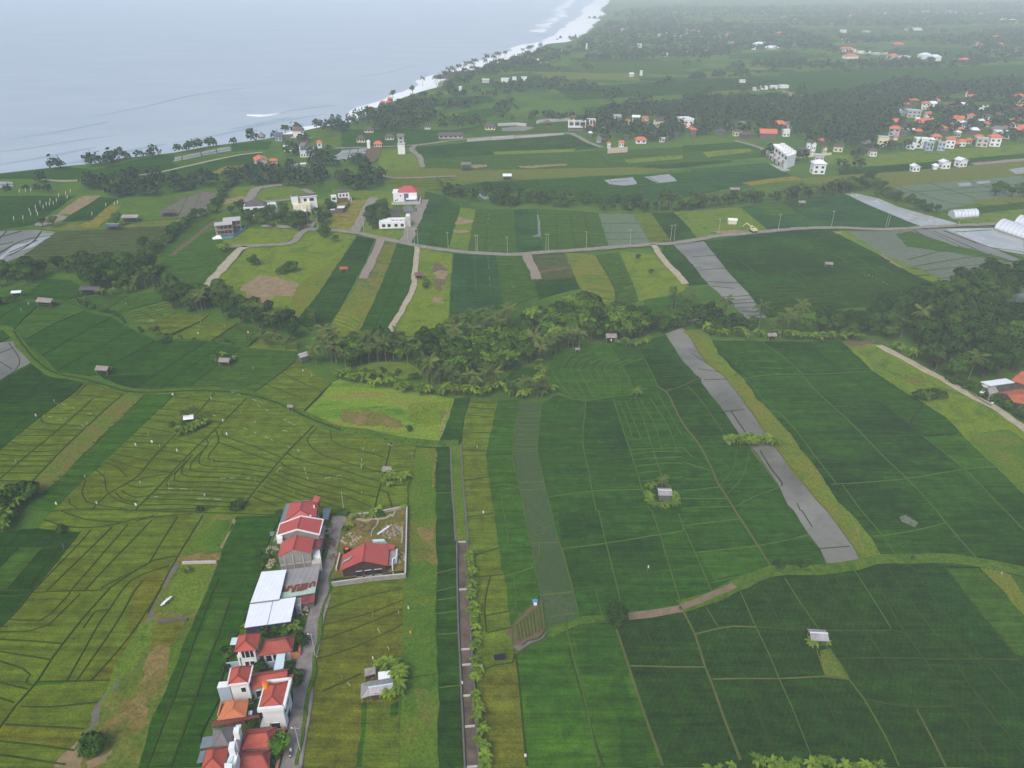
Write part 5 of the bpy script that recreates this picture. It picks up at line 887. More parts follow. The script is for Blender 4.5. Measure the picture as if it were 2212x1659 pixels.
row('banana', 'W5 900,480 1050,620 1200,560 1350,700 1300,900 1350,1100 1250,1250 1100,1300', 17, .7, (.75, 1.1), 'banana plant hugging the tin-roofed farm shack', 'bananas hugging the farm shack'); spots('banana', 'W5 1000,1230 850,1350 1120,1400', (.6, .8), 'banana plant hugging the farm shack', 'bananas hugging the farm shack')
# --- palm row across the middle, coast and villas
wood('B 620,1255 760,1290 900,1320 1100,1345 1300,1340 1700,1375 2000,1380 2212,1370 2212,1330 1800,1310 1400,1300 1000,1280 760,1245', [('broad', 18, 7, (.55, .95)), ('dark', 16, 8, (.55, .9)), ('bush', 34, 4, (1.2, 2.0))], '%s in the tree row across the middle plain', 'in the middle tree row')
wood('C 0,1370 300,1335 600,1310 1050,1255 1280,1220 1200,1195 900,1240 560,1290 240,1320 0,1340', [('broad', 14, 7, (.55, .85)), ('dark', 14, 7, (.5, .85)), ('bush', 26, 4, (1.2, 1.8))], '%s in the tree row across the middle plain', 'in the middle tree row')
MP = 'coconut palm in the tree row across the middle plain'
spots('palm', 'B 655,1275 640,1265 760,1290 1270,1330 1480,1340 2130,1360 2180,1350 2060,1365 C 60,1350 120,1345 170,1345 200,1340 280,1335 430,1320 450,1320 520,1310 650,1300 690,1300 750,1295 800,1290 850,1280 890,1275 950,1265 990,1260 1040,1255 30,1355 90,1350 600,1300', (.75, 1.0), MP, 'palms in the middle tree row')
wood('C 1280,1230 1450,1300 1640,1380 1600,1400 1400,1330 1240,1270', [('broad', 8, 6, (.45, .7)), ('bush', 12, 4, (.9, 1.5))], '%s on the bank beside the long pond', 'beside the long pond'); spots('palm', 'C 1340,1290 1400,1310 1380,1300', (.7, .85), 'coconut palm on the bank beside the long pond', 'palms beside the long pond')
wood('C 1990,1270 2212,1230 2212,1290 2050,1280', [('broad', 5, 8, (.6, .8)), ('dark', 4, 8, (.6, .8))], '%s in the grove at the right middle edge', 'in the right middle grove'); spots('broad', 'C 1640,1390 1590,1380', (.55, .6), 'pair of small trees by the near polytunnel', 'trees by the near polytunnel')
wood('V2 60,1250 150,1000 500,900 560,1100 450,1450 250,1470', [('broad', 10, 4.5, (.55, .75)), ('dark', 8, 5, (.55, .75))], '%s in the grove beside the white flat house', 'in the grove by the white flat house')
wood('A 1620,1410 1760,1390 1880,1420 2000,1420 2130,1400 2130,1330 2180,1350 2120,1460 1980,1500 1850,1490 1700,1470', [('broad', 14, 7, (.5, .75)), ('dark', 12, 7, (.5, .75)), ('bush', 14, 5, (1, 1.6))], '%s in the gardens of the white villas', 'in the villa gardens')
wood('A 1480,1400 1600,1350 1640,1420 1620,1470 1540,1420', [('broad', 6, 7, (.5, .7)), ('dark', 4, 7, (.5, .7))], '%s behind the unfinished concrete villa', 'behind the unfinished villa')
row('bush', 'A 1490,1210 1440,1280 1400,1350 1340,1400 1260,1420 1180,1490 1100,1560 1000,1640 940,1659', 46, 2.5, (1.0, 2.0), 'bush in the long hedge down the left valley', 'hedge bushes down the left valley'); spots('broad', 'A 940,1600 930,1620 760,1470 1270,1420 350,1470 280,1470', (.5, .75), 'single leafy tree among the left valley fields', 'single trees in the left valley'); spots('banana', 'A 1430,1625 1460,1615 1480,1630 1445,1640', (1.2, 1.5), 'banana plant in the dark clump by the curving track', 'bananas by the curving track'); spots('bush', 'D 1650,65 1820,120 1870,110 1900,100 A 2110,1530 2090,1540 2180,1570', (1.2, 1.9), 'bush on the weedy slope above the gully', 'bushes on the weedy slope')
spots('bush', 'B 600,1600 E 550,220 555,190 1920,20 2000,120 2150,240', (.8, 1.2), 'bush dotted on the weeds below the road', 'bushes below the road')
# --- garden trees along the foreground houses
p = P(*T('W4 1690,1130')[0]); plant('lush', p.x, p.y, .80, 'bright green rounded tree by the lane at the bottom left', sz=1.0)
spots('round', 'W3 1800,400', (.62, .63), 'dusty green tree at the lane beside the first red-roofed house'); spots('bush', 'W3 1060,150 1000,120 1200,200 1130,230 1330,190 1450,180', (.8, 1.1), 'garden bush below the white shed', 'bushes below the white shed'); spots('banana', 'W3 1560,130 1640,90 1500,60 1700,170 780,160 860,150', (.7, .95), 'banana plant in the garden below the white shed', 'bananas below the white shed')
spots('bush', 'W3 450,560 520,600 480,500 1700,1000 1720,1120 1690,1080', (.75, 1.0), 'bush against the middle red-roofed houses', 'bushes against the middle houses'); spots('bush', 'W3 1000,850 1060,840 1600,830 880,1400 900,1330 400,880', (.55, .75), 'clipped bush in a yard between red roofs', 'yard bushes between red roofs'); spots('bush', 'W3 1680,480', (.5, .55), 'yard bush behind the orange garden wall'); spots('bush', 'W4 1150,640 1230,600 1290,560 1660,650 1550,1350', (.5, .75), 'yard shrub near the bottom red roofs', 'yard shrubs near the bottom roofs')
spots('banana', 'W1 1310,540 1360,430 1500,400 1560,380 1700,330 1640,340 1620,400 2040,300', (.55, .8), 'banana plant along the back wall of the building plot', 'bananas in the building plot'); spots('bush', 'W1 1690,400 1720,380 1270,580 1240,350 1180,330', (.5, .75), 'bush along the back wall of the building plot', 'bushes in the building plot'); spots('bush', 'W1 350,380 200,960 150,1040 60,900', (.5, .8), 'weedy bush behind the far red roofs', 'bushes behind the far red roofs')
# --- far woods: masses of trees too many and too far to count
def far_wood(name, specs, lab, hr=(5, 9), q=46, mat='leaf_far', seed=1):
    rng = np.random.default_rng(seed); base = []
    for k in range(5):
        d = rng.normal(size=(q, 3)); d[:, 2] = np.abs(d[:, 2]) * .9; d /= np.linalg.norm(d, axis=1)[:, None]
        c = d * rng.uniform(.55, 1.0, (q, 1)) * np.array([.55, .55, .62]) + np.array([0, 0, .36]) + rng.normal(scale=.07, size=(q, 3)); c[:, 2] = np.maximum(c[:, 2], .05)
        dn = d + np.array([0, 0, .4]) + rng.normal(scale=.2, size=(q, 3)); dn /= np.linalg.norm(dn, axis=1)[:, None]
        base.append((leaf_quads(c, d + rng.normal(scale=.4, size=(q, 3)), rng.uniform(.11, .21, q), rng), np.repeat(dn, 4, 0)))
    Vs = []; Ns = []
    for s, dens in specs:
        poly = W2(s) if isinstance(s, str) else s; A = abs(sum(poly[i][0] * poly[(i + 1) % len(poly)][1] - poly[(i + 1) % len(poly)][0] * poly[i][1] for i in range(len(poly)))) / 2
        n = int(A * dens / 100); xs = [p[0] for p in poly]; ys = [p[1] for p in poly]; k = 0; tr = 0
        while k < n and tr < n * 30:
            tr += 1; x, y = rng.uniform(min(xs), max(xs)), rng.uniform(min(ys), max(ys))
            if inpoly((x, y), poly):
                k += 1; h = rng.uniform(*hr); w = h * rng.uniform(.8, 1.25); a = rng.uniform(0, 6.28); b, bn = base[rng.integers(5)]
                ca, sa = math.cos(a), math.sin(a); X = (b[:, 0] * ca - b[:, 1] * sa) * w + x; Y = (b[:, 0] * sa + b[:, 1] * ca) * w + y; Vs.append(np.stack([X, Y, b[:, 2] * h + .2], 1)); Ns.append(np.stack([bn[:, 0] * ca - bn[:, 1] * sa, bn[:, 0] * sa + bn[:, 1] * ca, bn[:, 2]], 1))
    V = np.concatenate(Vs); me = mesh_np(name, V, np.arange(len(V)).reshape(-1, 4), [mat], None, np.concatenate(Ns)); o = link(bpy.data.objects.new(name, me)); tag(o, lab, 'woodland', kind='stuff'); return o, len(Vs)
FW = []
FW.append(far_wood('valley_woodland', [('A 480,1230 600,1175 900,1145 1350,1150 1560,1110 1760,1090 1900,1125 2080,1060 2212,1050 B 120,1040 220,1070 160,1130 250,1160 300,1205 180,1245 0,1230 A 2212,1190 2120,1180 2000,1185 1950,1210 1500,1205 1300,1225 900,1305 620,1275', 1.3), ('A 100,1200 250,1150 300,1175 200,1205', 1.3), ('A 0,1240 480,1230 560,1270 0,1275', .7), ('A 1700,1180 2000,1200 2212,1200 2212,1240 2100,1260 1900,1215', .6), ('A 1880,940 1980,920 1960,990 1850,985', .9), ('A 1700,1010 1640,1040 1680,1100 1800,1090 1850,1010 1960,1010 2060,1020 2110,960 2150,990 2080,1060 1900,1125 1700,1120', .55)], 'belt of dark trees across the left valley behind the villas', (5, 9), 60, seed=3))
FW.append(far_wood('coastal_woodland', [('A 230,1100 420,1085 600,1065 780,1030 1000,1008 1130,992 1330,955 1500,932 1690,908 1690,925 1500,950 1330,972 1000,1032 800,1055 600,1090 240,1112', 1.1), ('A 600,1060 700,1035 780,1060 700,1090', 1.6), ('A 1600,890 1760,880 1900,870 2212,800 2212,850 2050,860 1900,900 1700,920', .55), ('B 80,835 100,760 350,690 600,680 660,720 640,780 480,850 200,860', 1.1), ('A 2050,870 2212,820 B 90,800 80,850 A 2212,880', .6)], 'trees along the bluff and behind the near beach', (6, 10), 50, seed=4))
FW.append(far_wood('plain_woodland', [('B 640,590 760,495 840,460 1080,400 1200,360 1330,320 1500,360 1300,420 1230,455 850,510 800,560 700,600', .8), ('B 640,720 700,690 900,660 920,690 740,730', .9), ('B 1000,720 1040,670 1150,670 1150,720 1060,760', .9), ('B 1000,560 1350,520 1480,540 1300,620 1000,640 430,660 460,640 800,610', .5), ('B 1400,590 1500,540 1650,560 1640,610', .8), ('B 2000,560 2120,520 2140,560 2000,580', .8), ('B 1840,680 1860,640 2000,650 1960,675', .7), ('B 1560,370 2212,330 C 300,330 300,370 0,380 B 2212,380 1600,400', .7), ('B 480,850 800,790 1000,760 1500,740 1560,800 1500,790 1000,800 800,850', .5), ('C 0,510 200,480 300,500 560,470 640,470 600,490 200,530 0,540', .5), ('C 330,420 560,400 1000,420 1400,390 1900,420 1900,440 1000,460 780,470 560,450 300,450', .6), ('C 300,590 480,570 500,590 320,605', .7), ('C 120,620 180,590 190,630 130,640', .9)], 'scattered belts of trees on the distant plain', (6, 10), 34, seed=5))
FW.append(far_wood('village_woodland', [('B 1540,870 1540,790 1700,720 2212,690 C 0,660 550,645 800,655 1150,595 1400,535 1700,560 2212,520 2212,620 1800,610 1500,660 1400,720 1420,800 1300,850 1300,900 1100,950 1000,900 800,870 500,800 100,790 B 2212,800 1900,760 1760,770', 1.5), ('B 1560,880 1700,900 1690,930 1900,920 2100,920 2212,880 C 60,880 380,880 500,890 700,880 800,940 1100,960 1140,940 1400,900 1300,880 1000,870 900,880 600,830 300,840 B 2212,810 1900,800 1600,820', .9), ('C 1380,840 1500,760 1480,700 1700,650 2212,560 2212,820 1900,860 1700,900 1420,900', .5), ('C 1180,980 1340,960 1700,960 1660,990 1430,1000 1260,1010', .7), ('C 2050,900 2212,860 2212,930 2080,940', .8), ('C 700,1050 800,1040 820,1110 760,1090', .8), ('C 930,1120 1000,1090 1240,1080 1200,1110 1000,1135', .6), ('C 900,1030 1100,1010 1180,1030 950,1055', .6), ('C 470,1040 560,1010 570,1050 490,1055', .8), ('C 1640,1200 1740,1190 1740,1215 1650,1220', .8), ('C 1230,1170 1480,1150 1460,1170 1240,1185', .5)], 'dark woods and gardens among the village houses', (6, 10), 44, 'leaf_far', seed=6))
hrg = random.Random(5); HED = []
for k in range(150):
    yy = hrg.uniform(850, 3600); xx = hrg.uniform(-.25, .75) * yy; Lh, Wh, an = hrg.uniform(40, 220) * yy / 1500, hrg.uniform(8, 26), R(hrg.choice([-9, -9, -9, 70]) + hrg.uniform(-8, 8)); ca, sa = math.cos(an), math.sin(an)
    q = [(xx + a * ca - b * sa, yy + a * sa + b * ca) for a, b in ((-Lh / 2, -Wh / 2), (Lh / 2, -Wh / 2), (Lh / 2, Wh / 2), (-Lh / 2, Wh / 2))]
    if all(inpoly(p, land_pts) for p in q): HED.append((q, .5))
FW.append(far_wood('hedgerow_woodland', HED, 'lines of trees dividing the distant plots', (6, 11), 24, 'leaf_far', seed=8))
FW.append(far_wood('distant_woodland', [('B 1500,345 1600,240 1700,170 1900,130 2212,110 C 0,110 0,320 B 2212,330 1700,360', .30), ('C 0,170 400,160 700,190 1000,280 1000,340 700,330 300,340 0,330', .38), ('C 600,130 1300,110 2212,90 2212,160 1500,180 700,175', .28), ('C 0,60 1000,40 2212,20 2212,80 1000,110 0,110', .13), ('C 1000,240 1500,250 1900,240 2000,200 2212,200 2212,420 1900,430 1760,390 1900,330 1800,290 1400,280 1050,300', .42), ('B 1760,90 2212,40 C 0,40 0,100 B 2212,110 1800,130', .14)], 'hazy woods and groves on the far plain', (7, 12), 22, 'leaf_far', seed=7))
print('veg', COUNT, [f[1] for f in FW])
# ---------------------------------------------------------------- buildings
def tilemat(name, rgb, dirt=None, amt=.5):
    m, nt, bs = newmat(name); p = pos(nt, 1, 1, R(8)); f = noise(nt, .9, 6, .7, p); g = noise(nt, .35, 6, .75, p)
    w = N(nt, 'ShaderNodeTexWave'); w.wave_type = 'BANDS'; w.bands_direction = 'Y'; w.inputs['Scale'].default_value = 1.1; w.inputs['Distortion'].default_value = .2; nt.links.new(p, w.inputs[0])
    c = mixc(nt, 1.0, lin(rgb), ramp(nt, f, [(.3, (.86,) * 3), (.7, (1.1,) * 3)]), 'MULTIPLY')
    c = mixc(nt, 1.0, c, ramp(nt, w.outputs['Fac'], [(0, (.84,) * 3), (.4, (1, 1, 1))]), 'MULTIPLY')
    if dirt: c = mixc(nt, ramp(nt, g, [(.5, (0, 0, 0)), (.68, (amt,) * 3)]), c, lin(dirt))
    nt.links.new(c, bs.inputs['Base Color']); bs.inputs['Roughness'].default_value = .75; bump(nt, bs, w.outputs['Fac'], .35, .06); return m
def metalmat(name, rgb, rgb2=None, scale=1.6, amt=.12, rough=.5, rot=R(8)):
    m, nt, bs = newmat(name); p = pos(nt, 1, 1, rot); f = noise(nt, .5, 6, .7, p)
    w = N(nt, 'ShaderNodeTexWave'); w.wave_type = 'BANDS'; w.bands_direction = 'X'; w.inputs['Scale'].default_value = scale * .31; nt.links.new(p, w.inputs[0])
    c = ramp(nt, f, [(.35, lin(rgb)), (.7, lin(rgb2 or sc(rgb, .92)))]); c = mixc(nt, 1.0, c, ramp(nt, w.outputs['Fac'], [(0, (1 - amt,) * 3), (.3, (1, 1, 1))]), 'MULTIPLY')
    nt.links.new(c, bs.inputs['Base Color']); bs.inputs['Roughness'].default_value = rough; bump(nt, bs, w.outputs['Fac'], .25, .05); return m
tilemat('ridge_tile', (142, 58, 48), None); tilemat('tile_red', (184, 84, 66), (142, 64, 52), .5); tilemat('tile_red_dirty', (166, 76, 62), (84, 62, 54), .85); tilemat('tile_orange', (206, 122, 78), (168, 112, 82), .5); tilemat('tile_village', (212, 116, 78), (170, 100, 76), .5)
tilemat('tile_dark', (88, 80, 80), (64, 58, 60), .6); tilemat('tile_brown', (112, 84, 76), (82, 66, 62), .6); tilemat('tile_grey', (120, 114, 114), (92, 90, 92), .6); tilemat('tile_crimson', (186, 78, 80), None); tilemat('tile_terracotta', (176, 98, 62), (120, 78, 56), .7)
metalmat('metal_red', (184, 82, 74), (170, 74, 66), 1.2, .06); metalmat('metal_maroon', (150, 66, 74), None, 1.5); metalmat('metal_white', (232, 236, 242), (222, 226, 232), 1.0, .05); metalmat('metal_grey', (152, 148, 146), (136, 132, 128), .9, .16); metalmat('metal_slate', (120, 132, 136), (108, 118, 122), 1.4, .1)
metalmat('metal_rust', (118, 62, 50), (96, 56, 44), 1.4, .25, .9); metalmat('metal_mint', (172, 196, 180), (150, 170, 152), 1.2, .1); metalmat('metal_aqua', (206, 228, 230), (190, 214, 220), 1.2, .06); metalmat('metal_tin', (168, 166, 164), (132, 128, 128), 1.6, .14); metalmat('metal_blue', (92, 104, 140), None, 1.2, .1)
plain('white_paint', (232, 232, 230), .05, .7, .7, .05); plain('cream_paint', (222, 212, 176), .07, .7, .7, .05); plain('bluegrey_paint', (170, 182, 194), .07, .7, .7, .05); plain('concrete', (162, 156, 148), rgb2=(136, 130, 122), scale=.7, rough=.9); plain('concrete_dark', (112, 106, 100), rgb2=(92, 88, 84), scale=.8, rough=.9)
plain('stucco_grey', (186, 182, 176), .1, .5, .85, .1); plain('brick_wall', (134, 82, 66), .18, 1.2, .9, .2); plain('orange_wall', (204, 132, 100), .1, .8, .8, .1); plain('pink_wall', (206, 182, 168), .08, .5, .8, .1); plain('wood_dark', (74, 56, 48), .2, 1.2, .85, .2); plain('window_dark', (46, 50, 56), .15, .5, .25, 0); plain('navy_wall', (52, 54, 78), .15, .6, .7, .1)
plain('glass_blue', (92, 112, 132), .12, .3, .15, 0); plain('tank_yellow', (236, 168, 40), .06, 1, .45, 0); plain('tank_orange', (222, 98, 60), .06, 1, .45, 0); plain('black_paint', (34, 34, 36), .1, 1, .6, 0); plain('thatch', (158, 152, 144), rgb2=(126, 118, 108), scale=1.6, rough=.95); plain('bamboo_pole', (150, 128, 88), .15, 1, .8, .1); plain('cloth_white', (228, 228, 226), .06, 1, .8, .1); plain('tarp_blue', (84, 150, 196), .15, .7, .6, .1); plain('stone_pale', (178, 166, 142), rgb2=(144, 134, 114), scale=1.6, rough=.95); plain('debris_grey', (132, 122, 110), rgb2=(168, 158, 146), scale=1.4, rough=.95)
class Thing:
    def __init__(s, name, label, cat, loc, group=None):
        s.o = link(bpy.data.objects.new(name, None)); s.o.location = loc; s.l = Vector(loc); s.o.empty_display_size = 1; tag(s.o, label, cat, group)
    def part(s, name, V, F, mat, parent=None, label=None, smooth=False):
        o = mesh_obj(name, V, F, mat, parent or s.o, smooth, s.l); 
        if label: o['label'] = label
        return o
def V3(p, z): return Vector((p[0], p[1], z))
def Q(s, z): return [P(u, v, z) for u, v in T(s)]
def lerp(a, b, t): return a + (b - a) * t
def centre(q): return sum(q, Vector()) / len(q)
def inset(q, d):
    """move the corners of a quad inwards by d metres, keeping its shape"""
    n = len(q); out = []; c = centre(q); sgn = 1 if sum(q[i].x * q[(i + 1) % n].y - q[(i + 1) % n].x * q[i].y for i in range(n)) > 0 else -1
    for i in range(n):
        a, b, e = q[i - 1], q[i], q[(i + 1) % n]; d1 = (b - a).xy.normalized(); d2 = (e - b).xy.normalized(); n1 = Vector((-d1.y, d1.x)) * sgn; n2 = Vector((-d2.y, d2.x)) * sgn
        m = n1 + n2; k = d / max(.25, 1 + n1.dot(n2)); out.append(Vector((b.x + m.x * k, b.y + m.y * k, b.z)))
    return out
def prism(q, z0, z1=None):
    n = len(q); V = [V3(p, z0) for p in q] + [V3(p, p.z if z1 is None else z1) for p in q]
    return V, [tuple(range(n))[::-1], tuple(range(n, 2 * n))] + [(i, (i + 1) % n, n + (i + 1) % n, n + i) for i in range(n)]
def slab(top, th=.12):
    n = len(top); V = [Vector(p) for p in top] + [Vector((p.x, p.y, p.z - th)) for p in top]
    return V, [tuple(range(n)), tuple(range(n, 2 * n))[::-1]] + [(i, n + i, n + (i + 1) % n, (i + 1) % n) for i in range(n)]
def beam(a, b, w, h):
    d = (b - a); L = d.length or 1; u = Vector((-d.y, d.x, 0)); u = u.normalized() * w / 2 if u.length > 1e-6 else Vector((w / 2, 0, 0)); up = Vector((0, 0, h))
    if abs(d.z) > L * .9: u = Vector((w / 2, 0, 0)); v = Vector((0, w / 2, 0)); V = [a - u - v, a + u - v, a + u + v, a - u + v, b - u - v, b + u - v, b + u + v, b - u + v]
    else: V = [a - u, a + u, a + u + up, a - u + up, b - u, b + u, b + u + up, b - u + up]
    return V, [(3, 2, 1, 0), (4, 5, 6, 7), (0, 1, 5, 4), (1, 2, 6, 5), (2, 3, 7, 6), (3, 0, 4, 7)]
def cyl(c, r, h, seg=14, top=None):
    V = []; F = []
    for k in range(seg): a = 6.2832 * k / seg; V.append(Vector((c[0] + r * math.cos(a), c[1] + r * math.sin(a), c[2])))
    for k in range(seg): a = 6.2832 * k / seg; rr = r if top is None else top; V.append(Vector((c[0] + rr * math.cos(a), c[1] + rr * math.sin(a), c[2] + h)))
    F = [(k, (k + 1) % seg, seg + (k + 1) % seg, seg + k) for k in range(seg)] + [tuple(range(seg))[::-1], tuple(range(seg, 2 * seg))]; return V, F
def roof_geo(q, kind, rise, ins=.3, th=.14):
    """q = far-left, far-right, near-right, near-left eave corners; returns roof shell, ridge/hip lines, gable triangles"""
    a, b, c, d = q; up = Vector((0, 0, rise)); V = list(q); gab = []
    if kind in ('gableY', 'hipY'):
        m1, m2 = lerp(a, b, .5), lerp(d, c, .5)
        if kind == 'hipY': m1, m2 = lerp(m1, m2, ins), lerp(m1, m2, 1 - ins)
        r1, r2 = m1 + up, m2 + up; V += [r1, r2]; F = [(0, 4, 5, 3), (1, 2, 5, 4)]
        if kind == 'hipY': F += [(0, 1, 4), (2, 3, 5)]; lines = [(r1, r2), (r1, a), (r1, b), (r2, c), (r2, d)]
        else: lines = [(r1, r2)]; gab = [(a, b, r1), (c, d, r2)]
    elif kind in ('gableX', 'hipX'):
        m1, m2 = lerp(a, d, .5), lerp(b, c, .5)
        if kind == 'hipX': m1, m2 = lerp(m1, m2, ins), lerp(m1, m2, 1 - ins)
        r1, r2 = m1 + up, m2 + up; V += [r1, r2]; F = [(0, 1, 5, 4), (3, 4, 5, 2)]
        if kind == 'hipX': F += [(0, 4, 3), (1, 2, 5)]; lines = [(r1, r2), (r1, a), (r1, d), (r2, b), (r2, c)]
        else: lines = [(r1, r2)]; gab = [(d, a, r1), (b, c, r2)]
    elif kind == 'pyr':
        r1 = centre(q) + up; V += [r1]; F = [(0, 1, 4), (1, 2, 4), (2, 3, 4), (3, 0, 4)]; lines = [(r1, p) for p in q]
    n = len(V); V = V + [Vector((p.x, p.y, p.z - th)) for p in V]; F = F + [tuple(i + n for i in f)[::-1] for f in F]
    edge = [(0, 1), (1, 2), (2, 3), (3, 0)]
    if kind == 'gableY': edge = [(0, 4), (4, 1), (1, 2), (2, 5), (5, 3), (3, 0)]
    if kind == 'gableX': edge = [(0, 1), (1, 5), (5, 2), (2, 3), (3, 4), (4, 0)]
    F += [(i, n + i, n + j, j) for i, j in edge]; return V, F, lines, gab
def put_window(t, a, b, x0, x1, z0, z1, wall, mat='window_dark', name='window', frame='white_paint', out=.04):
    """a dark pane with a frame on the wall running a -> b (x0..x1 as fractions, z in metres)"""
    p, q = lerp(a, b, x0), lerp(a, b, x1); d = (b - a).xy.normalized(); n = Vector((d.y, -d.x, 0)); c = t.l
    if n.xy.dot((p - wall).xy) < 0: n = -n
    p0, q0 = p + n * out, q + n * out
    o = t.part(name, [V3(p0, z0), V3(q0, z0), V3(q0, z1), V3(p0, z1), V3(p, z0), V3(q, z0), V3(q, z1), V3(p, z1)], [(0, 1, 2, 3), (4, 7, 6, 5), (0, 4, 5, 1), (1, 5, 6, 2), (2, 6, 7, 3), (3, 7, 4, 0)], mat)
    if frame:
        FV = []; FF = []
        for (u, v, w, h) in ((V3(p0, z0 - .08), V3(q0, z0 - .08), .1, .08), (V3(p0, z1), V3(q0, z1), .1, .08)):
            vv, ff = beam(u, v, w, h); k = len(FV); FV += vv; FF += [tuple(i + k for i in f) for f in ff]
        t.part('frame', FV, FF, frame, o)
    return o
def house(name, lab, cat, s, ze, kind, rise, roofm, wallm, over=.5, trim=None, wins=(), ins=.3, z0=0, group=None, ridge='tile', T_=None, ze_list=None):
    q = Q(s, ze); base = centre(q); t = T_ or Thing(name, lab, cat, (base.x, base.y, z0), group)
    w = inset(q, over); wc = centre(w)
    t.part('wall', *prism(w, z0, ze - .12), wallm)
    if kind == 'flat':
        t.part('roof', *slab(q, .25), roofm)
    else:
        V, F, lines, gab = roof_geo(q, kind, rise, ins); rf = t.part('roof', V, F, roofm)
        CV = []; CF = []
        for a, b in lines:
            v, f = beam(a + Vector((0, 0, -.02)), b + Vector((0, 0, -.02)), .26, .1); k = len(CV); CV += v; CF += [tuple(i + k for i in x) for x in f]
        t.part('ridge_cap', CV, CF, 'ridge_tile' if 'red' in roofm else roofm, rf)
        if gab:
            wi = roof_geo([V3(p, ze - .15) for p in w], kind, rise, ins)[3]
            for g in wi: t.part('gable', [g[0], g[1], g[2]], [(0, 1, 2)], wallm)
    if trim:
        for i in range(4):
            a, b = q[i], q[(i + 1) % 4]
            if kind == 'gableY' and i in (0, 2): r = V[4] if i == 0 else V[5]; segs = [(a, r), (r, b)]
            else: segs = [(a, b)]
            for x, y in segs: t.part('fascia', *beam(x - Vector((0, 0, .16)), y - Vector((0, 0, .16)), .22, .34), trim)
    for (side, x0, x1, za, zb) in wins:
        a, b = {'s': (w[3], w[2]), 'e': (w[2], w[1]), 'w': (w[0], w[3]), 'n': (w[1], w[0])}[side]
        put_window(t, a, b, x0, x1, za, zb, wc)
    return t
def boxp(t, name, s, z1, z0, mat, label=None): return t.part(name, *prism(Q(s, z1), z0), mat, label=label)
def sheetp(t, name, s, zs, mat, th=.1, label=None):
    pts = T(s); zs = zs if isinstance(zs, (list, tuple)) else [zs] * len(pts); return t.part(name, *slab([P(u, v, z) for (u, v), z in zip(pts, zs)], th), mat, label=label)
def wall_line(name, lab, s, h, th, mat, cap=None, z0=0, T_=None, pname='wall', cat='wall'):
    pts = [P(u, v, h) for u, v in T(s)]; t = T_ or Thing(name, lab, cat, (pts[0].x, pts[0].y, z0))
    for i, (a, b) in enumerate(zip(pts[:-1], pts[1:])):
        d = (b - a).normalized() * th * .5 if i else Vector(); t.part(pname, *beam(V3(a - d, z0), V3(b, z0), th, h - z0), mat)
        if cap: t.part('coping', *beam(V3(a - d, h + .003), V3(b, h + .003), th + .12, .08), cap)
    return t
def posts(t, q, z0, mat, w=.14, name='post'):
    for p in q: t.part(name, *beam(V3(p, z0), V3(p, p.z - .1), w, w), mat)
# --- foreground row, far end first
t = house('row_house', 'farthest house of the foreground row, red roof with a raised corner', 'house', 'W1 490,172 880,140 840,388 412,430', 6.0, 'hipY', 1.5, 'metal_red', 'stucco_grey', .3, None, [('e', .15, .4, 3.4, 5.2), ('e', .55, .85, 3.4, 5.2), ('e', .2, .5, .4, 2.4)], .28)
sheetp(t, 'awning', 'W1 435,182 492,176 412,432 345,452', [4.2, 5.4, 5.4, 4.2], 'metal_slate'); sheetp(t, 'awning', 'W1 935,246 1046,240 1010,396 938,398', [3.4, 2.6, 2.6, 3.4], 'metal_slate'); sheetp(t, 'awning', 'W1 550,146 768,131 762,152 546,162', 4.8, 'metal_slate')
q = Q('W1 800,100 895,90 872,160 790,150', 8.0); t.part('stair_tower', *prism(inset(q, .25), 5.5, 7.9), 'brick_wall'); sheetp(t, 'tower_roof', 'W1 832,66 902,90 872,168 792,150', [9.2, 8.6, 7.9, 8.4], 'metal_red')
for s in ('W1 820,225', 'W1 772,360'):
    p = P(*T(s)[0], 6.6); t.part('vent_pipe', *cyl((p.x, p.y, 6.1), .22, .9, 10), 'white_paint')
t = house('row_house', 'second far house of the row, red gable roof with white edging', 'house', 'W1 355,462 945,402 892,606 310,624', 6.2, 'gableY', 1.7, 'metal_red', 'concrete', .25, 'white_paint', [('e', .1, .3, 3.4, 5), ('e', .5, .8, 3.4, 5)])
sheetp(t, 'ledge', 'W1 946,482 972,480 932,636 898,640', 5.0, 'concrete', .3); sheetp(t, 'ledge', 'W1 340,490 358,492 330,640 262,704', 4.8, 'concrete', .3); boxp(t, 'parapet_box', 'W1 310,625 388,612 385,660 305,665', 6.2, 4.8, 'white_paint'); sheetp(t, 'awning', 'W1 212,566 282,560 262,620 222,622', 3.2, 'metal_slate')
t = house('row_house', 'third far house of the row, red gable over a bare grey gable wall', 'house', 'W1 382,700 822,666 776,852 322,908', 5.6, 'gableY', 1.6, 'metal_red', 'concrete', .12, None, [('e', .2, .5, 3, 4.6)])
sheetp(t, 'side_roof', 'W1 826,668 932,658 902,792 800,796', [4.9, 4.4, 4.4, 4.9], 'metal_maroon'); boxp(t, 'side_room', 'W1 800,800 892,794 906,902 782,892', 3.6, 0, 'white_paint'); q = Q('W1 792,912 908,906 918,992 788,1006', 3.0); t.part('side_room', *prism(q, 0), 'stucco_grey')
a, b = P(*T('W1 345,1085')[0], .5), P(*T('W1 790,1040')[0], .5)
q = Q('W1 322,908 776,852', 5.4); 
for f in (.2, .45, .75):
    p = lerp(q[0], q[1], f); t.part('wall_rib', *beam(V3(p, .3) + Vector((0, -.16, 0)), V3(p, 5.3) + Vector((0, -.16, 0)), .2, .2), 'stucco_grey')
t.part('ring_beam', *beam(V3(q[0], 2.8) + Vector((0.3, -.02, 0)), V3(q[1], 2.8) + Vector((-.3, -.02, 0)), .36, .25), 'stucco_grey')
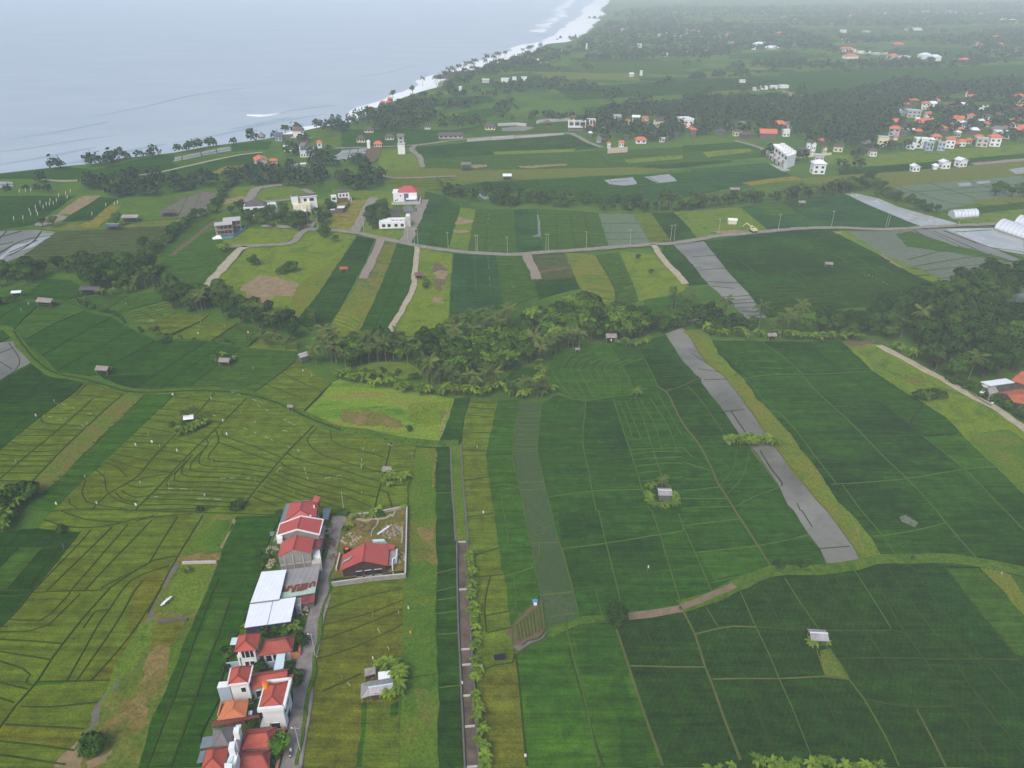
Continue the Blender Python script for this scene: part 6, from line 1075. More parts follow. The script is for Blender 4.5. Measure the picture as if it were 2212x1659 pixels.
t = Thing('tin_shed', 'grey tin-roofed shed patched with rust and mint sheets', 'shed', tuple(P(*T('W2 1560,600')[0])))
q = [P(*T(s)[0], z) for s, z in (('W2 1330,200', 3.9), ('W2 1945,112', 3.9), ('W2 1842,618', 3.3), ('W2 1197,728', 3.3))]; w_ = inset(q, .3); t.part('wall', *prism([V3(p, 3.1) for p in w_], 0), 'concrete_dark'); rf = t.part('roof', *slab(q, .08), 'metal_grey')
def on(q, u, v, dz): return lerp(lerp(q[0], q[1], u), lerp(q[3], q[2], u), v) + Vector((0, 0, dz))
def patch(t, q, u0, u1, v0, v1, dz, mat, name, par=None): t.part(name, *slab([on(q, u0, v0, dz), on(q, u1, v0, dz), on(q, u1, v1, dz), on(q, u0, v1, dz)], .02), mat, par)
patch(t, q, 0.0, 1.0, .78, 1.0, .03, 'metal_mint', 'mint_sheet', rf)
for u0, u1, v0, v1 in ((.03, .10, .60, .80), (.10, .22, .68, .80), (.16, .30, .60, .70), (.30, .42, .66, .86), (.36, .52, .60, .68), (.44, .66, .70, .86), (.54, .72, .60, .74), (.66, .76, .60, .84), (.78, .86, .62, .80), (.84, .94, .58, .66), (.90, .97, .62, .78)): patch(t, q, u0, u1, v0, v1, .05, 'metal_rust', 'rusted_sheet', rf)
t = Thing('white_warehouse', 'upper white metal-roofed warehouse beside the tin shed', 'warehouse', tuple(P(*T('W2 1000,700')[0])))
q = [P(*T(s)[0], z) for s, z in (('W2 875,236', 4.8), ('W2 1328,196', 4.8), ('W2 1197,735', 4.3), ('W2 670,800', 4.3))]; t.part('wall', *prism([V3(p, 4.1) for p in inset(q, .25)], 0), 'navy_wall'); t.part('roof', *slab(q, .1), 'metal_white'); t.part('gutter', *beam(q[3] - Vector((0, .1, .15)), q[2] - Vector((0, .1, .15)), .2, .15), 'metal_slate')
t = Thing('white_warehouse', 'lower white metal-roofed warehouse above the garden', 'warehouse', tuple(P(*T('W2 1000,1250')[0])))
q = [P(*T(s)[0], z) for s, z in (('W2 668,812', 4.0), ('W2 1500,692', 4.0), ('W2 1400,1136', 3.5), ('W2 560,1250', 3.5))]; t.part('wall', *prism([V3(p, 3.3) for p in inset(q, .25)], 0), 'navy_wall'); t.part('roof', *slab(q, .1), 'metal_white'); t.part('roof_seam', *beam(lerp(q[0], q[1], .5) + Vector((0, 0, .01)), lerp(q[3], q[2], .5) + Vector((0, 0, .01)), .12, .03), 'metal_slate')
t = Thing('tin_shed', 'small shed with faded red sheets and a grey slab beside the lane', 'shed', tuple(P(*T('W2 1700,800')[0])))
boxp(t, 'wall', 'W2 1625,700 1820,655 1815,772 1605,805', 2.4, 0, 'concrete_dark'); sheetp(t, 'roof', 'W2 1612,684 1842,630 1834,786 1590,822', [2.9, 2.9, 2.5, 2.5], 'metal_maroon'); boxp(t, 'side_slab', 'W2 1512,694 1600,684 1588,846 1482,852', 2.3, 0, 'stucco_grey'); sheetp(t, 'orange_sheet', 'W2 1458,694 1508,684 1490,836 1446,818', 2.6, 'orange_wall')
# two-part house with the mossy wing
t = house('row_house', 'red hip-roofed house with an open balcony and a mossy-roofed wing', 'house', 'W3 636,196 1042,156 972,456 556,492', 6.0, 'hipY', 1.5, 'tile_red', 'white_paint', .7, None, [('s', .12, .3, 3.4, 5.3), ('s', .36, .62, 3.4, 5.3), ('s', .68, .88, 3.4, 5.3), ('s', .2, .45, .4, 2.3), ('s', .55, .8, .4, 2.3), ('e', .2, .5, 3.5, 5)], .3)
house(None, None, None, 'W3 1068,272 1672,192 1622,472 986,572', 3.4, 'hipX', 1.5, 'tile_red_dirty', 'white_paint', .8, None, [('s', .08, .28, .3, 2.3), ('s', .36, .5, .8, 2.2), ('s', .62, .82, .8, 2.2)], .22, T_=t)
q = Q('W3 620,590 985,545', 3.1); t.part('balcony_rail', *beam(V3(q[0], 3.0), V3(q[1], 3.0), .2, .7), 'white_paint'); t.part('balcony_slab', *slab(Q('W3 640,470 965,440 985,545 620,590', 3.0), .2), 'white_paint')
for s in ('W3 640,590', 'W3 990,560', 'W3 1250,540'):
    p = P(*T(s)[0], 3.0); t.part('column', *beam(V3(p, 0), V3(p, 2.95), .28, .28), 'white_paint')
sheetp(t, 'awning', 'W3 520,236 634,226 602,358 485,362', 3.6, 'metal_aqua')
t = Thing('carport', 'pale blue sheet canopy over the passage between two red roofs', 'carport', tuple(P(*T('W3 1380,800')[0]))); sheetp(t, 'roof', 'W3 1336,526 1492,516 1452,792 1276,826', [2.9, 2.9, 2.6, 2.6], 'metal_aqua'); posts(t, Q('W3 1346,540 1480,530 1446,780 1290,812', 2.6), 0, 'concrete_dark')
wall_line('yard_wall', 'blue grey panel wall behind the balcony house', 'W3 405,696 910,628', 1.6, .25, 'bluegrey_paint'); wall_line('yard_wall', 'blue grey yard wall below the mossy-roofed wing', 'W3 925,704 1292,662', 1.6, .25, 'bluegrey_paint')
wall_line('garden_wall', 'orange garden wall at the lane corner of the mossy wing', 'W3 1480,532 1742,500 1760,320', 1.6, .3, 'orange_wall', 'orange_wall')
# white-trimmed house with wing
t = house('row_house', 'white-trimmed red roof house with a blue grey box at its left end', 'house', 'W3 500,800 902,746 832,1056 436,1102', 6.2, 'hipY', 1.3, 'tile_red', 'white_paint', .35, 'white_paint', [('e', .2, .45, 3.4, 5), ('s', .55, .8, 3.6, 4.8)], .25)
house(None, None, None, 'W3 892,880 1560,792 1522,1002 832,1182', 3.4, 'gableX', 1.1, 'tile_red', 'stucco_grey', .35, None, [('s', .1, .25, .5, 2.2)], T_=t)
boxp(t, 'side_block', 'W3 290,1040 482,1024 470,1118 252,1142', 5.0, 0, 'bluegrey_paint'); sheetp(t, 'block_roof', 'W3 286,1036 486,1020 474,1122 248,1146', 5.15, 'white_paint', .15); sheetp(t, 'porch_roof', 'W3 1546,902 1642,892 1618,1000 1532,1002', 3.0, 'tile_red'); t.part('yard_wall', *beam(P(*T('W3 515,1235')[0], 0), P(*T('W3 980,1160')[0], 0), .25, 1.8), 'concrete')
# the front house with the yellow tank
t = house('row_house', 'two storey house with white parapet edging its broad red roof, tank behind', 'house', 'W3 1120,1062 1592,1006 1470,1512 990,1556', 6.5, 'hipY', 1.2, 'tile_red', 'white_paint', .45, 'white_paint', [('e', .15, .35, 3.6, 5.3), ('e', .5, .75, 3.6, 5.3), ('e', .3, .6, .5, 2.4), ('s', .3, .7, .6, 2.2)], .3)
q = Q('W3 1120,1062 1592,1006 1470,1512 990,1556', 6.5)
for a, b in ((q[1], q[2]), (q[2], q[3]), (q[0], q[1])): t.part('parapet', *beam(a - Vector((0, 0, .3)), b - Vector((0, 0, .3)), .5, .85), 'white_paint')
p = P(*T('W3 1140,1130')[0], 6.6); tk = Thing('water_tank', 'yellow plastic water tank standing on the broad red roof', 'water tank', (p.x, p.y, 6.6)); tk.part('body', *cyl((p.x, p.y, 6.7), .55, 1.1, 16), 'tank_yellow', smooth=False); tk.part('lid', *cyl((p.x, p.y, 7.8), .5, .2, 16, .2), 'tank_orange'); tk.part('stand', *cyl((p.x, p.y, 6.4), .5, .3, 12), 'concrete')
# orange roof and lean-to
t = house('row_house', 'low house under a faded orange tiled roof with a torn corner', 'house', 'W4 692,168 1102,182 1052,462 530,532', 3.2, 'hipY', 1.2, 'tile_orange', 'brick_wall', .6, None, [('e', .2, .5, .6, 2.2)], .3)
boxp(t, 'yard_floor', 'W4 600,190 700,170 650,360 585,372', .4, 0, 'concrete_dark'); wall_line(None, None, 'W4 606,186 540,440', 1.8, .25, 'orange_wall', T_=t, pname='yard_wall')
t = Thing('lean_to', 'long rust-brown sheet lean-to below the orange roof', 'lean-to', tuple(P(*T('W4 860,600')[0]))); sheetp(t, 'roof', 'W4 418,560 1282,428 1302,476 432,654', [2.8, 2.8, 2.4, 2.4], 'metal_rust'); posts(t, Q('W4 440,640 720,596 1000,552 1290,480', 2.4), 0, 'concrete_dark')
t = Thing('yard_canopy', 'dark tarpaulin canopy between the orange and broad red roofs', 'canopy', tuple(P(*T('W4 1180,400')[0]))); sheetp(t, 'sheet', 'W4 1110,300 1280,262 1270,420 1080,440', 2.2, 'black_paint'); sheetp(t, 'clear_panel', 'W4 1100,362 1170,358 1160,430 1085,438', 2.35, 'metal_aqua'); posts(t, Q('W4 1115,305 1275,270 1265,415 1090,432', 2.2), 0, 'bamboo_pole', .1)
# bottom houses
t = house('row_house', 'grey pyramid-roofed house with white stair walls and a red wing', 'house', 'W4 456,690 862,640 745,1005 430,1014', 6.0, 'pyr', 1.6, 'tile_grey', 'stucco_grey', .4, None, [], .3)
house(None, None, None, 'W4 1032,702 1622,652 1502,1022 962,1072', 3.4, 'hipX', 1.4, 'tile_red', 'white_paint', .5, None, [('s', .2, .5, .5, 2.2)], .2, T_=t)
sheetp(t, 'awning', 'W4 270,840 452,820 424,1010 214,1050', [3.6, 4, 4, 3.6], 'metal_slate'); q = Q('W4 862,618 985,602 890,915 800,925', 6.6); t.part('party_wall', *prism(inset(q, .25), 0), 'white_paint'); boxp(t, 'stair_tower', 'W4 832,660 930,650 918,764 816,756', 8.2, 6.4, 'white_paint', 'white box-like stair tower top'); sheetp(t, 'terrace_floor', 'W4 872,620 972,608 960,660 862,672', 6.65, 'metal_aqua', .05)
t = house('row_house', 'nearest red hip-roofed house with pale blue stair top and mossy wing', 'house', 'W4 342,1062 742,1024 650,1425 236,1440', 6.0, 'hipY', 1.5, 'tile_red', 'white_paint', .5, None, [], .3)
house(None, None, None, 'W4 872,1112 1502,1054 1482,1440 846,1462', 3.4, 'hipX', 1.4, 'tile_red_dirty', 'white_paint', .5, None, [], .2, T_=t)
boxp(t, 'stair_wall', 'W4 770,1128 916,1112 850,1400 690,1420', 6.3, 0, 'white_paint'); sheetp(t, 'stair_roof', 'W4 766,1130 846,1122 786,1310 694,1326', 6.5, 'metal_aqua', .1); boxp(t, 'stair_tower', 'W4 756,926 852,914 838,1050 726,1060', 8.2, 5.5, 'white_paint', 'white box-like stair tower top'); boxp(t, 'stair_tower', 'W4 662,1312 802,1318 792,1430 660,1430', 7.4, 5, 'white_paint'); sheetp(t, 'awning', 'W4 222,1090 330,1080 262,1300 160,1312', 3.4, 'metal_slate')
sheetp(t, 'porch_slab', 'W4 1350,500 1520,475 1480,640 1310,660', 2.4, 'stucco_grey', .2)
wall_line('garden_wall', 'orange capped wall by the bright lane tree', 'W4 1740,640 1720,760', 1.4, .3, 'orange_wall'); wall_line('garden_wall', 'low grey wall at the bottom of the lane below the bright tree', 'W4 1650,1200 1610,1401', 1.3, .35, 'concrete', 'orange_wall')
# building plot across the lane
t = house('plot_house', 'big red metal-roofed house on the walled building plot', 'house', 'W1 1212,884 1842,736 1822,1026 1166,1096', 3.4, 'gableY', 2.2, 'metal_red', 'wood_dark', .5, None, [('s', .3, .44, .6, 2.2), ('s', .5, .66, .6, 2.2), ('s', .72, .9, .6, 2.2)])
sheetp(t, 'side_roof', 'W1 1840,736 1916,742 1906,806 1840,806', [3.4, 3.2, 3.2, 3.4], 'metal_red'); sheetp(t, 'terrace', 'W1 1840,810 1945,800 1930,900 1880,1010 1830,1018', 2.6, 'concrete', .3); wall_line(None, None, 'W1 1950,795 1935,905 1890,925 1880,1015', 2.9, .2, 'white_paint', T_=t, pname='terrace_edge'); sheetp(t, 'bare_roof_patch', 'W1 1230,950 1352,880 1300,940 1180,1004', [4.2, 4.75, 4.55, 3.95], 'metal_tin', .03); t.part('entrance_wall', *beam(P(*T('W1 1130,1140')[0], 0), P(*T('W1 1180,930')[0], 0), .3, 1.8), 'pink_wall')
t.part('porch_beam', *beam(P(*T('W1 1360,1130')[0], 1.0), P(*T('W1 1660,1100')[0], 1.0), .3, .25), 'orange_wall')
wall_line('compound_wall', 'grey block wall enclosing the building plot', 'W1 1330,330 1640,300 1980,232 2080,222 2070,700 2058,1138 1600,1180 1055,1256', 1.7, .22, 'concrete', 'stucco_grey')
V, F = sheet_mesh(W2('W1 1240,470 1290,360 1640,310 2070,240 2055,1130 1060,1245 1130,1000'), .98, .2, 2); mesh_obj('plot_soil', V, F, 'soil_weeds', ground)
for s, lab in (('W1 1390,440 1450,450 1540,462 1690,440 1680,520 1620,600 1605,690', 'pale stone footing line winding across the building plot'), ('W1 1700,436 1800,424 1860,385 1900,395 1930,330', 'short pale footing line near the plot back wall'), ('W1 2025,540 2030,640 2015,780', 'pale footing line along the plot side wall')): tag(strip('stone_footing', W2(s), .45, 'stone_pale', .95, .35, None, .8, .4, .6), lab, 'footing')
p = Q('W1 1672,592 1835,478 1848,492 1690,602', 1.3); t = Thing('steel_sheet', 'long white sheet lying on the bare building plot', 'sheet', tuple(P(*T('W1 1760,560')[0]))); t.part('sheet', *slab(p, .12), 'metal_white')
t = Thing('material_stack', 'stack of white and grey boards behind the red plot house', 'stack', tuple(P(*T('W1 1710,720')[0])))
for k in range(6): sheetp(t, 'board', 'W1 %d,%d %d,%d %d,%d %d,%d' % (1615 + 6 * k, 672 + 8 * k, 1770 + 7 * k, 662 + 8 * k, 1780 + 6 * k, 690 + 6 * k, 1612 + 5 * k, 700 + 6 * k), 2.2 - .22 * k, 'cloth_white' if k % 2 else 'metal_aqua', .18)
def rubble_heap(s, n, r, lab, mat='debris_grey', z=.98, sz=(.15, .5)):
    q = P(*T(s)[0]); t = Thing('rubble_heap', lab, 'rubble', (q.x, q.y, z)); V = []; F = []
    for k in range(n):
        a = random.uniform(0, 6.28); rr = r * math.sqrt(random.random()); d = random.uniform(*sz); h = d * random.uniform(.4, 1.0) + max(0, (1 - rr / r)) * r * .18; o = len(V); rz = random.uniform(0, 3)
        for i in range(4): V.append((q.x + rr * math.cos(a) + d * math.cos(rz + 1.57 * i), q.y + rr * math.sin(a) + d * .7 * math.sin(rz + 1.57 * i), z))
        V.append((q.x + rr * math.cos(a) + random.uniform(-.1, .1), q.y + rr * math.sin(a), z + h)); F += [(o + i, o + (i + 1) % 4, o + 4) for i in range(4)]
    t.part('stones', V, F, mat)['kind'] = 'stuff'
for s, n, r, lab, mt in (('W1 1880,600', 60, 2.6, 'pale rubble heap near the plot side wall', 'debris_grey'), ('W1 1560,520', 50, 2.6, 'brown heap of soil and planks on the plot', 'soil_brown'), ('W1 1330,700', 50, 2.4, 'heap of pale debris beside the lane on the plot', 'stone_pale'), ('W1 1970,960', 40, 2.0, 'weedy debris at the plot corner by the terrace', 'stone_pale'), ('W1 1010,760', 60, 2.0, 'timber and rubble along the lane edge by the far houses', 'soil_brown'), ('W1 980,600', 40, 1.6, 'broken wood piled beside the second far house', 'stone_pale'), ('W1 260,1040', 30, 1.5, 'straw-coloured waste behind the grey gable house', 'stone_pale'), ('W1 250,850', 30, 1.5, 'rubble spill left of the third far house', 'debris_grey'), ('W2 1650,980', 24, 1.8, 'grey sand heap in the garden by the lane', 'debris_grey'), ('W1 1120,950', 30, 1.4, 'dark debris at the lane edge by the plot entrance', 'soil_brown')): rubble_heap(s, n, r, lab, mt)
p = P(*T('W1 1265,835')[0], 1.2); t = Thing('water_tank', 'black drum with an orange lid beside the plot house', 'water tank', (p.x, p.y, .98)); t.part('body', *cyl((p.x, p.y, .98), .75, 1.2, 14), 'black_paint'); t.part('lid', *cyl((p.x + .1, p.y, 2.18), .5, .12, 12, .35), 'tank_orange')
# farm shack cluster in the golden rice
t = Thing('farm_shack', 'tin-roofed farm shack with a light front slope in golden rice', 'shack', tuple(P(*T('W5 720,1230')[0])))
q = Q('W5 560,830 1150,760 1100,1150 540,1240', 2.4); t.part('wall', *prism([V3(p, 2.2) for p in inset(q, .4)], 0), 'wood_dark'); sheetp(t, 'roof_back', 'W5 555,835 1155,760 1155,912 490,1008', [2.3, 2.3, 3.1, 3.1], 'metal_grey'); sheetp(t, 'roof_front', 'W5 490,1012 1155,916 1130,1150 540,1240', [3.1, 3.1, 2.2, 2.2], 'metal_tin'); sheetp(t, 'side_roof', 'W5 285,915 560,835 500,1010 545,1235 275,1318', [2.1, 2.4, 2.9, 2.2, 1.9], 'metal_grey'); t.part('ridge_strip', *beam(P(*T('W5 480,1010')[0], 3.12), P(*T('W5 1155,912')[0], 3.12), .25, .06), 'metal_aqua'); posts(t, Q('W5 300,1300 300,930 530,1215', 1.9), 0, 'bamboo_pole', .12)
t = Thing('farm_shed', 'white sheet-roofed shed behind the farm shack', 'shed', tuple(P(*T('W5 930,780')[0]))); sheetp(t, 'roof', 'W5 750,592 1085,545 1095,748 755,802', [2.6, 2.6, 2.3, 2.3], 'metal_white'); posts(t, Q('W5 765,605 1075,560 1080,740 770,790', 2.3), 0, 'bamboo_pole', .14); sheetp(t, 'side_wall', 'W5 765,610 770,785 770,790 765,615', [2.2, 2.0, .1, .1], 'wood_dark', .05)
t = Thing('platform_shed', 'patchwork-roofed raised platform beside the farm shack', 'shed', tuple(P(*T('W5 530,760')[0]))); q = Q('W5 380,500 680,442 685,640 382,720', 2.2); n = 3
for i in range(3):
    for j in range(3): t.part('roof_sheet', *slab([on(q, (i + .02) / 3, (j + .02) / 3, .01 * ((i + j) % 2)), on(q, (i + .98) / 3, (j + .02) / 3, 0.01 * ((i + j) % 2)), on(q, (i + .98) / 3, (j + .98) / 3, 0), on(q, (i + .02) / 3, (j + .98) / 3, 0)], .05), ('metal_tin', 'metal_grey', 'stone_pale')[(i * 2 + j * 5) % 3])
posts(t, q, 0, 'bamboo_pole', .12); t.part('platform', *slab(Q('W5 400,620 670,560 680,720 400,780', .9), .12), 'wood_dark')
for k in range(3): t.part('step', *beam(P(*T('W5 560,%d' % (700 + 50 * k))[0], .7 - .2 * k), P(*T('W5 640,%d' % (680 + 50 * k))[0], .7 - .2 * k), .35, .08), 'stucco_grey')
# field huts
def hut(s, w, d, h, rot, roofm, lab, rise=.7, wallm=None, z=.6, hip=False):
    c = P(*T(s)[0]); t = Thing('field_hut', lab, 'hut', (c.x, c.y, z)); ca, sa = math.cos(R(rot)), math.sin(R(rot))
    L = lambda x, y, zz: Vector((c.x + x * ca - y * sa, c.y + x * sa + y * ca, zz))
    q = [L(-w / 2, d / 2, z + h), L(w / 2, d / 2, z + h), L(w / 2, -d / 2, z + h), L(-w / 2, -d / 2, z + h)]
    if wallm: t.part('wall', *prism([V3(p, z + h - .05) for p in inset(q, .3)], z), wallm)
    else:
        posts(t, inset(q, .3), z, 'bamboo_pole', .12); t.part('platform', *slab([V3(p, z + .6) for p in inset(q, .4)], .1), 'wood_dark')
    V, F, ln, gb = roof_geo(q, 'hipX' if hip else 'gableX', rise, .25, .1); rf = t.part('roof', V, F, roofm); t.part('ridge_cap', *beam(ln[0][0], ln[0][1], .25, .08), 'cloth_white' if roofm.startswith('metal') else roofm, rf); return t
hut('X3 1230,1000', 3.6, 3.2, 2.1, -3, 'metal_tin', 'grey-roofed dark-walled hut ringed by bananas in green rice', .5, 'concrete_dark'); hut('X4 960,960', 3.6, 3.0, 1.8, -4, 'metal_tin', 'lone grey hut with a sloping roof in the deep green rows', .6); hut('X5 1200,640', 3.0, 2.4, 1.8, 12, 'metal_white', 'white-roofed hut in the island of greenery on yellow terraces', .7)
hut('X6 200,350', 4.6, 3.2, 1.9, -8, 'thatch', 'grey thatched hut beside the winding bank at left', .8); hut('X6 1960,230', 4.0, 3.2, 1.9, -5, 'thatch', 'grey hut with white ridge beside dark bushes in the left rice', .8); hut('D 312,325', 7, 4, 2, -10, 'thatch', 'long brown field hut near the left edge', 1.0); hut('D 120,266', 4, 2.5, 1.8, 8, 'metal_white', 'small white-roofed hut at the far left field edge', .5); hut('D 600,248', 9, 3.5, 2, -3, 'tile_dark', 'long dark shed under the left gully wood', .9)
hut('D 200,1555', 3.6, 3, 2, 15, 'thatch', 'grey hut at the left edge above the fallow strip', .8); hut('D 1890,1015', 1.9, 1.5, 1.4, -12, 'thatch', 'tiny brown shelter on the winding bank', .4, z=1.0); hut('E 305,1430', 2.6, 2.4, 2, -10, 'thatch', 'brown hut half hidden by bananas on the yellow terraces', .7); hut('D 1970,685', 3.4, 3, 2, 40, 'metal_tin', 'grey shed at the left tip of the central thicket', .8, 'concrete_dark'); hut('E 1745,560', 4, 3, 2, 0, 'thatch', 'thatched hut at the thicket edge above the fan terraces', 1); hut('E 1528,632', 1.8, 1.4, 1.3, 10, 'thatch', 'tiny straw shelter in the fan terraces', .4)
hut('F 570,548', 3.4, 2.4, 1.8, 5, 'thatch', 'straw-roofed hut at the head of the big right field', .7); hut('F 1630,705', 5.2, 3.4, 2, 25, 'thatch', 'dark thatched hut at the foot of the wooded hill', 1, 'wood_dark'); hut('F 940,80', 3.6, 2.6, 1.8, -8, 'thatch', 'straw hut standing in the dark rice above the right gully', .7); hut('E 20,110', 3.6, 2.6, 1.8, 0, 'tile_terracotta', 'small brown hut on the dark rice strip below the road', .6); hut('C 318,1455', 5, 4, 2.2, -5, 'metal_white', 'white-roofed hut on the bright weeds beside the road', .7, 'cream_paint'); hut('C 765,1338', 4, 3.4, 2, 5, 'thatch', 'grey hut in the dark rice north of the road', .8); hut('B 810,1105', 7, 6, 4, 0, 'tile_grey', 'small grey pavilion in the middle plain', 1.2); hut('B 1075,1165', 6, 5, 2.4, 0, 'metal_white', 'tiny white-roofed hut among the middle plain fields', 1)
hut('E 505,150', 4, 3, 1.8, 0, 'tile_brown', 'small brown shed beside the long pale path', .7); hut('A 855,1435', 9, 5, 2.2, 0, 'metal_tin', 'blue grey shed in the pale left valley field', .8); hut('A 1095,1400', 8, 5, 2.4, 0, 'tile_dark', 'dark hut at the muddy plot in the left valley', .8); hut('A 740,1490', 7, 4, 2, 0, 'metal_blue', 'blue hut above the striped left field', .7); hut('E 635,775', 4, 3.4, 2.2, 5, 'tile_dark', 'dark shed under the palms at the gully meadow', 1, 'wood_dark'); hut('C 332,1250', 6, 4, 2, 0, 'thatch', 'pale hut behind the middle palm row', .8)
tr = T('H 1255,612')[0]; p = P(*tr); t = Thing('scarecrow', 'blue and white rag scarecrow at the tip of the brown plot', 'scarecrow', (p.x, p.y, .7)); t.part('post', *beam(V3(p, .7), V3(p, 2.3), .1, .1), 'bamboo_pole'); t.part('cloth', *prism([p + Vector(v) for v in ((-.6, -.2, 0), (.5, -.3, 0), (.6, .3, 0), (-.5, .3, 0))], 1.3, 1.9), 'tarp_blue'); t.part('rag', *prism([p + Vector(v) for v in ((-.3, -.5, 0), (.4, -.5, 0), (.3, -.1, 0), (-.3, -.1, 0))], .8, 1.4), 'cloth_white')
p = P(*T('H 1025,985')[0]); t = Thing('rain_canopy', 'small black sheet canopy over the ditch in yellow rice', 'canopy', (p.x, p.y, .6)); t.part('sheet', *slab([V3(p, 2.0) + Vector(v) for v in ((-1.2, .5, 0), (1.1, .9, .1), (1.2, -.6, 0), (-1.0, -.8, .1))], .06), 'black_paint'); posts(t, [V3(p, 2.0) + Vector(v) for v in ((-1.1, .5, 0), (1.1, -.5, 0))], .6, 'bamboo_pole', .08)
# concrete canal: floor and two walls, low cross-walls
cl = catmull(W2('H 783,203 786,420 792,600 800,800 812,1000 822,1200 834,1400 842,1560 848,1662 852,1750'), 3)
plain('canal_bed', (112, 98, 84), rgb2=(76, 66, 56), scale=.35, rough=.9); plain('canal_wall', (76, 74, 68), rgb2=(98, 94, 86), scale=.8, rough=.9)
t = Thing('irrigation_canal', 'straight concrete-lined canal with a dry brown bed', 'canal', (cl[0][0], cl[0][1], 0))
def off2(c, d): return offs(c, lambda i: d)
def rib(l1, l2, z1, z2): n = len(l1); return [Vector((x, y, z1)) for x, y in l1] + [Vector((x, y, z2)) for x, y in l2], [(i, i + 1, n + i + 1, n + i) for i in range(n - 1)]
t.part('bed', *rib(off2(cl, -.95), off2(cl, .95), .30, .30), 'canal_bed')
for s_ in (-1, 1):
    V1, F1 = rib(off2(cl, s_ * .9), off2(cl, s_ * 1.1), .32, .86); t.part('wall', V1, F1, 'canal_wall'); V1, F1 = rib(off2(cl, s_ * 1.1), off2(cl, s_ * 1.4), .86, .86); t.part('kerb', V1, F1, 'concrete_dark'); V1, F1 = rib(off2(cl, s_ * 1.4), off2(cl, s_ * 1.48), .86, .2); t.part('outer_wall', V1, F1, 'canal_wall')
for f in (.02, .3, .52, .62, .74, .86, .95):
    i = int(f * (len(cl) - 1)); a, b = off2(cl, -.92)[i], off2(cl, .92)[i]; t.part('cross_wall', *beam(Vector((*a, .32)), Vector((*b, .32)), .25, .35), 'stucco_grey')
cg = W2('E 742,1235 748,1400 760,1600 H 768,0 775,120 782,198'); V, F = rib(off2(catmull(cg, 3), -1.3), off2(catmull(cg, 3), 1.3), .70, .70); mesh_obj('grassy_channel', V, F, 'weeds_strip', ground)
t = Thing('channel_kerbs', 'pair of thin grey kerbs along the grassy upper channel', 'kerb', (cg[0][0], cg[0][1], 0))
for d in (-1.5, 1.5): c_ = off2(catmull(cg, 3), d); V, F = rib(off2(c_, -.2), off2(c_, .2), .82, .82); t.part('kerb', V, F, 'concrete_dark')
# --- white villas and houses of the middle distance
class Loc:
    def __init__(s, st, rot, z=.4, k=1.0): s.c = P(*T(st)[0]); s.k = k; s.ca, s.sa, s.z = math.cos(R(rot)), math.sin(R(rot)), z
    def __call__(s, x, y, z):
        x, y, z = x * s.k, y * s.k, z * (.35 + .65 * s.k) if s.k < 1 else z
        return Vector((s.c.x + x * s.ca - y * s.sa, s.c.y + x * s.sa + y * s.ca, s.z + z))
    def quad(s, x0, x1, y0, y1, z): return [s(x0, y1, z), s(x1, y1, z), s(x1, y0, z), s(x0, y0, z)]
def lbox(t, L, name, x0, x1, y0, y1, z0, z1, mat): return t.part(name, *prism(L.quad(x0, x1, y0, y1, z1), L(0, 0, z0).z), mat)
def lroof(t, L, x0, x1, y0, y1, z, kind, rise, mat, ins=.3):
    V, F, ln, gb = roof_geo(L.quad(x0, x1, y0, y1, z), kind, rise, ins, .2); return t.part('roof', V, F, mat)
def lwin(t, L, side, xs, z0, z1, x0, x1, y0, y1, mat='window_dark'):
    for a, b in xs:
        if side == 's': q = [L(a, y0 - .05, z0), L(b, y0 - .05, z0), L(b, y0 - .05, z1), L(a, y0 - .05, z1)]; off = L(0, .04, 0) - L(0, 0, 0)
        else:
            xx = x1 + .05 if side == 'e' else x0 - .05; q = [L(xx, a, z0), L(xx, b, z0), L(xx, b, z1), L(xx, a, z1)]; off = L(-.04 if side == 'e' else .04, 0, 0) - L(0, 0, 0)
        t.part('window', q + [p + off for p in q], [(0, 1, 2, 3), (7, 6, 5, 4), (0, 4, 5, 1), (1, 5, 6, 2), (2, 6, 7, 3), (3, 7, 4, 0)], mat)
def mk(name, lab, L, cat='house', group=None): return Thing(name, lab, cat, (L.c.x, L.c.y, L.z), group)
# unfinished concrete villa
L = Loc('V1 240,790', 18, .4, 0.68); t = mk('unfinished_villa', 'unfinished concrete frame villa with bare slabs and columns', L)
for (x0, x1, y0, y1, lv) in ((-7, 6, 0, 9, 2), (-1, 12, 9.3, 20, 2)):
    for k in range(lv + 1): lbox(t, L, 'floor_slab', x0, x1, y0, y1, 3.4 * k - .25 if k else 0, 3.4 * k + .05 if k else .25, 'stucco_grey' if k == lv else 'concrete')
    for k in range(lv):
        for i in range(5):
            for j in (0, .5, 1): x, y = x0 + .4 + (x1 - x0 - .8) * i / 4, y0 + .4 + (y1 - y0 - .8) * j; lbox(t, L, 'column', x - .22, x + .22, y - .22, y + .22, 3.4 * k + .25, 3.4 * k + 3.14, 'concrete')
        lbox(t, L, 'inner_wall', x0 + 1.5, x1 - 1.5, y0 + 4, y0 + 4.3, 3.4 * k + .26, 3.4 * k + 3.13, 'brick_wall')
L2 = Loc('V1 330,800', 18); tg = Thing('tarpaulin_fence', 'bright blue tarpaulin edging below the unfinished villa', 'tarpaulin', (L2.c.x, L2.c.y, .4)); tg.part('sheet', *beam(P(*T('V1 190,828')[0], .3), P(*T('V1 340,818')[0], .3), .2, 1.1), 'tarp_blue'); tg.part('sheet', *beam(P(*T('V1 345,815')[0], .3), P(*T('V1 520,690')[0], .3), .2, 1.1), 'tarp_blue')
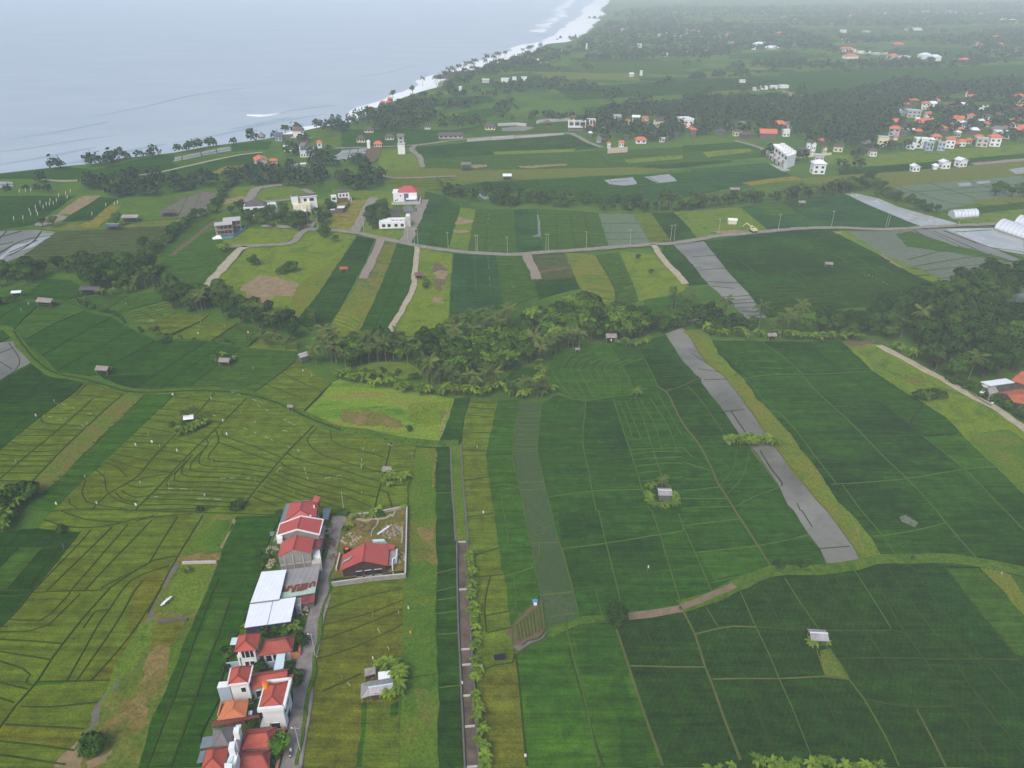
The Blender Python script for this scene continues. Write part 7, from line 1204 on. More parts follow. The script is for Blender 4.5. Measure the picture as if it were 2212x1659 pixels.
t = Thing('white_tarp_heap', 'pale tarpaulin heap at the corner of the unfinished villa', 'tarpaulin', tuple(P(*T('V1 120,825')[0]))); sheetp(t, 'sheet', 'V1 50,820 120,780 165,785 190,828 60,835', [.5, 1.8, 1.6, .6, .5], 'cloth_white', .2)
L = Loc('V1 690,530', 12, .4, 0.84); t = mk('white_villa', 'white villa with a dark domed roof and stepped balconies', L); lbox(t, L, 'wall', -9, 7, 0, 9, 0, 6, 'white_paint'); lbox(t, L, 'wing', 7.02, 12, 2, 10, 0, 3.5, 'white_paint'); lroof(t, L, -8.5, 6, .5, 8.5, 6.2, 'hipX', 3, 'tile_dark', .35); lwin(t, L, 's', [(-8, -5), (-2.5, -1), (1, 4)], 3.2, 5, -9, 7, 0, 9); lwin(t, L, 's', [(-6, -3), (0, 3)], .4, 2.4, -9, 7, 0, 9)
for k in range(4): lbox(t, L, 'balcony', 7.2, 12.5 - k * .4, 1.8 + 2.2 * k, 2.6 + 2.2 * k, 3.6, 4.6 + .5 * k, 'white_paint')
lbox(t, L, 'garden_wall', -6, 10, -1.6, -1.3, 0, 1.4, 'white_paint')
L = Loc('V1 1250,550', 20, .4, 0.8); t = mk('white_villa', 'terraced white villa stepping up to a tower and flat roof', L); lbox(t, L, 'wall', -7, 5, 0, 6, 0, 3.4, 'white_paint'); lbox(t, L, 'middle_storey', -3, 9, 6.02, 12, 0, 6.6, 'cream_paint'); lbox(t, L, 'upper_storey', 3, 14, 12.02, 20, 0, 9.6, 'white_paint'); lbox(t, L, 'tower', -3.5, 1, 9, 13, 6.61, 11.5, 'white_paint'); lbox(t, L, 'roof_slab', 2.4, 14.6, 11.8, 20.6, 9.61, 10, 'tile_dark'); lwin(t, L, 's', [(-6, -4.4), (-3.6, -2), (-1, .6), (2, 4)], .5, 2.8, -7, 5, 0, 6)
for x in (-2.5, 0, 2.5, 5, 7.5): lbox(t, L, 'pier', x, x + .6, 5.4, 6, 3.41, 6.2, 'white_paint')
lwin(t, L, 'e', [(13, 15), (16.5, 18.5)], 6.5, 8.6, 3, 14, 12, 20); lwin(t, L, 's', [(5, 7), (9, 12)], 7, 9, 3, 14, 12.02, 20); lbox(t, L, 'parapet', 2.4, 14.6, 11.6, 11.8, 9.9, 10.6, 'white_paint'); lbox(t, L, 'tower_cap', -3.3, .8, 9.2, 12.8, 11.51, 11.7, 'tile_dark')
L = Loc('V1 1770,340', 16, .4, 0.64); t = mk('white_villa', 'small white villa with a dark flat roof above the amber field', L); lbox(t, L, 'wall', 1, 11, 3, 11, 0, 6.5, 'white_paint'); lbox(t, L, 'porch_block', -6, -1, 0, 5, 0, 5, 'white_paint'); lbox(t, L, 'terrace', -1, 9, 0, 3, 0, 2.6, 'tile_brown'); lbox(t, L, 'roof_slab', .6, 11.4, 2.6, 11.4, 6.51, 6.8, 'tile_dark'); lwin(t, L, 's', [(-5, -2)], 2, 3.6, -6, -1, 0, 5); lwin(t, L, 's', [(2, 3.5), (5, 6.5), (8, 9.5)], 3.4, 5.2, 1, 11, 3, 11); lbox(t, L, 'garden_wall', 12, 12.4, -1, 9, 0, 2.2, 'white_paint')
wall_line('plot_wall', 'dark grey plot wall beside the amber field', 'V1 1640,440 1820,432 1920,320', 2.4, .4, 'concrete_dark'); t = Thing('garage', 'low white-roofed garage below the small white villa', 'garage', tuple(P(*T('V1 1800,430')[0]))); sheetp(t, 'roof', 'V1 1765,384 1862,380 1850,404 1752,408', 3.6, 'white_paint', .4); boxp(t, 'wall', 'V1 1772,390 1850,386 1842,402 1762,405', 3.4, 0, 'concrete_dark'); sheetp(t, 'side_roof', 'V1 1662,424 1725,420 1722,432 1658,436', 2.6, 'white_paint', .3)
L = Loc('V2 1090,700', 3, .4, 0.8); t = mk('white_villa', 'white villa under a crimson hipped roof with garden wall', L); lbox(t, L, 'wall', -9, 8.5, 1, 12, 0, 6.4, 'white_paint'); lroof(t, L, -6, 9, 2, 13, 6.6, 'hipX', 3, 'tile_crimson', .34); lbox(t, L, 'roof_terrace', -9.6, -5, 1, 12, 6.41, 6.7, 'white_paint'); lbox(t, L, 'entrance_bay', -1, 2.2, .6, 1, 0, 6.2, 'glass_blue'); lbox(t, L, 'porch_roof', .5, 8, -3, 1, 2.8, 3.1, 'white_paint'); lbox(t, L, 'front_wall', -10, 11, -5, -4.6, 0, 2, 'stucco_grey'); lbox(t, L, 'side_wall', 10.6, 11, -4.5, 8, 0, 2.4, 'white_paint'); lbox(t, L, 'yard', -9.6, 10.4, -4.5, .9, 0, .3, 'concrete')
for x, z in ((-7.5, 1.4), (-6.3, 1.8), (-3.5, 4.6)): t.part('round_window', *[(v if i else v) for i, v in enumerate(( [L(x + .5 * math.cos(6.2832 * k / 12), .93, z + .5 * math.sin(6.2832 * k / 12)) for k in range(12)], [tuple(range(12))]))], 'window_dark')
lwin(t, L, 'e', [(3, 5), (7, 9)], 3.4, 5.4, -9, 8.5, 1, 12)
L = Loc('V2 750,1400', 5, .4, 0.82); t = mk('white_flat_house', 'low white flat-roofed house around a small courtyard', L); lbox(t, L, 'wall', -9, 8, 0, 3, 0, 4, 'white_paint'); lbox(t, L, 'rear_wing', -9, 8, 7, 10, 0, 4, 'white_paint'); lbox(t, L, 'left_wing', -9, -1.5, 3.02, 6.98, 0, 4, 'white_paint'); lbox(t, L, 'right_wing', 8.02, 11.5, 2, 10, 0, 5.5, 'stucco_grey'); lbox(t, L, 'court', -1.5, 8, 3.02, 6.98, 0, .3, 'concrete_dark'); lwin(t, L, 's', [(-7, -5), (-3.5, -1.5), (1, 3), (5, 7)], 1, 2.8, -9, 8, 0, 3); lwin(t, L, 's', [(-.8, .8), (1.6, 3.2), (4, 6), (6.6, 7.8)], .8, 3.2, -9, 8, 7, 10); lbox(t, L, 'roof_box', 8.6, 11, 7, 9.5, 5.51, 6.4, 'white_paint')
wall_line('plot_wall', 'long brown grey wall between the two white houses', 'V2 670,860 1000,832 1390,824', 2.6, .4, 'concrete_dark', z0=0); wall_line('plot_wall', 'short brown grey wall fronting the empty plot', 'V2 672,862 690,980 920,965', 2.6, .4, 'concrete_dark')
# coast houses
def simple(st, w, d, h, rot, roof, roofm, wallm, lab, rise=2.0, name='house', wins=3, over=.6, ins=.3, group=None, par=False):
    L = Loc(st, rot, .25); t = mk(name, lab, L, group=group); lbox(t, L, 'wall', -w / 2, w / 2, 0, d, 0, h, wallm)
    if roof == 'flat': lbox(t, L, 'roof', -w / 2 - .3, w / 2 + .3, -.3, d + .3, h + .01, h + .4, roofm)
    else: lroof(t, L, -w / 2 - over, w / 2 + over, -over, d + over, h + .05, roof, rise, roofm, ins)
    if roof in ('gableX', 'gableY'):
        for g in roof_geo(L.quad(-w / 2, w / 2, 0, d, h), roof, rise * .9)[3]: t.part('gable', list(g), [(0, 1, 2)], wallm)
    n = wins; lv = max(1, int(h // 2.9))
    for k in range(lv):
        if n: lwin(t, L, 's', [(-w / 2 + w * (i + .28) / n, -w / 2 + w * (i + .72) / n) for i in range(n)], 3 * k + .9, 3 * k + 2.3, -w / 2, w / 2, 0, d)
    if n: lwin(t, L, 'e' if T(st)[0][0] < 1106 else 'w', [(d * .3, d * .6)], .9, 2.3, -w / 2, w / 2, 0, d)
    return t, L
def simple_c(st, w, d, h, *a, **k):
    rise = a[5] if len(a) > 5 else k.pop('rise', 2.0)
    return simple(st, w * .58, d * .58, h * .72, *a[:5], rise=rise * .6, **k)
simple_c('V3 185,650', 13, 20, 6, 24, 'gableY', 'tile_village', 'stucco_grey', 'long orange gable-roofed house near the left coast', 3); simple_c('V3 345,610', 8, 8, 3, 20, 'hipX', 'tile_village', 'cream_paint', 'small orange-roofed house beside the long coastal house', 2); simple_c('V3 255,672', 4, 4, 3, 10, 'pyr', 'tile_village', 'stucco_grey', 'tiny orange pavilion below the long coastal house', 1.4, wins=0)
simple_c('V3 540,440', 11, 8, 5, 16, 'flat', 'white_paint', 'white_paint', 'white cube house with open front near the beach lane'); t, L = simple_c('V3 800,520', 17, 12, 8, 8, 'gableX', 'metal_blue', 'white_paint', 'white house with a blue grey roof and corner pillars', 2.4, wins=5); 
for x in (-8.9, 8.3): lbox(t, L, 'pillar', x * .58, x * .58 + .8, -.5, .4, 0, 7.6, 'white_paint')
simple_c('V3 970,440', 6, 7, 9, 10, 'pyr', 'tile_village', 'white_paint', 'slim white tower house with an orange cap', 3, wins=1); simple_c('V3 675,240', 15, 10, 7, 6, 'hipX', 'tile_brown', 'white_paint', 'white beach house with a red brown hipped roof', 5, wins=0); simple_c('V3 408,300', 9, 8, 5, 5, 'gableX', 'metal_blue', 'bluegrey_paint', 'blue-roofed beach house on the bluff', 5, wins=2); simple_c('V3 530,245', 12, 5, 3, 5, 'flat', 'white_paint', 'concrete_dark', 'long low white-roofed beach pavilion', wins=0); simple_c('V3 165,265', 8, 8, 2, 0, 'pyr', 'thatch', 'thatch', 'brown thatched cone roof at the shore edge', 6, wins=0); simple_c('V3 635,290', 12, 6, 2.5, 5, 'flat', 'stucco_grey', 'concrete_dark', 'grey terrace block below the beach house', wins=2); simple_c('V3 615,670', 7, 5, 3, 0, 'flat', 'white_paint', 'stucco_grey', 'small white flat hut in the coastal trees', wins=0); simple_c('V3 745,645', 5, 3, 2.4, 20, 'gableX', 'metal_white', 'stucco_grey', 'white tilted roof in the coastal trees', 1, wins=0)
simple_c('V3 2080,480', 9, 8, 10, 3, 'flat', 'stucco_grey', 'white_paint', 'tall plain white tower house beside the far road', wins=0); simple_c('V3 2075,400', 8, 6, 12.5, 3, 'gableX', 'tile_grey', 'stucco_grey', 'grey upper part behind the tall white tower house', 3, wins=1); simple_c('V3 1760,385', 10, 9, 3.4, 8, 'hipX', 'tile_village', 'cream_paint', 'orange-roofed house by the dark burnt plot', 3.4); simple_c('V3 1525,320', 11, 8, 3.5, 4, 'pyr', 'tile_dark', 'cream_paint', 'cream bungalow with a steep dark pyramid roof', 6); simple_c('V3 1915,285', 12, 8, 3, 6, 'hipX', 'tile_dark', 'cream_paint', 'cream bungalow with a dark hipped roof by palms', 4); simple_c('V3 1635,185', 13, 8, 3, 6, 'hipX', 'tile_dark', 'cream_paint', 'cream bungalow nearest the beach with dark roof', 4); simple_c('B 560,840', 9, 7, 3, 6, 'hipX', 'tile_dark', 'white_paint', 'small dark-roofed cottage before the coastal wood', 4); simple_c('B 965,845', 15, 10, 3.5, 5, 'hipX', 'tile_dark', 'cream_paint', 'cream house under a broad dark roof on the plain', 5); simple_c('B 710,900', 34, 8, 3, 8, 'gableX', 'tile_dark', 'stucco_grey', 'long dark-roofed barn by the far road', 4, wins=5); simple_c('B 1340,812', 9, 8, 2.5, 0, 'pyr', 'tile_brown', 'wood_dark', 'brown pyramid-roofed hut on the plain', 4, wins=0); simple_c('B 1505,785', 14, 7, 3, 5, 'hipX', 'tile_brown', 'cream_paint', 'cream hut with brown roof left of the village woods', 4, wins=2)
t, L = simple_c('B 178,965', 4, 4, 7, 0, 'flat', 'white_paint', 'white_paint', 'small white domed water tower by the burnt plot', wins=0, name='water_tower'); t.part('dome', *cyl(tuple(L(0, 1.2, 5.4)), 1.3, 1.0, 14, .5), 'white_paint')
field('soil_brown', 'B 165,970 230,960 260,985 215,1060 150,1040', jit=.8, name='burnt_plot')
# greenhouses
m, nt, bs = newmat('poly_film'); bs.inputs['Base Color'].default_value = (*lin((226, 230, 236)), 1); bs.inputs['Roughness'].default_value = .35; bs.inputs['Alpha'].default_value = .88
def tunnel(a, b, c, h, lab, hoops=7, wallh=1.4):
    A, B, Cc = (P(*T(s)[0], 0) for s in (a, b, c)); ax = B - A; wd = Cc - A; t = Thing('polytunnel', lab, 'greenhouse', (A.x, A.y, .3)); S = 14; V = []; prof = [(0, .3), (0, wallh)] + [(.5 - .5 * math.cos(math.pi * k / S), wallh + (h - wallh) * math.sin(math.pi * k / S)) for k in range(S + 1)] + [(1, .3)]
    for base in (A, B):
        for f, z in prof: p = base + wd * f; V.append(Vector((p.x, p.y, z)))
    n = len(prof); t.part('cover', V, [(i, i + 1, n + i + 1, n + i) for i in range(n - 1)], 'poly_film', smooth=False)
    for k, base in ((0, A), (1, B)): t.part('end_wall', V[k * n:(k + 1) * n], [tuple(range(n))], 'poly_film')
    for k in range(hoops + 1):
        base = A + ax * (k / hoops); HV = []; HF = []
        for i in range(n - 1):
            p0 = base + wd * prof[i][0]; p1 = base + wd * prof[i + 1][0]; v, f = beam(Vector((p0.x, p0.y, prof[i][1] + .03)), Vector((p1.x, p1.y, prof[i + 1][1] + .03)), .14, .05); o = len(HV); HV += v; HF += [tuple(j + o for j in q) for q in f]
        t.part('hoop', HV, HF, 'metal_tin')
    t.part('side_band', *beam(V3(A, .3) + Vector((0, -.06, 0)), V3(B, .3) + Vector((0, -.06, 0)), .1, wallh - .4), 'metal_tin'); return t
tunnel('X1 565,392', 'X1 1138,352', 'X1 418,292', 4.2, 'single translucent polytunnel beside the long pond'); tunnel('X1 1500,640', 'X1 2420,960', 'X1 1760,500', 4.6, 'long white polytunnel entering at the right edge by the road', 9); tunnel('X1 1960,520', 'X1 2500,680', 'X1 2160,410', 4.4, 'second white polytunnel behind at the right edge', 6)
# right-edge farmstead under the hill
t = house('farmhouse', 'terracotta hip-roofed house cut by the right picture edge', 'house', 'X2 1500,545 1900,560 2000,1000 1290,745', 3.6, 'hipX', 2.2, 'tile_terracotta', 'concrete_dark', .6, None, (), .2)
t = house('farmhouse', 'grey-white metal-roofed barn under the wooded hill', 'barn', 'X2 520,782 1150,700 1380,800 770,882', 3.4, 'flat', 0, 'metal_white', 'concrete_dark', .4)
t = house('farmhouse', 'low terracotta roofs round the farmyard at the right edge', 'house', 'X2 980,1050 1560,960 1900,1400 1340,1290', 2.8, 'gableX', 1.0, 'tile_terracotta', 'concrete_dark', .5)
t = house('farm_shed', 'bare concrete shed beside the farmyard path', 'shed', 'X2 610,930 760,880 975,1040 740,1110', 2.6, 'gableX', .8, 'concrete', 'concrete', .2); sheetp(t, 'porch_roof', 'X2 490,1050 560,965 660,1010 580,1070', 2.4, 'metal_white'); sheetp(t, 'flat_roof', 'X2 545,850 650,850 725,910 610,945', 2.9, 'stucco_grey', .2)
p = P(*T('X2 890,1230')[0]); t = Thing('tarp_cover', 'blue and white tarpaulin bundle in the farmyard', 'tarpaulin', (p.x, p.y, .2)); sheetp(t, 'sheet', 'X2 840,1215 930,1180 945,1220 870,1260', [.8, 1.5, 1.0, .6], 'tarp_blue', .3); sheetp(t, 'rag', 'X2 775,1290 860,1300 830,1335 790,1310', .4, 'cloth_white', .1)
wall_line('yard_wall', 'low dark wall along the farmyard path', 'X2 200,1010 560,1250 790,1380', .9, .3, 'concrete_dark')
# ---------------------------------------------------------------- villages
ORD = ['first', 'second', 'third', 'fourth', 'fifth', 'sixth', 'seventh', 'eighth', 'ninth', 'tenth', 'eleventh', 'twelfth', 'thirteenth', 'fourteenth', 'fifteenth', 'sixteenth', 'seventeenth', 'eighteenth', 'nineteenth', 'twentieth']
VIL = []
RM = {'o': ('tile_village', 'orange-roofed'), 'd': ('tile_dark', 'dark-roofed'), 'b': ('tile_brown', 'brown-roofed'), 'g': ('tile_grey', 'grey-roofed'), 'w': ('metal_white', 'white-roofed'), 'f': ('white_paint', 'white flat-roofed'), 'c': ('stucco_grey', 'grey flat-roofed')}
WM = {'w': 'white_paint', 'c': 'cream_paint', 'g': 'stucco_grey', 'b': 'bluegrey_paint', 'k': 'concrete_dark', 'r': 'brick_wall'}
def vil(wn, zone, txt):
    for e in txt.split(';'):
        x, y, w, h, rf, wl = e.split()[:6]; k = e.split()[6] if len(e.split()) > 6 else None
        VIL.append([wn, zone, float(x), float(y), float(w) * WIN[wn][2], float(h), rf, wl, k])
vil('V5', 'right village', '410 690 150 6 o b;440 540 150 3 o k hipX;880 575 280 4 o k;770 675 120 3 o k;905 470 120 6 o w;690 435 190 6 c g;500 405 90 4 w b gableY;850 325 120 6 o w;590 290 100 3 o k;690 235 130 3 o k;1010 245 90 4 o g;960 285 130 3 w w;1300 512 140 4 o c gableX;1470 490 120 5 o b;1455 148 110 4 o w;1510 200 130 4 o k;1640 150 90 4 o b;1395 240 80 3 o k;1370 295 130 3 w w;2160 225 150 6 o w;1090 625 140 3 o r;1230 665 100 3 o g;1335 645 90 3 o g;1280 705 110 4 w g;1550 645 150 3 g k;1850 650 200 3 g k;1910 725 190 5 f w;2160 625 80 3 o k;1800 835 160 7 o w;1620 840 160 6 c g;1350 835 110 4 o w;1270 850 110 3 o r;1180 862 130 7 o w;1060 892 110 6 c b;900 892 120 6 c b;790 862 180 7 f w;640 872 130 4 f w;250 855 150 8 c c;80 872 170 4 g k;330 785 80 3 o r;440 745 70 3 o w;130 972 110 4 b w;1640 325 60 2.5 w k;1750 325 90 2.5 w k;1880 305 110 2.5 w k;1900 385 70 2.5 w k;1380 545 100 2.5 w k;1240 562 100 2.5 w k;590 642 60 2.5 w k;680 652 60 2.5 w k;1620 515 80 2.5 w k;1140 305 90 3 b k;2090 310 80 3 o k;2180 320 70 3 o k;1780 400 120 3 d k;1900 470 150 3 d k;2050 420 140 3 d k;2100 520 150 3 d k;1700 460 110 3 d k;1980 560 130 3 d k;2120 370 120 3 d k;1620 590 120 3 d k;1050 560 110 3 d k;960 690 130 3 d k;560 560 110 3 d k;540 690 130 3 d k;1230 350 120 3 d k;1500 350 110 3 d k;1600 400 110 3 d k;1420 650 90 3 d k;620 600 90 3 d k')
vil('V5', 'white cottage row', '720 1182 120 3.4 w w gableY;985 1152 60 2.4 w w;1130 1142 140 4.4 w w gableY;1365 1118 140 4.6 w w gableY')
vil('V6', 'middle village', '910 255 130 8 c g;1195 235 130 6 w g gableX;1085 245 70 3 o w;1350 185 100 3 o w;1335 245 90 3 o k;1700 245 90 3 o k;1560 335 140 8 d c gableX;1350 315 70 3 g k;1960 275 200 7 f w;1940 315 80 3 o k;2060 295 110 4 g k;2090 440 100 6 o k;1860 365 60 3 o k;2180 275 50 3 o k;1540 400 130 3 d k;1290 445 110 3 d k;1280 542 180 3 o w;780 615 70 3.5 o w gableY;970 595 100 3.5 o w;680 485 150 3 d k;620 525 90 3 g g;1600 520 110 3 f g;700 352 40 3 w k;490 432 40 3 w k;1720 415 70 3 b c;525 330 110 3 o r;400 350 60 3 b k;1050 480 90 3 d k;1450 450 90 3 d k;1680 500 80 3 d k;1830 450 100 3 d k')
vil('V4', 'lane below the village', '1210 575 200 7 c g;1220 742 270 7 w w hipX;1100 350 110 8 d w gableY;1340 332 80 4 b c gableY;1600 302 200 4 d c gableX;1340 155 170 3 o k;900 330 180 3 d k;1040 240 150 5 d w')
vil('C', 'village fringe', '550 908 110 5 o k gableX;670 888 50 5 f w;625 838 90 4 o k hipX;680 838 60 4 g g;305 832 50 4 g g;390 822 50 3 g k;210 818 40 3 o k;65 865 50 4 o k;35 832 70 7 f w;430 900 90 3 d k;240 880 70 3 d k;130 870 60 3 d k;360 885 60 4 d c')
vil('C', 'far right plain', '1580 385 70 6 w w;1640 398 70 6 w w;1100 382 90 4 o w;1070 340 110 5 o w;1370 382 60 4 o w;1180 348 80 3 f w;630 235 60 5 o w;1045 214 36 6 f w;1505 198 110 5 f w;1745 82 60 6 f w;1940 104 24 8 f w;2145 148 56 6 w w;325 297 40 4 w r;580 322 90 3 w g;510 297 110 3 w g;70 208 90 5 f w;300 242 50 4 o w;1400 304 70 4 o k;2050 252 60 4 o k;1920 304 50 4 o w;1840 293 30 4 o k;2055 304 50 4 o k;1890 284 50 4 f w;1840 408 60 4 o k;480 590 40 3 f w;530 582 50 3 f w;590 578 50 3 f w;660 574 60 3 f w;390 538 40 3 f w;1260 358 50 3 f g;1310 356 40 3 f g;800 290 60 4 b g;720 300 30 4 f w;460 325 30 4 f w;150 340 50 3 f g;20 352 40 4 f w;595 45 20 6 f w;740 130 30 4 f w;705 142 20 4 f w;1320 95 30 5 f w;660 120 40 4 o g;1100 105 30 4 o g;1450 380 60 3 f w;1580 80 30 4 f w;2080 130 40 4 o w;1060 275 60 4 o g;1200 212 40 3 f g;120 245 40 4 f g;200 250 40 4 f g;30 230 40 4 f g')
vil('B', 'far coast', '1060 535 56 4 f w;1120 524 30 4 f w;1185 524 40 4 f w;935 540 50 4 f g;1930 310 40 6 f w;1588 342 12 14 f w;1280 410 40 4 w w;1335 408 26 4 f w;2100 368 36 5 f w;1880 500 36 4 w g;1945 492 12 6 f w;770 592 16 4 w w;1430 350 14 5 f w;1210 412 40 3 f g;300 690 30 4 o k;315 668 34 4 o k;270 690 34 4 o k;190 725 40 3 o k;2060 240 20 5 f g;2110 230 20 5 f g;1820 205 20 6 f g;2160 255 20 6 f g;2200 245 16 5 f w')
vr = random.Random(33)
for k in range(44):
    x, y = vr.uniform(450, 2190), vr.uniform(130, 830)
    if (x < 1000 and y < 330) or (x < 700 and y > 700): continue
    VIL.append(['V5', 'right village', x, y, vr.uniform(70, 130) * WIN['V5'][2], 3, vr.choice('oooddbgw'), vr.choice('kkgw'), None])
groups = {}
for h in VIL: groups.setdefault((h[1], h[6]), []).append(h)
for (zone, rf), hs in groups.items():
    hs.sort(key=lambda h: WIN[h[0]][0] + h[2] * WIN[h[0]][2])
    for i, (wn, zn, x, y, wpx, h, rf_, wl, kind) in enumerate(hs):
        st = '%s %g,%g' % (wn, x, y); u, v = T(st)[0]; w = wpx / ppm(u, v); d = min(max(w * random.uniform(.65, .85), 4), 13); far_ = zone.startswith('far'); rot = random.uniform(-14, 14)
        if zone == 'right village' or zone == 'lane below the village': rot -= 12
        n = len(hs); kd = kind or ('flat' if rf in 'fc' else random.choice(['hipX', 'hipX', 'pyr']) if w < d * 1.5 else 'hipX')
        nm = RM[rf][1]; adj = {'w': 'white', 'c': 'cream', 'g': 'grey', 'b': 'blue grey', 'k': 'low', 'r': 'brick'}[wl]
        lab = '%s %s house, %s of %d such from the left on the %s' % (nm, adj, ORD[i] if i < 20 else '%dth' % (i + 1), n, zone) if n > 1 else '%s %s house, only one such on the %s' % (nm, adj, zone)
        lab = lab.replace('on the right village', 'in the right village').replace('on the middle village', 'in the middle village').replace('on the lane', 'along the lane').replace('on the village', 'at the village').replace('on the white', 'in the white')
        simple(st, max(w - 1.2, 2.5), d, h, rot, kd, RM[rf][0], WM[wl], lab, min(3.2, max(1.4, d * .28)), 'village_house', 0 if far_ or wl == 'k' or h < 3 else max(2, int(w // 4)), .6, .3, 'houses: ' + zone)
# terrace of white row houses on the lane
t = Thing('terrace_houses', 'white three storey terrace of row houses with stone garden walls', 'terrace', tuple(P(*T('V4 470,520')[0])))
q = Q('V4 308,145 545,165 790,318 615,382', 9.0); t.part('wall', *prism(inset(q, .2), .3, 8.9), 'white_paint'); t.part('roof', *slab(q, .35), 'white_paint')
for k in range(5):
    a, b = lerp(q[0], q[3], (k + .12) / 5), lerp(q[0], q[3], (k + .88) / 5); wq = inset(q, .2); put_window(t, wq[0], wq[3], (k + .2) / 5, (k + .75) / 5, 6.0, 7.9, centre(q)); r0, r1 = lerp(q[0], q[3], (k + .3) / 5), lerp(q[1], q[2], (k + .3) / 5); t.part('roof_parapet', *beam(r0 + Vector((0, 0, .01)), r1 + Vector((0, 0, .01)), .5, 1.0), 'white_paint')
    p = lerp(lerp(q[0], q[3], (k + .6) / 5), lerp(q[1], q[2], (k + .6) / 5), .7); t.part('roof_room', *prism([p + Vector(v) for v in ((-1.5, 1.5, 0), (1.5, 1.5, 0), (1.5, -1.5, 0), (-1.5, -1.5, 0))], 9.0, 11), 'white_paint')
q2 = Q('V4 300,262 622,440 490,512 242,335', 3.4); t.part('front_terrace', *prism(inset(q2, .2), .3, 3.3), 'stucco_grey')
for k in range(4): a, b = lerp(q2[0], q2[1], k / 3.0), lerp(q2[3], q2[2], k / 3.0); t.part('terrace_wall', *beam(V3(a, 3.3), V3(b, 3.3), .4, 1.6), 'stone_pale')
for k in range(3): put_window(t, q2[3], q2[2], (k + .3) / 3, (k + .6) / 3, .6, 2.8, centre(q2), frame=None)
# unfinished white frames in the village
for st, w, d, lab in (('V6 285,350', 15, 8, 'white skeleton of an unfinished house at the village corner'), ('V6 500,318', 8, 7, 'small white skeleton frame beside an orange roof')):
    L = Loc(st, 0, .3); t = mk('unfinished_house', lab, L); lbox(t, L, 'floor_slab', -w / 2, w / 2, 0, d, 3, 3.4, 'white_paint'); lbox(t, L, 'wall', -w / 2 + .4, w / 2 - .4, 2, d - .4, 0, 2.99, 'concrete')
    for i in range(4):
        for y in (.3, d - .3): x = -w / 2 + .4 + (w - .8) * i / 3; lbox(t, L, 'column', x - .25, x + .25, y - .25, y + .25, 3.41, 7.6, 'white_paint')
    for y in (.3, d - .3): lbox(t, L, 'beam', -w / 2, w / 2, y - .25, y + .25, 7.61, 8.1, 'white_paint')
    for x in (-w / 2 + .25, w / 2 - .25): lbox(t, L, 'beam', x - .25, x + .25, .56, d - .56, 7.61, 8.1, 'white_paint')
wall_line('compound_wall', 'long pink wall before two orange roofs at the village edge', 'V6 765,605 1072,585', 4.2, .5, 'pink_wall', z0=.3); wall_line('compound_wall', 'cream wall along the lower village lane', 'V4 790,365 1060,345 1480,305', 2.0, .5, 'cream_paint', z0=.3); wall_line('compound_wall', 'pale walls round the far paddies by the road', 'B 815,906 960,895 1440,862', 1.8, .5, 'stucco_grey', z0=.3)
for s, lab in (('B 1270,785 1330,775 1420,770 1480,768', 'row of pale walled plots at the plain edge'), ('B 1015,800 1130,795 1200,800', 'low pale plot wall on the plain'), ('B 975,890 1115,880', 'long pale shed wall along the far road')): wall_line('plot_wall', lab, s, 2.4, 2.5, 'stucco_grey', z0=.3)
field('mud_pale', 'B 1160,885 1300,876 1440,864 1440,875 1300,890 1160,898', 'd1 B 1240,880 1240,894 | B 1350,872 1350,886', jit=.5); field('mud_pale', 'B 810,903 960,893 970,905 820,914', jit=.5); field('mud_grey', 'B 1270,780 1400,765 1480,768 1440,785 1280,796', jit=.5)
field('rubble', 'C 1860,1062 2212,1030 2212,1045 1900,1075', jit=.8)
# ---------------------------------------------------------------- poles, flags, small things
def pole(s, h, lab, arm=True, r=.09):
    p = P(*T(s)[0]); z = .8; t = Thing('utility_pole', lab, 'pole', (p.x, p.y, z), 'utility poles along the lanes'); V, F = tube([(p.x, p.y, z), (p.x, p.y, z + h)], [r, r * .7], 8); t.part('shaft', [Vector(v) for v in V], F, 'stucco_grey')
    if arm: t.part('crossarm', *beam(Vector((p.x - .8, p.y, z + h - .6)), Vector((p.x + .8, p.y, z + h - .6)), .12, .12), 'concrete'); t.part('insulator', *beam(Vector((p.x - .7, p.y, z + h - .48)), Vector((p.x - .5, p.y, z + h - .48)), .14, .2), 'white_paint')
    return t
PL = 'B 475,1595;B 497,1592;B 693,1620;B 874,1640;B 884,1640;B 1076,1652;B 1325,1632;B 1340,1632;B 1586,1616;B 1868,1604;B 2132,1572;B 2154,1568;C 230,1530;C 618,1496;C 962,1474;C 1312,1484;C 1326,1484;C 1785,1470;A 2060,1480;B 148,1512;B 432,1570;A 2000,1480'.split(';')
PL.sort(key=lambda s: T(s)[0][0])
for i, s in enumerate(PL): pole(s, 8.5, 'pale utility pole, %s from the left along the middle road' % (ORD[i] if i < 20 else ('twenty-first', 'twenty-second')[i - 20]))
pole('W3 2040,606', 6.5, 'leaning utility pole by the lane beside the mossy-roofed wing'); pole('W4 2046,1130', 6.5, 'utility pole on the lane beside the bright green tree'); pole('W1 1225,290', 5.5, 'thin pole at the top end of the lane', False, .08)
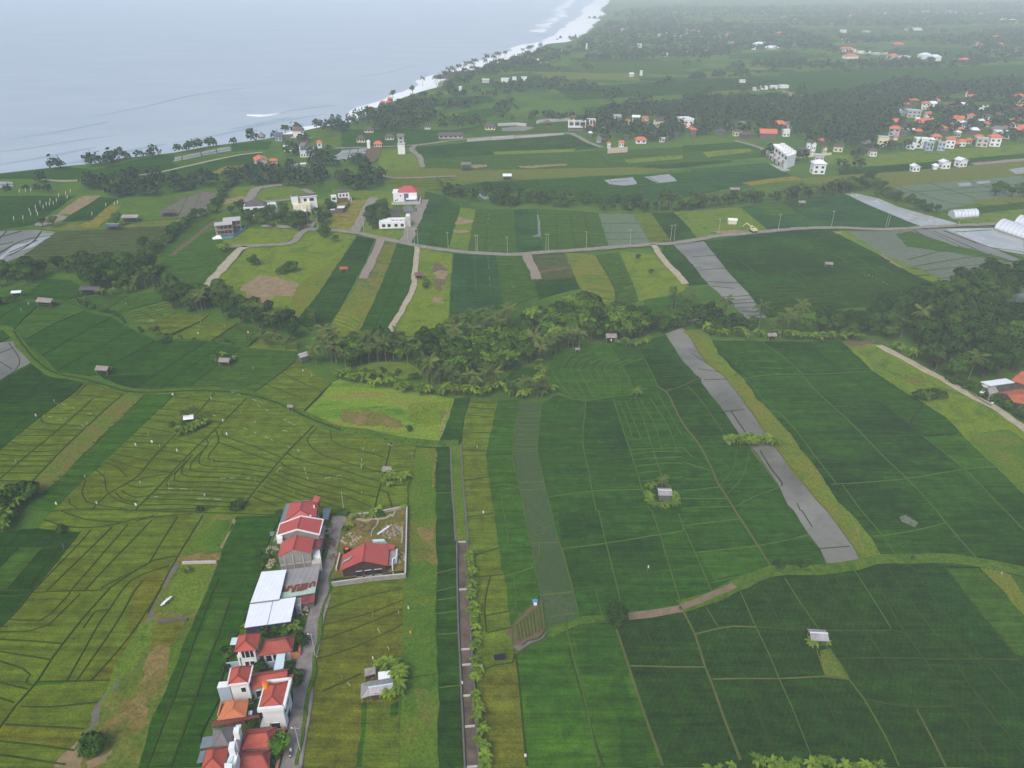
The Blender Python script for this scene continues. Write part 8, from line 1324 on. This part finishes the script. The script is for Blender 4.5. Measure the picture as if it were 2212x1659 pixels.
FLG = [('D 358,965', 0), ('D 237,1060', 0), ('D 968,1180', 0), ('D 1445,1095', 0), ('D 1480,1190', 0), ('D 890,1255', 0), ('D 1042,1270', 0), ('D 1150,1290', 0), ('D 1378,1368', 0), ('D 915,1505', 0), ('D 560,1465', 0), ('D 112,1365', 0), ('D 570,1110', 0), ('D 435,1090', 0), ('D 190,335', 0), ('D 142,375', 0), ('D 510,285', 0), ('D 822,335', 0), ('D 1303,445', 0), ('D 1458,475', 0), ('D 1285,527', 0), ('D 1645,750', 0), ('D 1965,775', 0), ('D 2022,800', 0), ('D 1615,520', 0), ('D 2033,1630', 0), ('E 881,1272', 0), ('E 462,1312', 1), ('H 916,35', 0), ('H 375,695', 0), ('H 1980,398', 0), ('H 905,1045', 0), ('H 1198,1618', 0), ('H 440,655', 0), ('I 2052,440', 0), ('D 380,1640', 0), ('G 420,255', 1), ('H 205,700', 2), ('H 445,815', 2), ('H 780,1150', 0), ('H 212,985', 0), ('E 1750,575', 0), ('D 1370,950', 0), ('D 1130,930', 0), ('D 985,1230', 0), ('D 1100,1515', 0), ('D 1330,1590', 0), ('D 630,1630', 0), ('D 885,1650', 0)]
A_FL = [(130, 1270), (170, 1265), (205, 1262), (195, 1395), (205, 1420), (235, 1375), (240, 1400), (265, 1345), (285, 1375), (305, 1355), (325, 1355), (350, 1350), (385, 1300), (430, 1285), (460, 1270), (330, 1330), (440, 1310), (95, 1450), (155, 1445), (690, 1360), (745, 1355), (765, 1345), (600, 1420), (250, 1420), (370, 1330)]
for i, (s, k) in enumerate(FLG):
    p = P(*T(s)[0]); z = .6; h = random.uniform(1.3, 1.9); t = Thing('scare_flag', '%s plastic bird-scaring flag on a stick in the near rice' % ('white', 'blue', 'yellow')[k], 'flag', (p.x, p.y, z), ('white', 'blue', 'yellow')[k] + ' bird-scaring flags in the near rice'); a = random.uniform(0, 3.1); dx, dy = math.cos(a) * .3, math.sin(a) * .3
    t.part('stick', *beam(Vector((p.x, p.y, z)), Vector((p.x, p.y, z + h)), .05, .05), 'bamboo_pole'); b = Vector((p.x, p.y, z + h)); w = random.uniform(.45, .8)
    t.part('sheet', [b, b + Vector((dx * w * 2, dy * w * 2, -.1)), b + Vector((dx * w * 2.1, dy * w * 1.4, -.9)), b + Vector((0.1, 0, -.8)), b + Vector((.04, .04, 0)), b + Vector((dx * w * 2, dy * w * 2 + .05, -.1)), b + Vector((dx * w * 2.1, dy * w * 1.4 + .05, -.9)), b + Vector((0.1, 0.05, -.8))], [(0, 1, 2, 3), (7, 6, 5, 4), (0, 4, 5, 1), (1, 5, 6, 2), (2, 6, 7, 3), (3, 7, 4, 0)], ('cloth_white', 'tarp_blue', 'tank_yellow')[k])
for i, (x, y) in enumerate(A_FL):
    p = P(*T('A %d,%d' % (x, y))[0]); t = Thing('banner_flag', 'tall white banner flag in the far left fields', 'flag', (p.x, p.y, .3), 'white banner flags in the far left fields'); t.part('pole', *beam(Vector((p.x, p.y, .3)), Vector((p.x + .3, p.y, 4.4)), .08, .08), 'bamboo_pole'); t.part('cloth', *beam(Vector((p.x + .2, p.y, 2.2)), Vector((p.x + .8, p.y, 4.2)), .2, .6), 'cloth_white')
def scare_line(s, lab, h=1.2):
    pts = [P(u, v, h + .5) for u, v in T(s)]; t = Thing('scare_line', lab, 'line', (pts[0].x, pts[0].y, .6), 'bird-scaring lines over the rice'); V = []; F = []
    for a, b in zip(pts[:-1], pts[1:]):
        n = max(2, int((b - a).length / 2.2))
        for k in range(n):
            if random.random() < .6: continue
            v, f = beam(lerp(a, b, k / n), lerp(a, b, (k + random.uniform(.3, .8)) / n), .05, .03); o = len(V); V += v; F += [tuple(i + o for i in q) for q in f]
    t.part('strand', V, F, 'cloth_white')
    for p in (pts[0], pts[-1]): t.part('stake', *beam(V3(p, .5), V3(p, h + .6), .07, .07), 'bamboo_pole')
for i, s in enumerate(['E 125,1360 150,1200', 'E 130,1360 130,1560', 'E 130,1360 270,1180', 'E 130,1360 -50,1420', 'E 300,1215 465,1305', 'D 1930,1250 2000,1460', 'D 1640,950 1900,1090 2050,1150', 'D 1560,1000 1700,1110 1960,1150', 'D 2212,1420 2000,1460 1900,1520', 'H 205,700 330,930', 'H 0,1060 80,1150', 'H 440,820 390,930', 'D 1380,1030 1900,1250', 'D 1820,1370 1700,1480', 'E 1100,175 1140,250', 'E 950,0 965,230', 'B 950,1440 965,1610', 'B 960,1380 935,1520', 'F 1200,120 1420,230', 'F 1060,40 1180,120', 'D 1090,1505 1240,1512', 'D 1430,1440 1650,1440', 'D 1000,1560 1500,1580', 'D 280,1030 560,1105', 'D 370,950 640,1040', 'D 1500,880 1700,950', 'W3 2050,570 2212,680']):
    scare_line(s, ['broken white bird-scaring line strung across the rice, %s' % w for w in ('rising from the star-shaped knot', 'dropping from the star-shaped knot', 'slanting from the star-shaped knot', 'leading left from the knot', 'above the banana hut', 'crossing the yellow bays', 'along the yellow terrace top', 'in the large yellow bay', 'at the right of the yellow bays', 'above the farm shack', 'left of the farm shack', 'right of the golden rice', 'through the V terraces', 'beside the long dark bund', 'on the pale strip field', 'on the blue green field', 'on the pale field by the road', 'on the striped pale field', 'on the dark upper field', 'near the straw hut', 'on the lower terraces', 'across the narrow terraces', 'over the lowest terraces', 'on the left yellow strip', 'at the top of the left yellow strip', 'below the winding bank', 'by the leaning pole')][i])
# excavator parked by the road, scooter on the lane
L = Loc('C 455,1512', 12, .85); plain('excavator_yellow', (216, 206, 160), .1, 1, .6, 0); t = mk('excavator', 'pale yellow excavator parked beside the middle road', L, 'excavator')
for x in (-1.3, .7): lbox(t, L, 'track', x, x + .6, -1.8, 1.8, 0, .8, 'black_paint')
lbox(t, L, 'chassis', -.68, .68, -1.2, 1.2, .35, .9, 'concrete_dark'); lbox(t, L, 'upper_body', -1.3, 1.3, -2.0, 1.2, .92, 1.9, 'excavator_yellow'); cb = lbox(t, L, 'cab', -1.25, -.2, -.3, 1.4, 1.91, 3.0, 'excavator_yellow'); put_window(t, L(-1.25, -.3, 0), L(-.2, -.3, 0), .15, .85, L.z + 2.1, L.z + 2.85, L(-.7, .5, 0), frame=None)
t.part('boom', *beam(L(.3, .8, 1.6), L(-3.2, 2.2, 4.0), .4, .45), 'excavator_yellow'); t.part('stick', *beam(L(-3.2, 2.2, 4.0), L(-5.2, 2.8, 2.2), .3, .35), 'excavator_yellow'); t.part('bucket', *beam(L(-5.4, 2.8, 1.2), L(-5.0, 2.8, 2.1), .9, .9), 'concrete_dark')
L = Loc('W4 1880,1195', 8, .7); t = mk('scooter', 'white scooter on the lane near the bottom edge', L, 'scooter')
for y in (-.6, .6):
    V = [L(sx, y + .26 * math.cos(6.2832 * k / 12), .26 + .26 * math.sin(6.2832 * k / 12)) for sx in (-.06, .06) for k in range(12)]; t.part('wheel', V, [tuple(range(12))[::-1], tuple(range(12, 24))] + [(k, (k + 1) % 12, 12 + (k + 1) % 12, 12 + k) for k in range(12)], 'black_paint')
t.part('body', *beam(L(0, -.75, .45), L(0, .1, .4), .3, .3), 'cloth_white'); t.part('floorboard', *beam(L(0, .08, .3), L(0, .5, .32), .28, .1), 'cloth_white'); t.part('seat', *beam(L(0, -.7, .76), L(0, 0, .71), .26, .1), 'black_paint'); t.part('front_shield', *beam(L(0, .5, .4), L(0, .42, .95), .36, .12), 'cloth_white'); t.part('handlebar', *beam(L(-.32, .42, 1.0), L(.32, .42, 1.0), .06, .06), 'black_paint')
# white plastic sheet on the weedy strip, low walls
p = P(*T('G 1085,600')[0]); t = Thing('plastic_sheet', 'crumpled white plastic sheet lying on the weedy strip', 'sheet', (p.x, p.y, .9)); V = []; F = []
for i in range(9):
    for j in range(5): a = (i - 4) * .34; b = (j - 2) * .28 * (1 - abs(i - 4) * .12); V.append(Vector((p.x + a * .45 + b, p.y + a + .2 * b, .95 + random.uniform(0, .4))))
F = [(i * 5 + j, i * 5 + j + 1, i * 5 + j + 6, i * 5 + j + 5) for i in range(8) for j in range(4)]; t.part('sheet', V, F, 'cloth_white')
wall_line('retaining_wall', 'low dark stone step across the weedy strip', 'G 1020,702 1120,690 1210,686', 1.2, .4, 'concrete_dark', z0=.5); wall_line('retaining_wall', 'low pale stone step at the top of the weedy strip', 'G 1180,322 1300,318 1400,316', 1.2, .35, 'stucco_grey', z0=.5)
wall_line('stone_wall', 'short stone wall at the top of the flooded strip', 'F -20,412 150,408', 1.2, .8, 'debris_grey', z0=.3)
# rocks off the far point
plain('wet_rock', (70, 70, 66), rgb2=(92, 90, 84), scale=.3, rough=.6)
for s, n, r, lab in (('B 760,478', 30, 34, 'dark rocks awash off the palm-lined point'), ('B 1495,238', 16, 40, 'dark rock islet in the far surf'), ('B 1690,110', 14, 40, 'low dark rocks at the distant headland'), ('B 705,482', 12, 20, 'small dark rocks beside the breaker')): rubble_heap(s, n, r, lab, 'wet_rock', SEA_Z, (3, 8))
row('palm', 'B 540,560 600,545 660,530 740,480 850,440 900,430 940,420 1040,385 1100,380', 34, 6, (.95, 1.25), 'coconut palm silhouetted along the far surf', 'palms along the far surf'); row('palm', 'B 1180,350 1230,340 1280,330', 8, 8, (1.0, 1.3), 'coconut palm on the distant wooded point', 'palms on the distant point'); spots('broad', 'B 462,605 335,632 A 2050,828 1630,900 1850,870 1350,950', (.75, .95), 'wind-shaped tree standing alone on the shoreline', 'lone shoreline trees')
# smoke at the right edge
m = bpy.data.materials.new('smoke_puff'); m.use_nodes = True; nt = m.node_tree; nt.nodes.clear(); ou = nt.nodes.new('ShaderNodeOutputMaterial'); pv = nt.nodes.new('ShaderNodeVolumePrincipled'); pv.inputs['Color'].default_value = (.8, .86, .95, 1); pv.inputs['Density'].default_value = .05; nt.links.new(pv.outputs[0], ou.inputs['Volume'])
def puff_mesh(c, r, sq):
    bm = bmesh.new(); bmesh.ops.create_icosphere(bm, subdivisions=3, radius=r)
    for v in bm.verts: k = 1 + .45 * mnoise.noise(v.co * (1.6 / r) + Vector(c)); v.co = Vector((v.co.x * k * sq, v.co.y * k, v.co.z * k * .8)) + Vector(c)
    V = [v.co.copy() for v in bm.verts]; F = [tuple(x.index for x in f.verts) for f in bm.faces]; bm.free(); return V, F
p = P(*T('F 2090,440')[0]); t = Thing('smoke', 'thin blue smoke rising from the trees at the right edge', 'smoke', (p.x, p.y, 8)); t.o['kind'] = 'stuff'
for k, (dx, dz, r) in enumerate(((0, 9, 1.6), (2.2, 10.8, 2.2), (5.0, 12.6, 2.8), (8.6, 14.6, 3.4))): V, F = puff_mesh((p.x + dx, p.y, dz), r, 1.3); t.part('puff', V, F, m, smooth=True)
p = P(*T('V2 1180,1010')[0]); t = Thing('smoke', 'faint smoke over the plot between the two white houses', 'smoke', (p.x, p.y, 1)); t.o['kind'] = 'stuff'; V, F = puff_mesh((p.x, p.y, 3.5), 3.0, 1.2); t.part('puff', V, F, m, smooth=True)
# ---------------------------------------------------------------- haze
m = bpy.data.materials.new('haze_air'); m.use_nodes = True; nt = m.node_tree; nt.nodes.clear()
out = nt.nodes.new('ShaderNodeOutputMaterial'); pv = nt.nodes.new('ShaderNodeVolumePrincipled')
pv.inputs['Color'].default_value = (0.81, 0.908, 1.0, 1); pv.inputs['Density'].default_value = 0.00027; pv.inputs['Anisotropy'].default_value = -0.35
nt.links.new(pv.outputs[0], out.inputs['Volume'])
x, y0, y1, z0, z1 = far + 150, -350, far + 150, SEA_Z - 1.2, CAM_H + 6
hz = mesh_obj('haze', [(-x, y0, z0), (x, y0, z0), (x, y1, z0), (-x, y1, z0), (-x, y0, z1), (x, y0, z1), (x, y1, z1), (-x, y1, z1)],
              [(3, 2, 1, 0), (4, 5, 6, 7), (0, 1, 5, 4), (1, 2, 6, 5), (2, 3, 7, 6), (3, 0, 4, 7)], m)
tag(hz, 'pale humid haze over the whole coast', 'haze', kind='stuff')
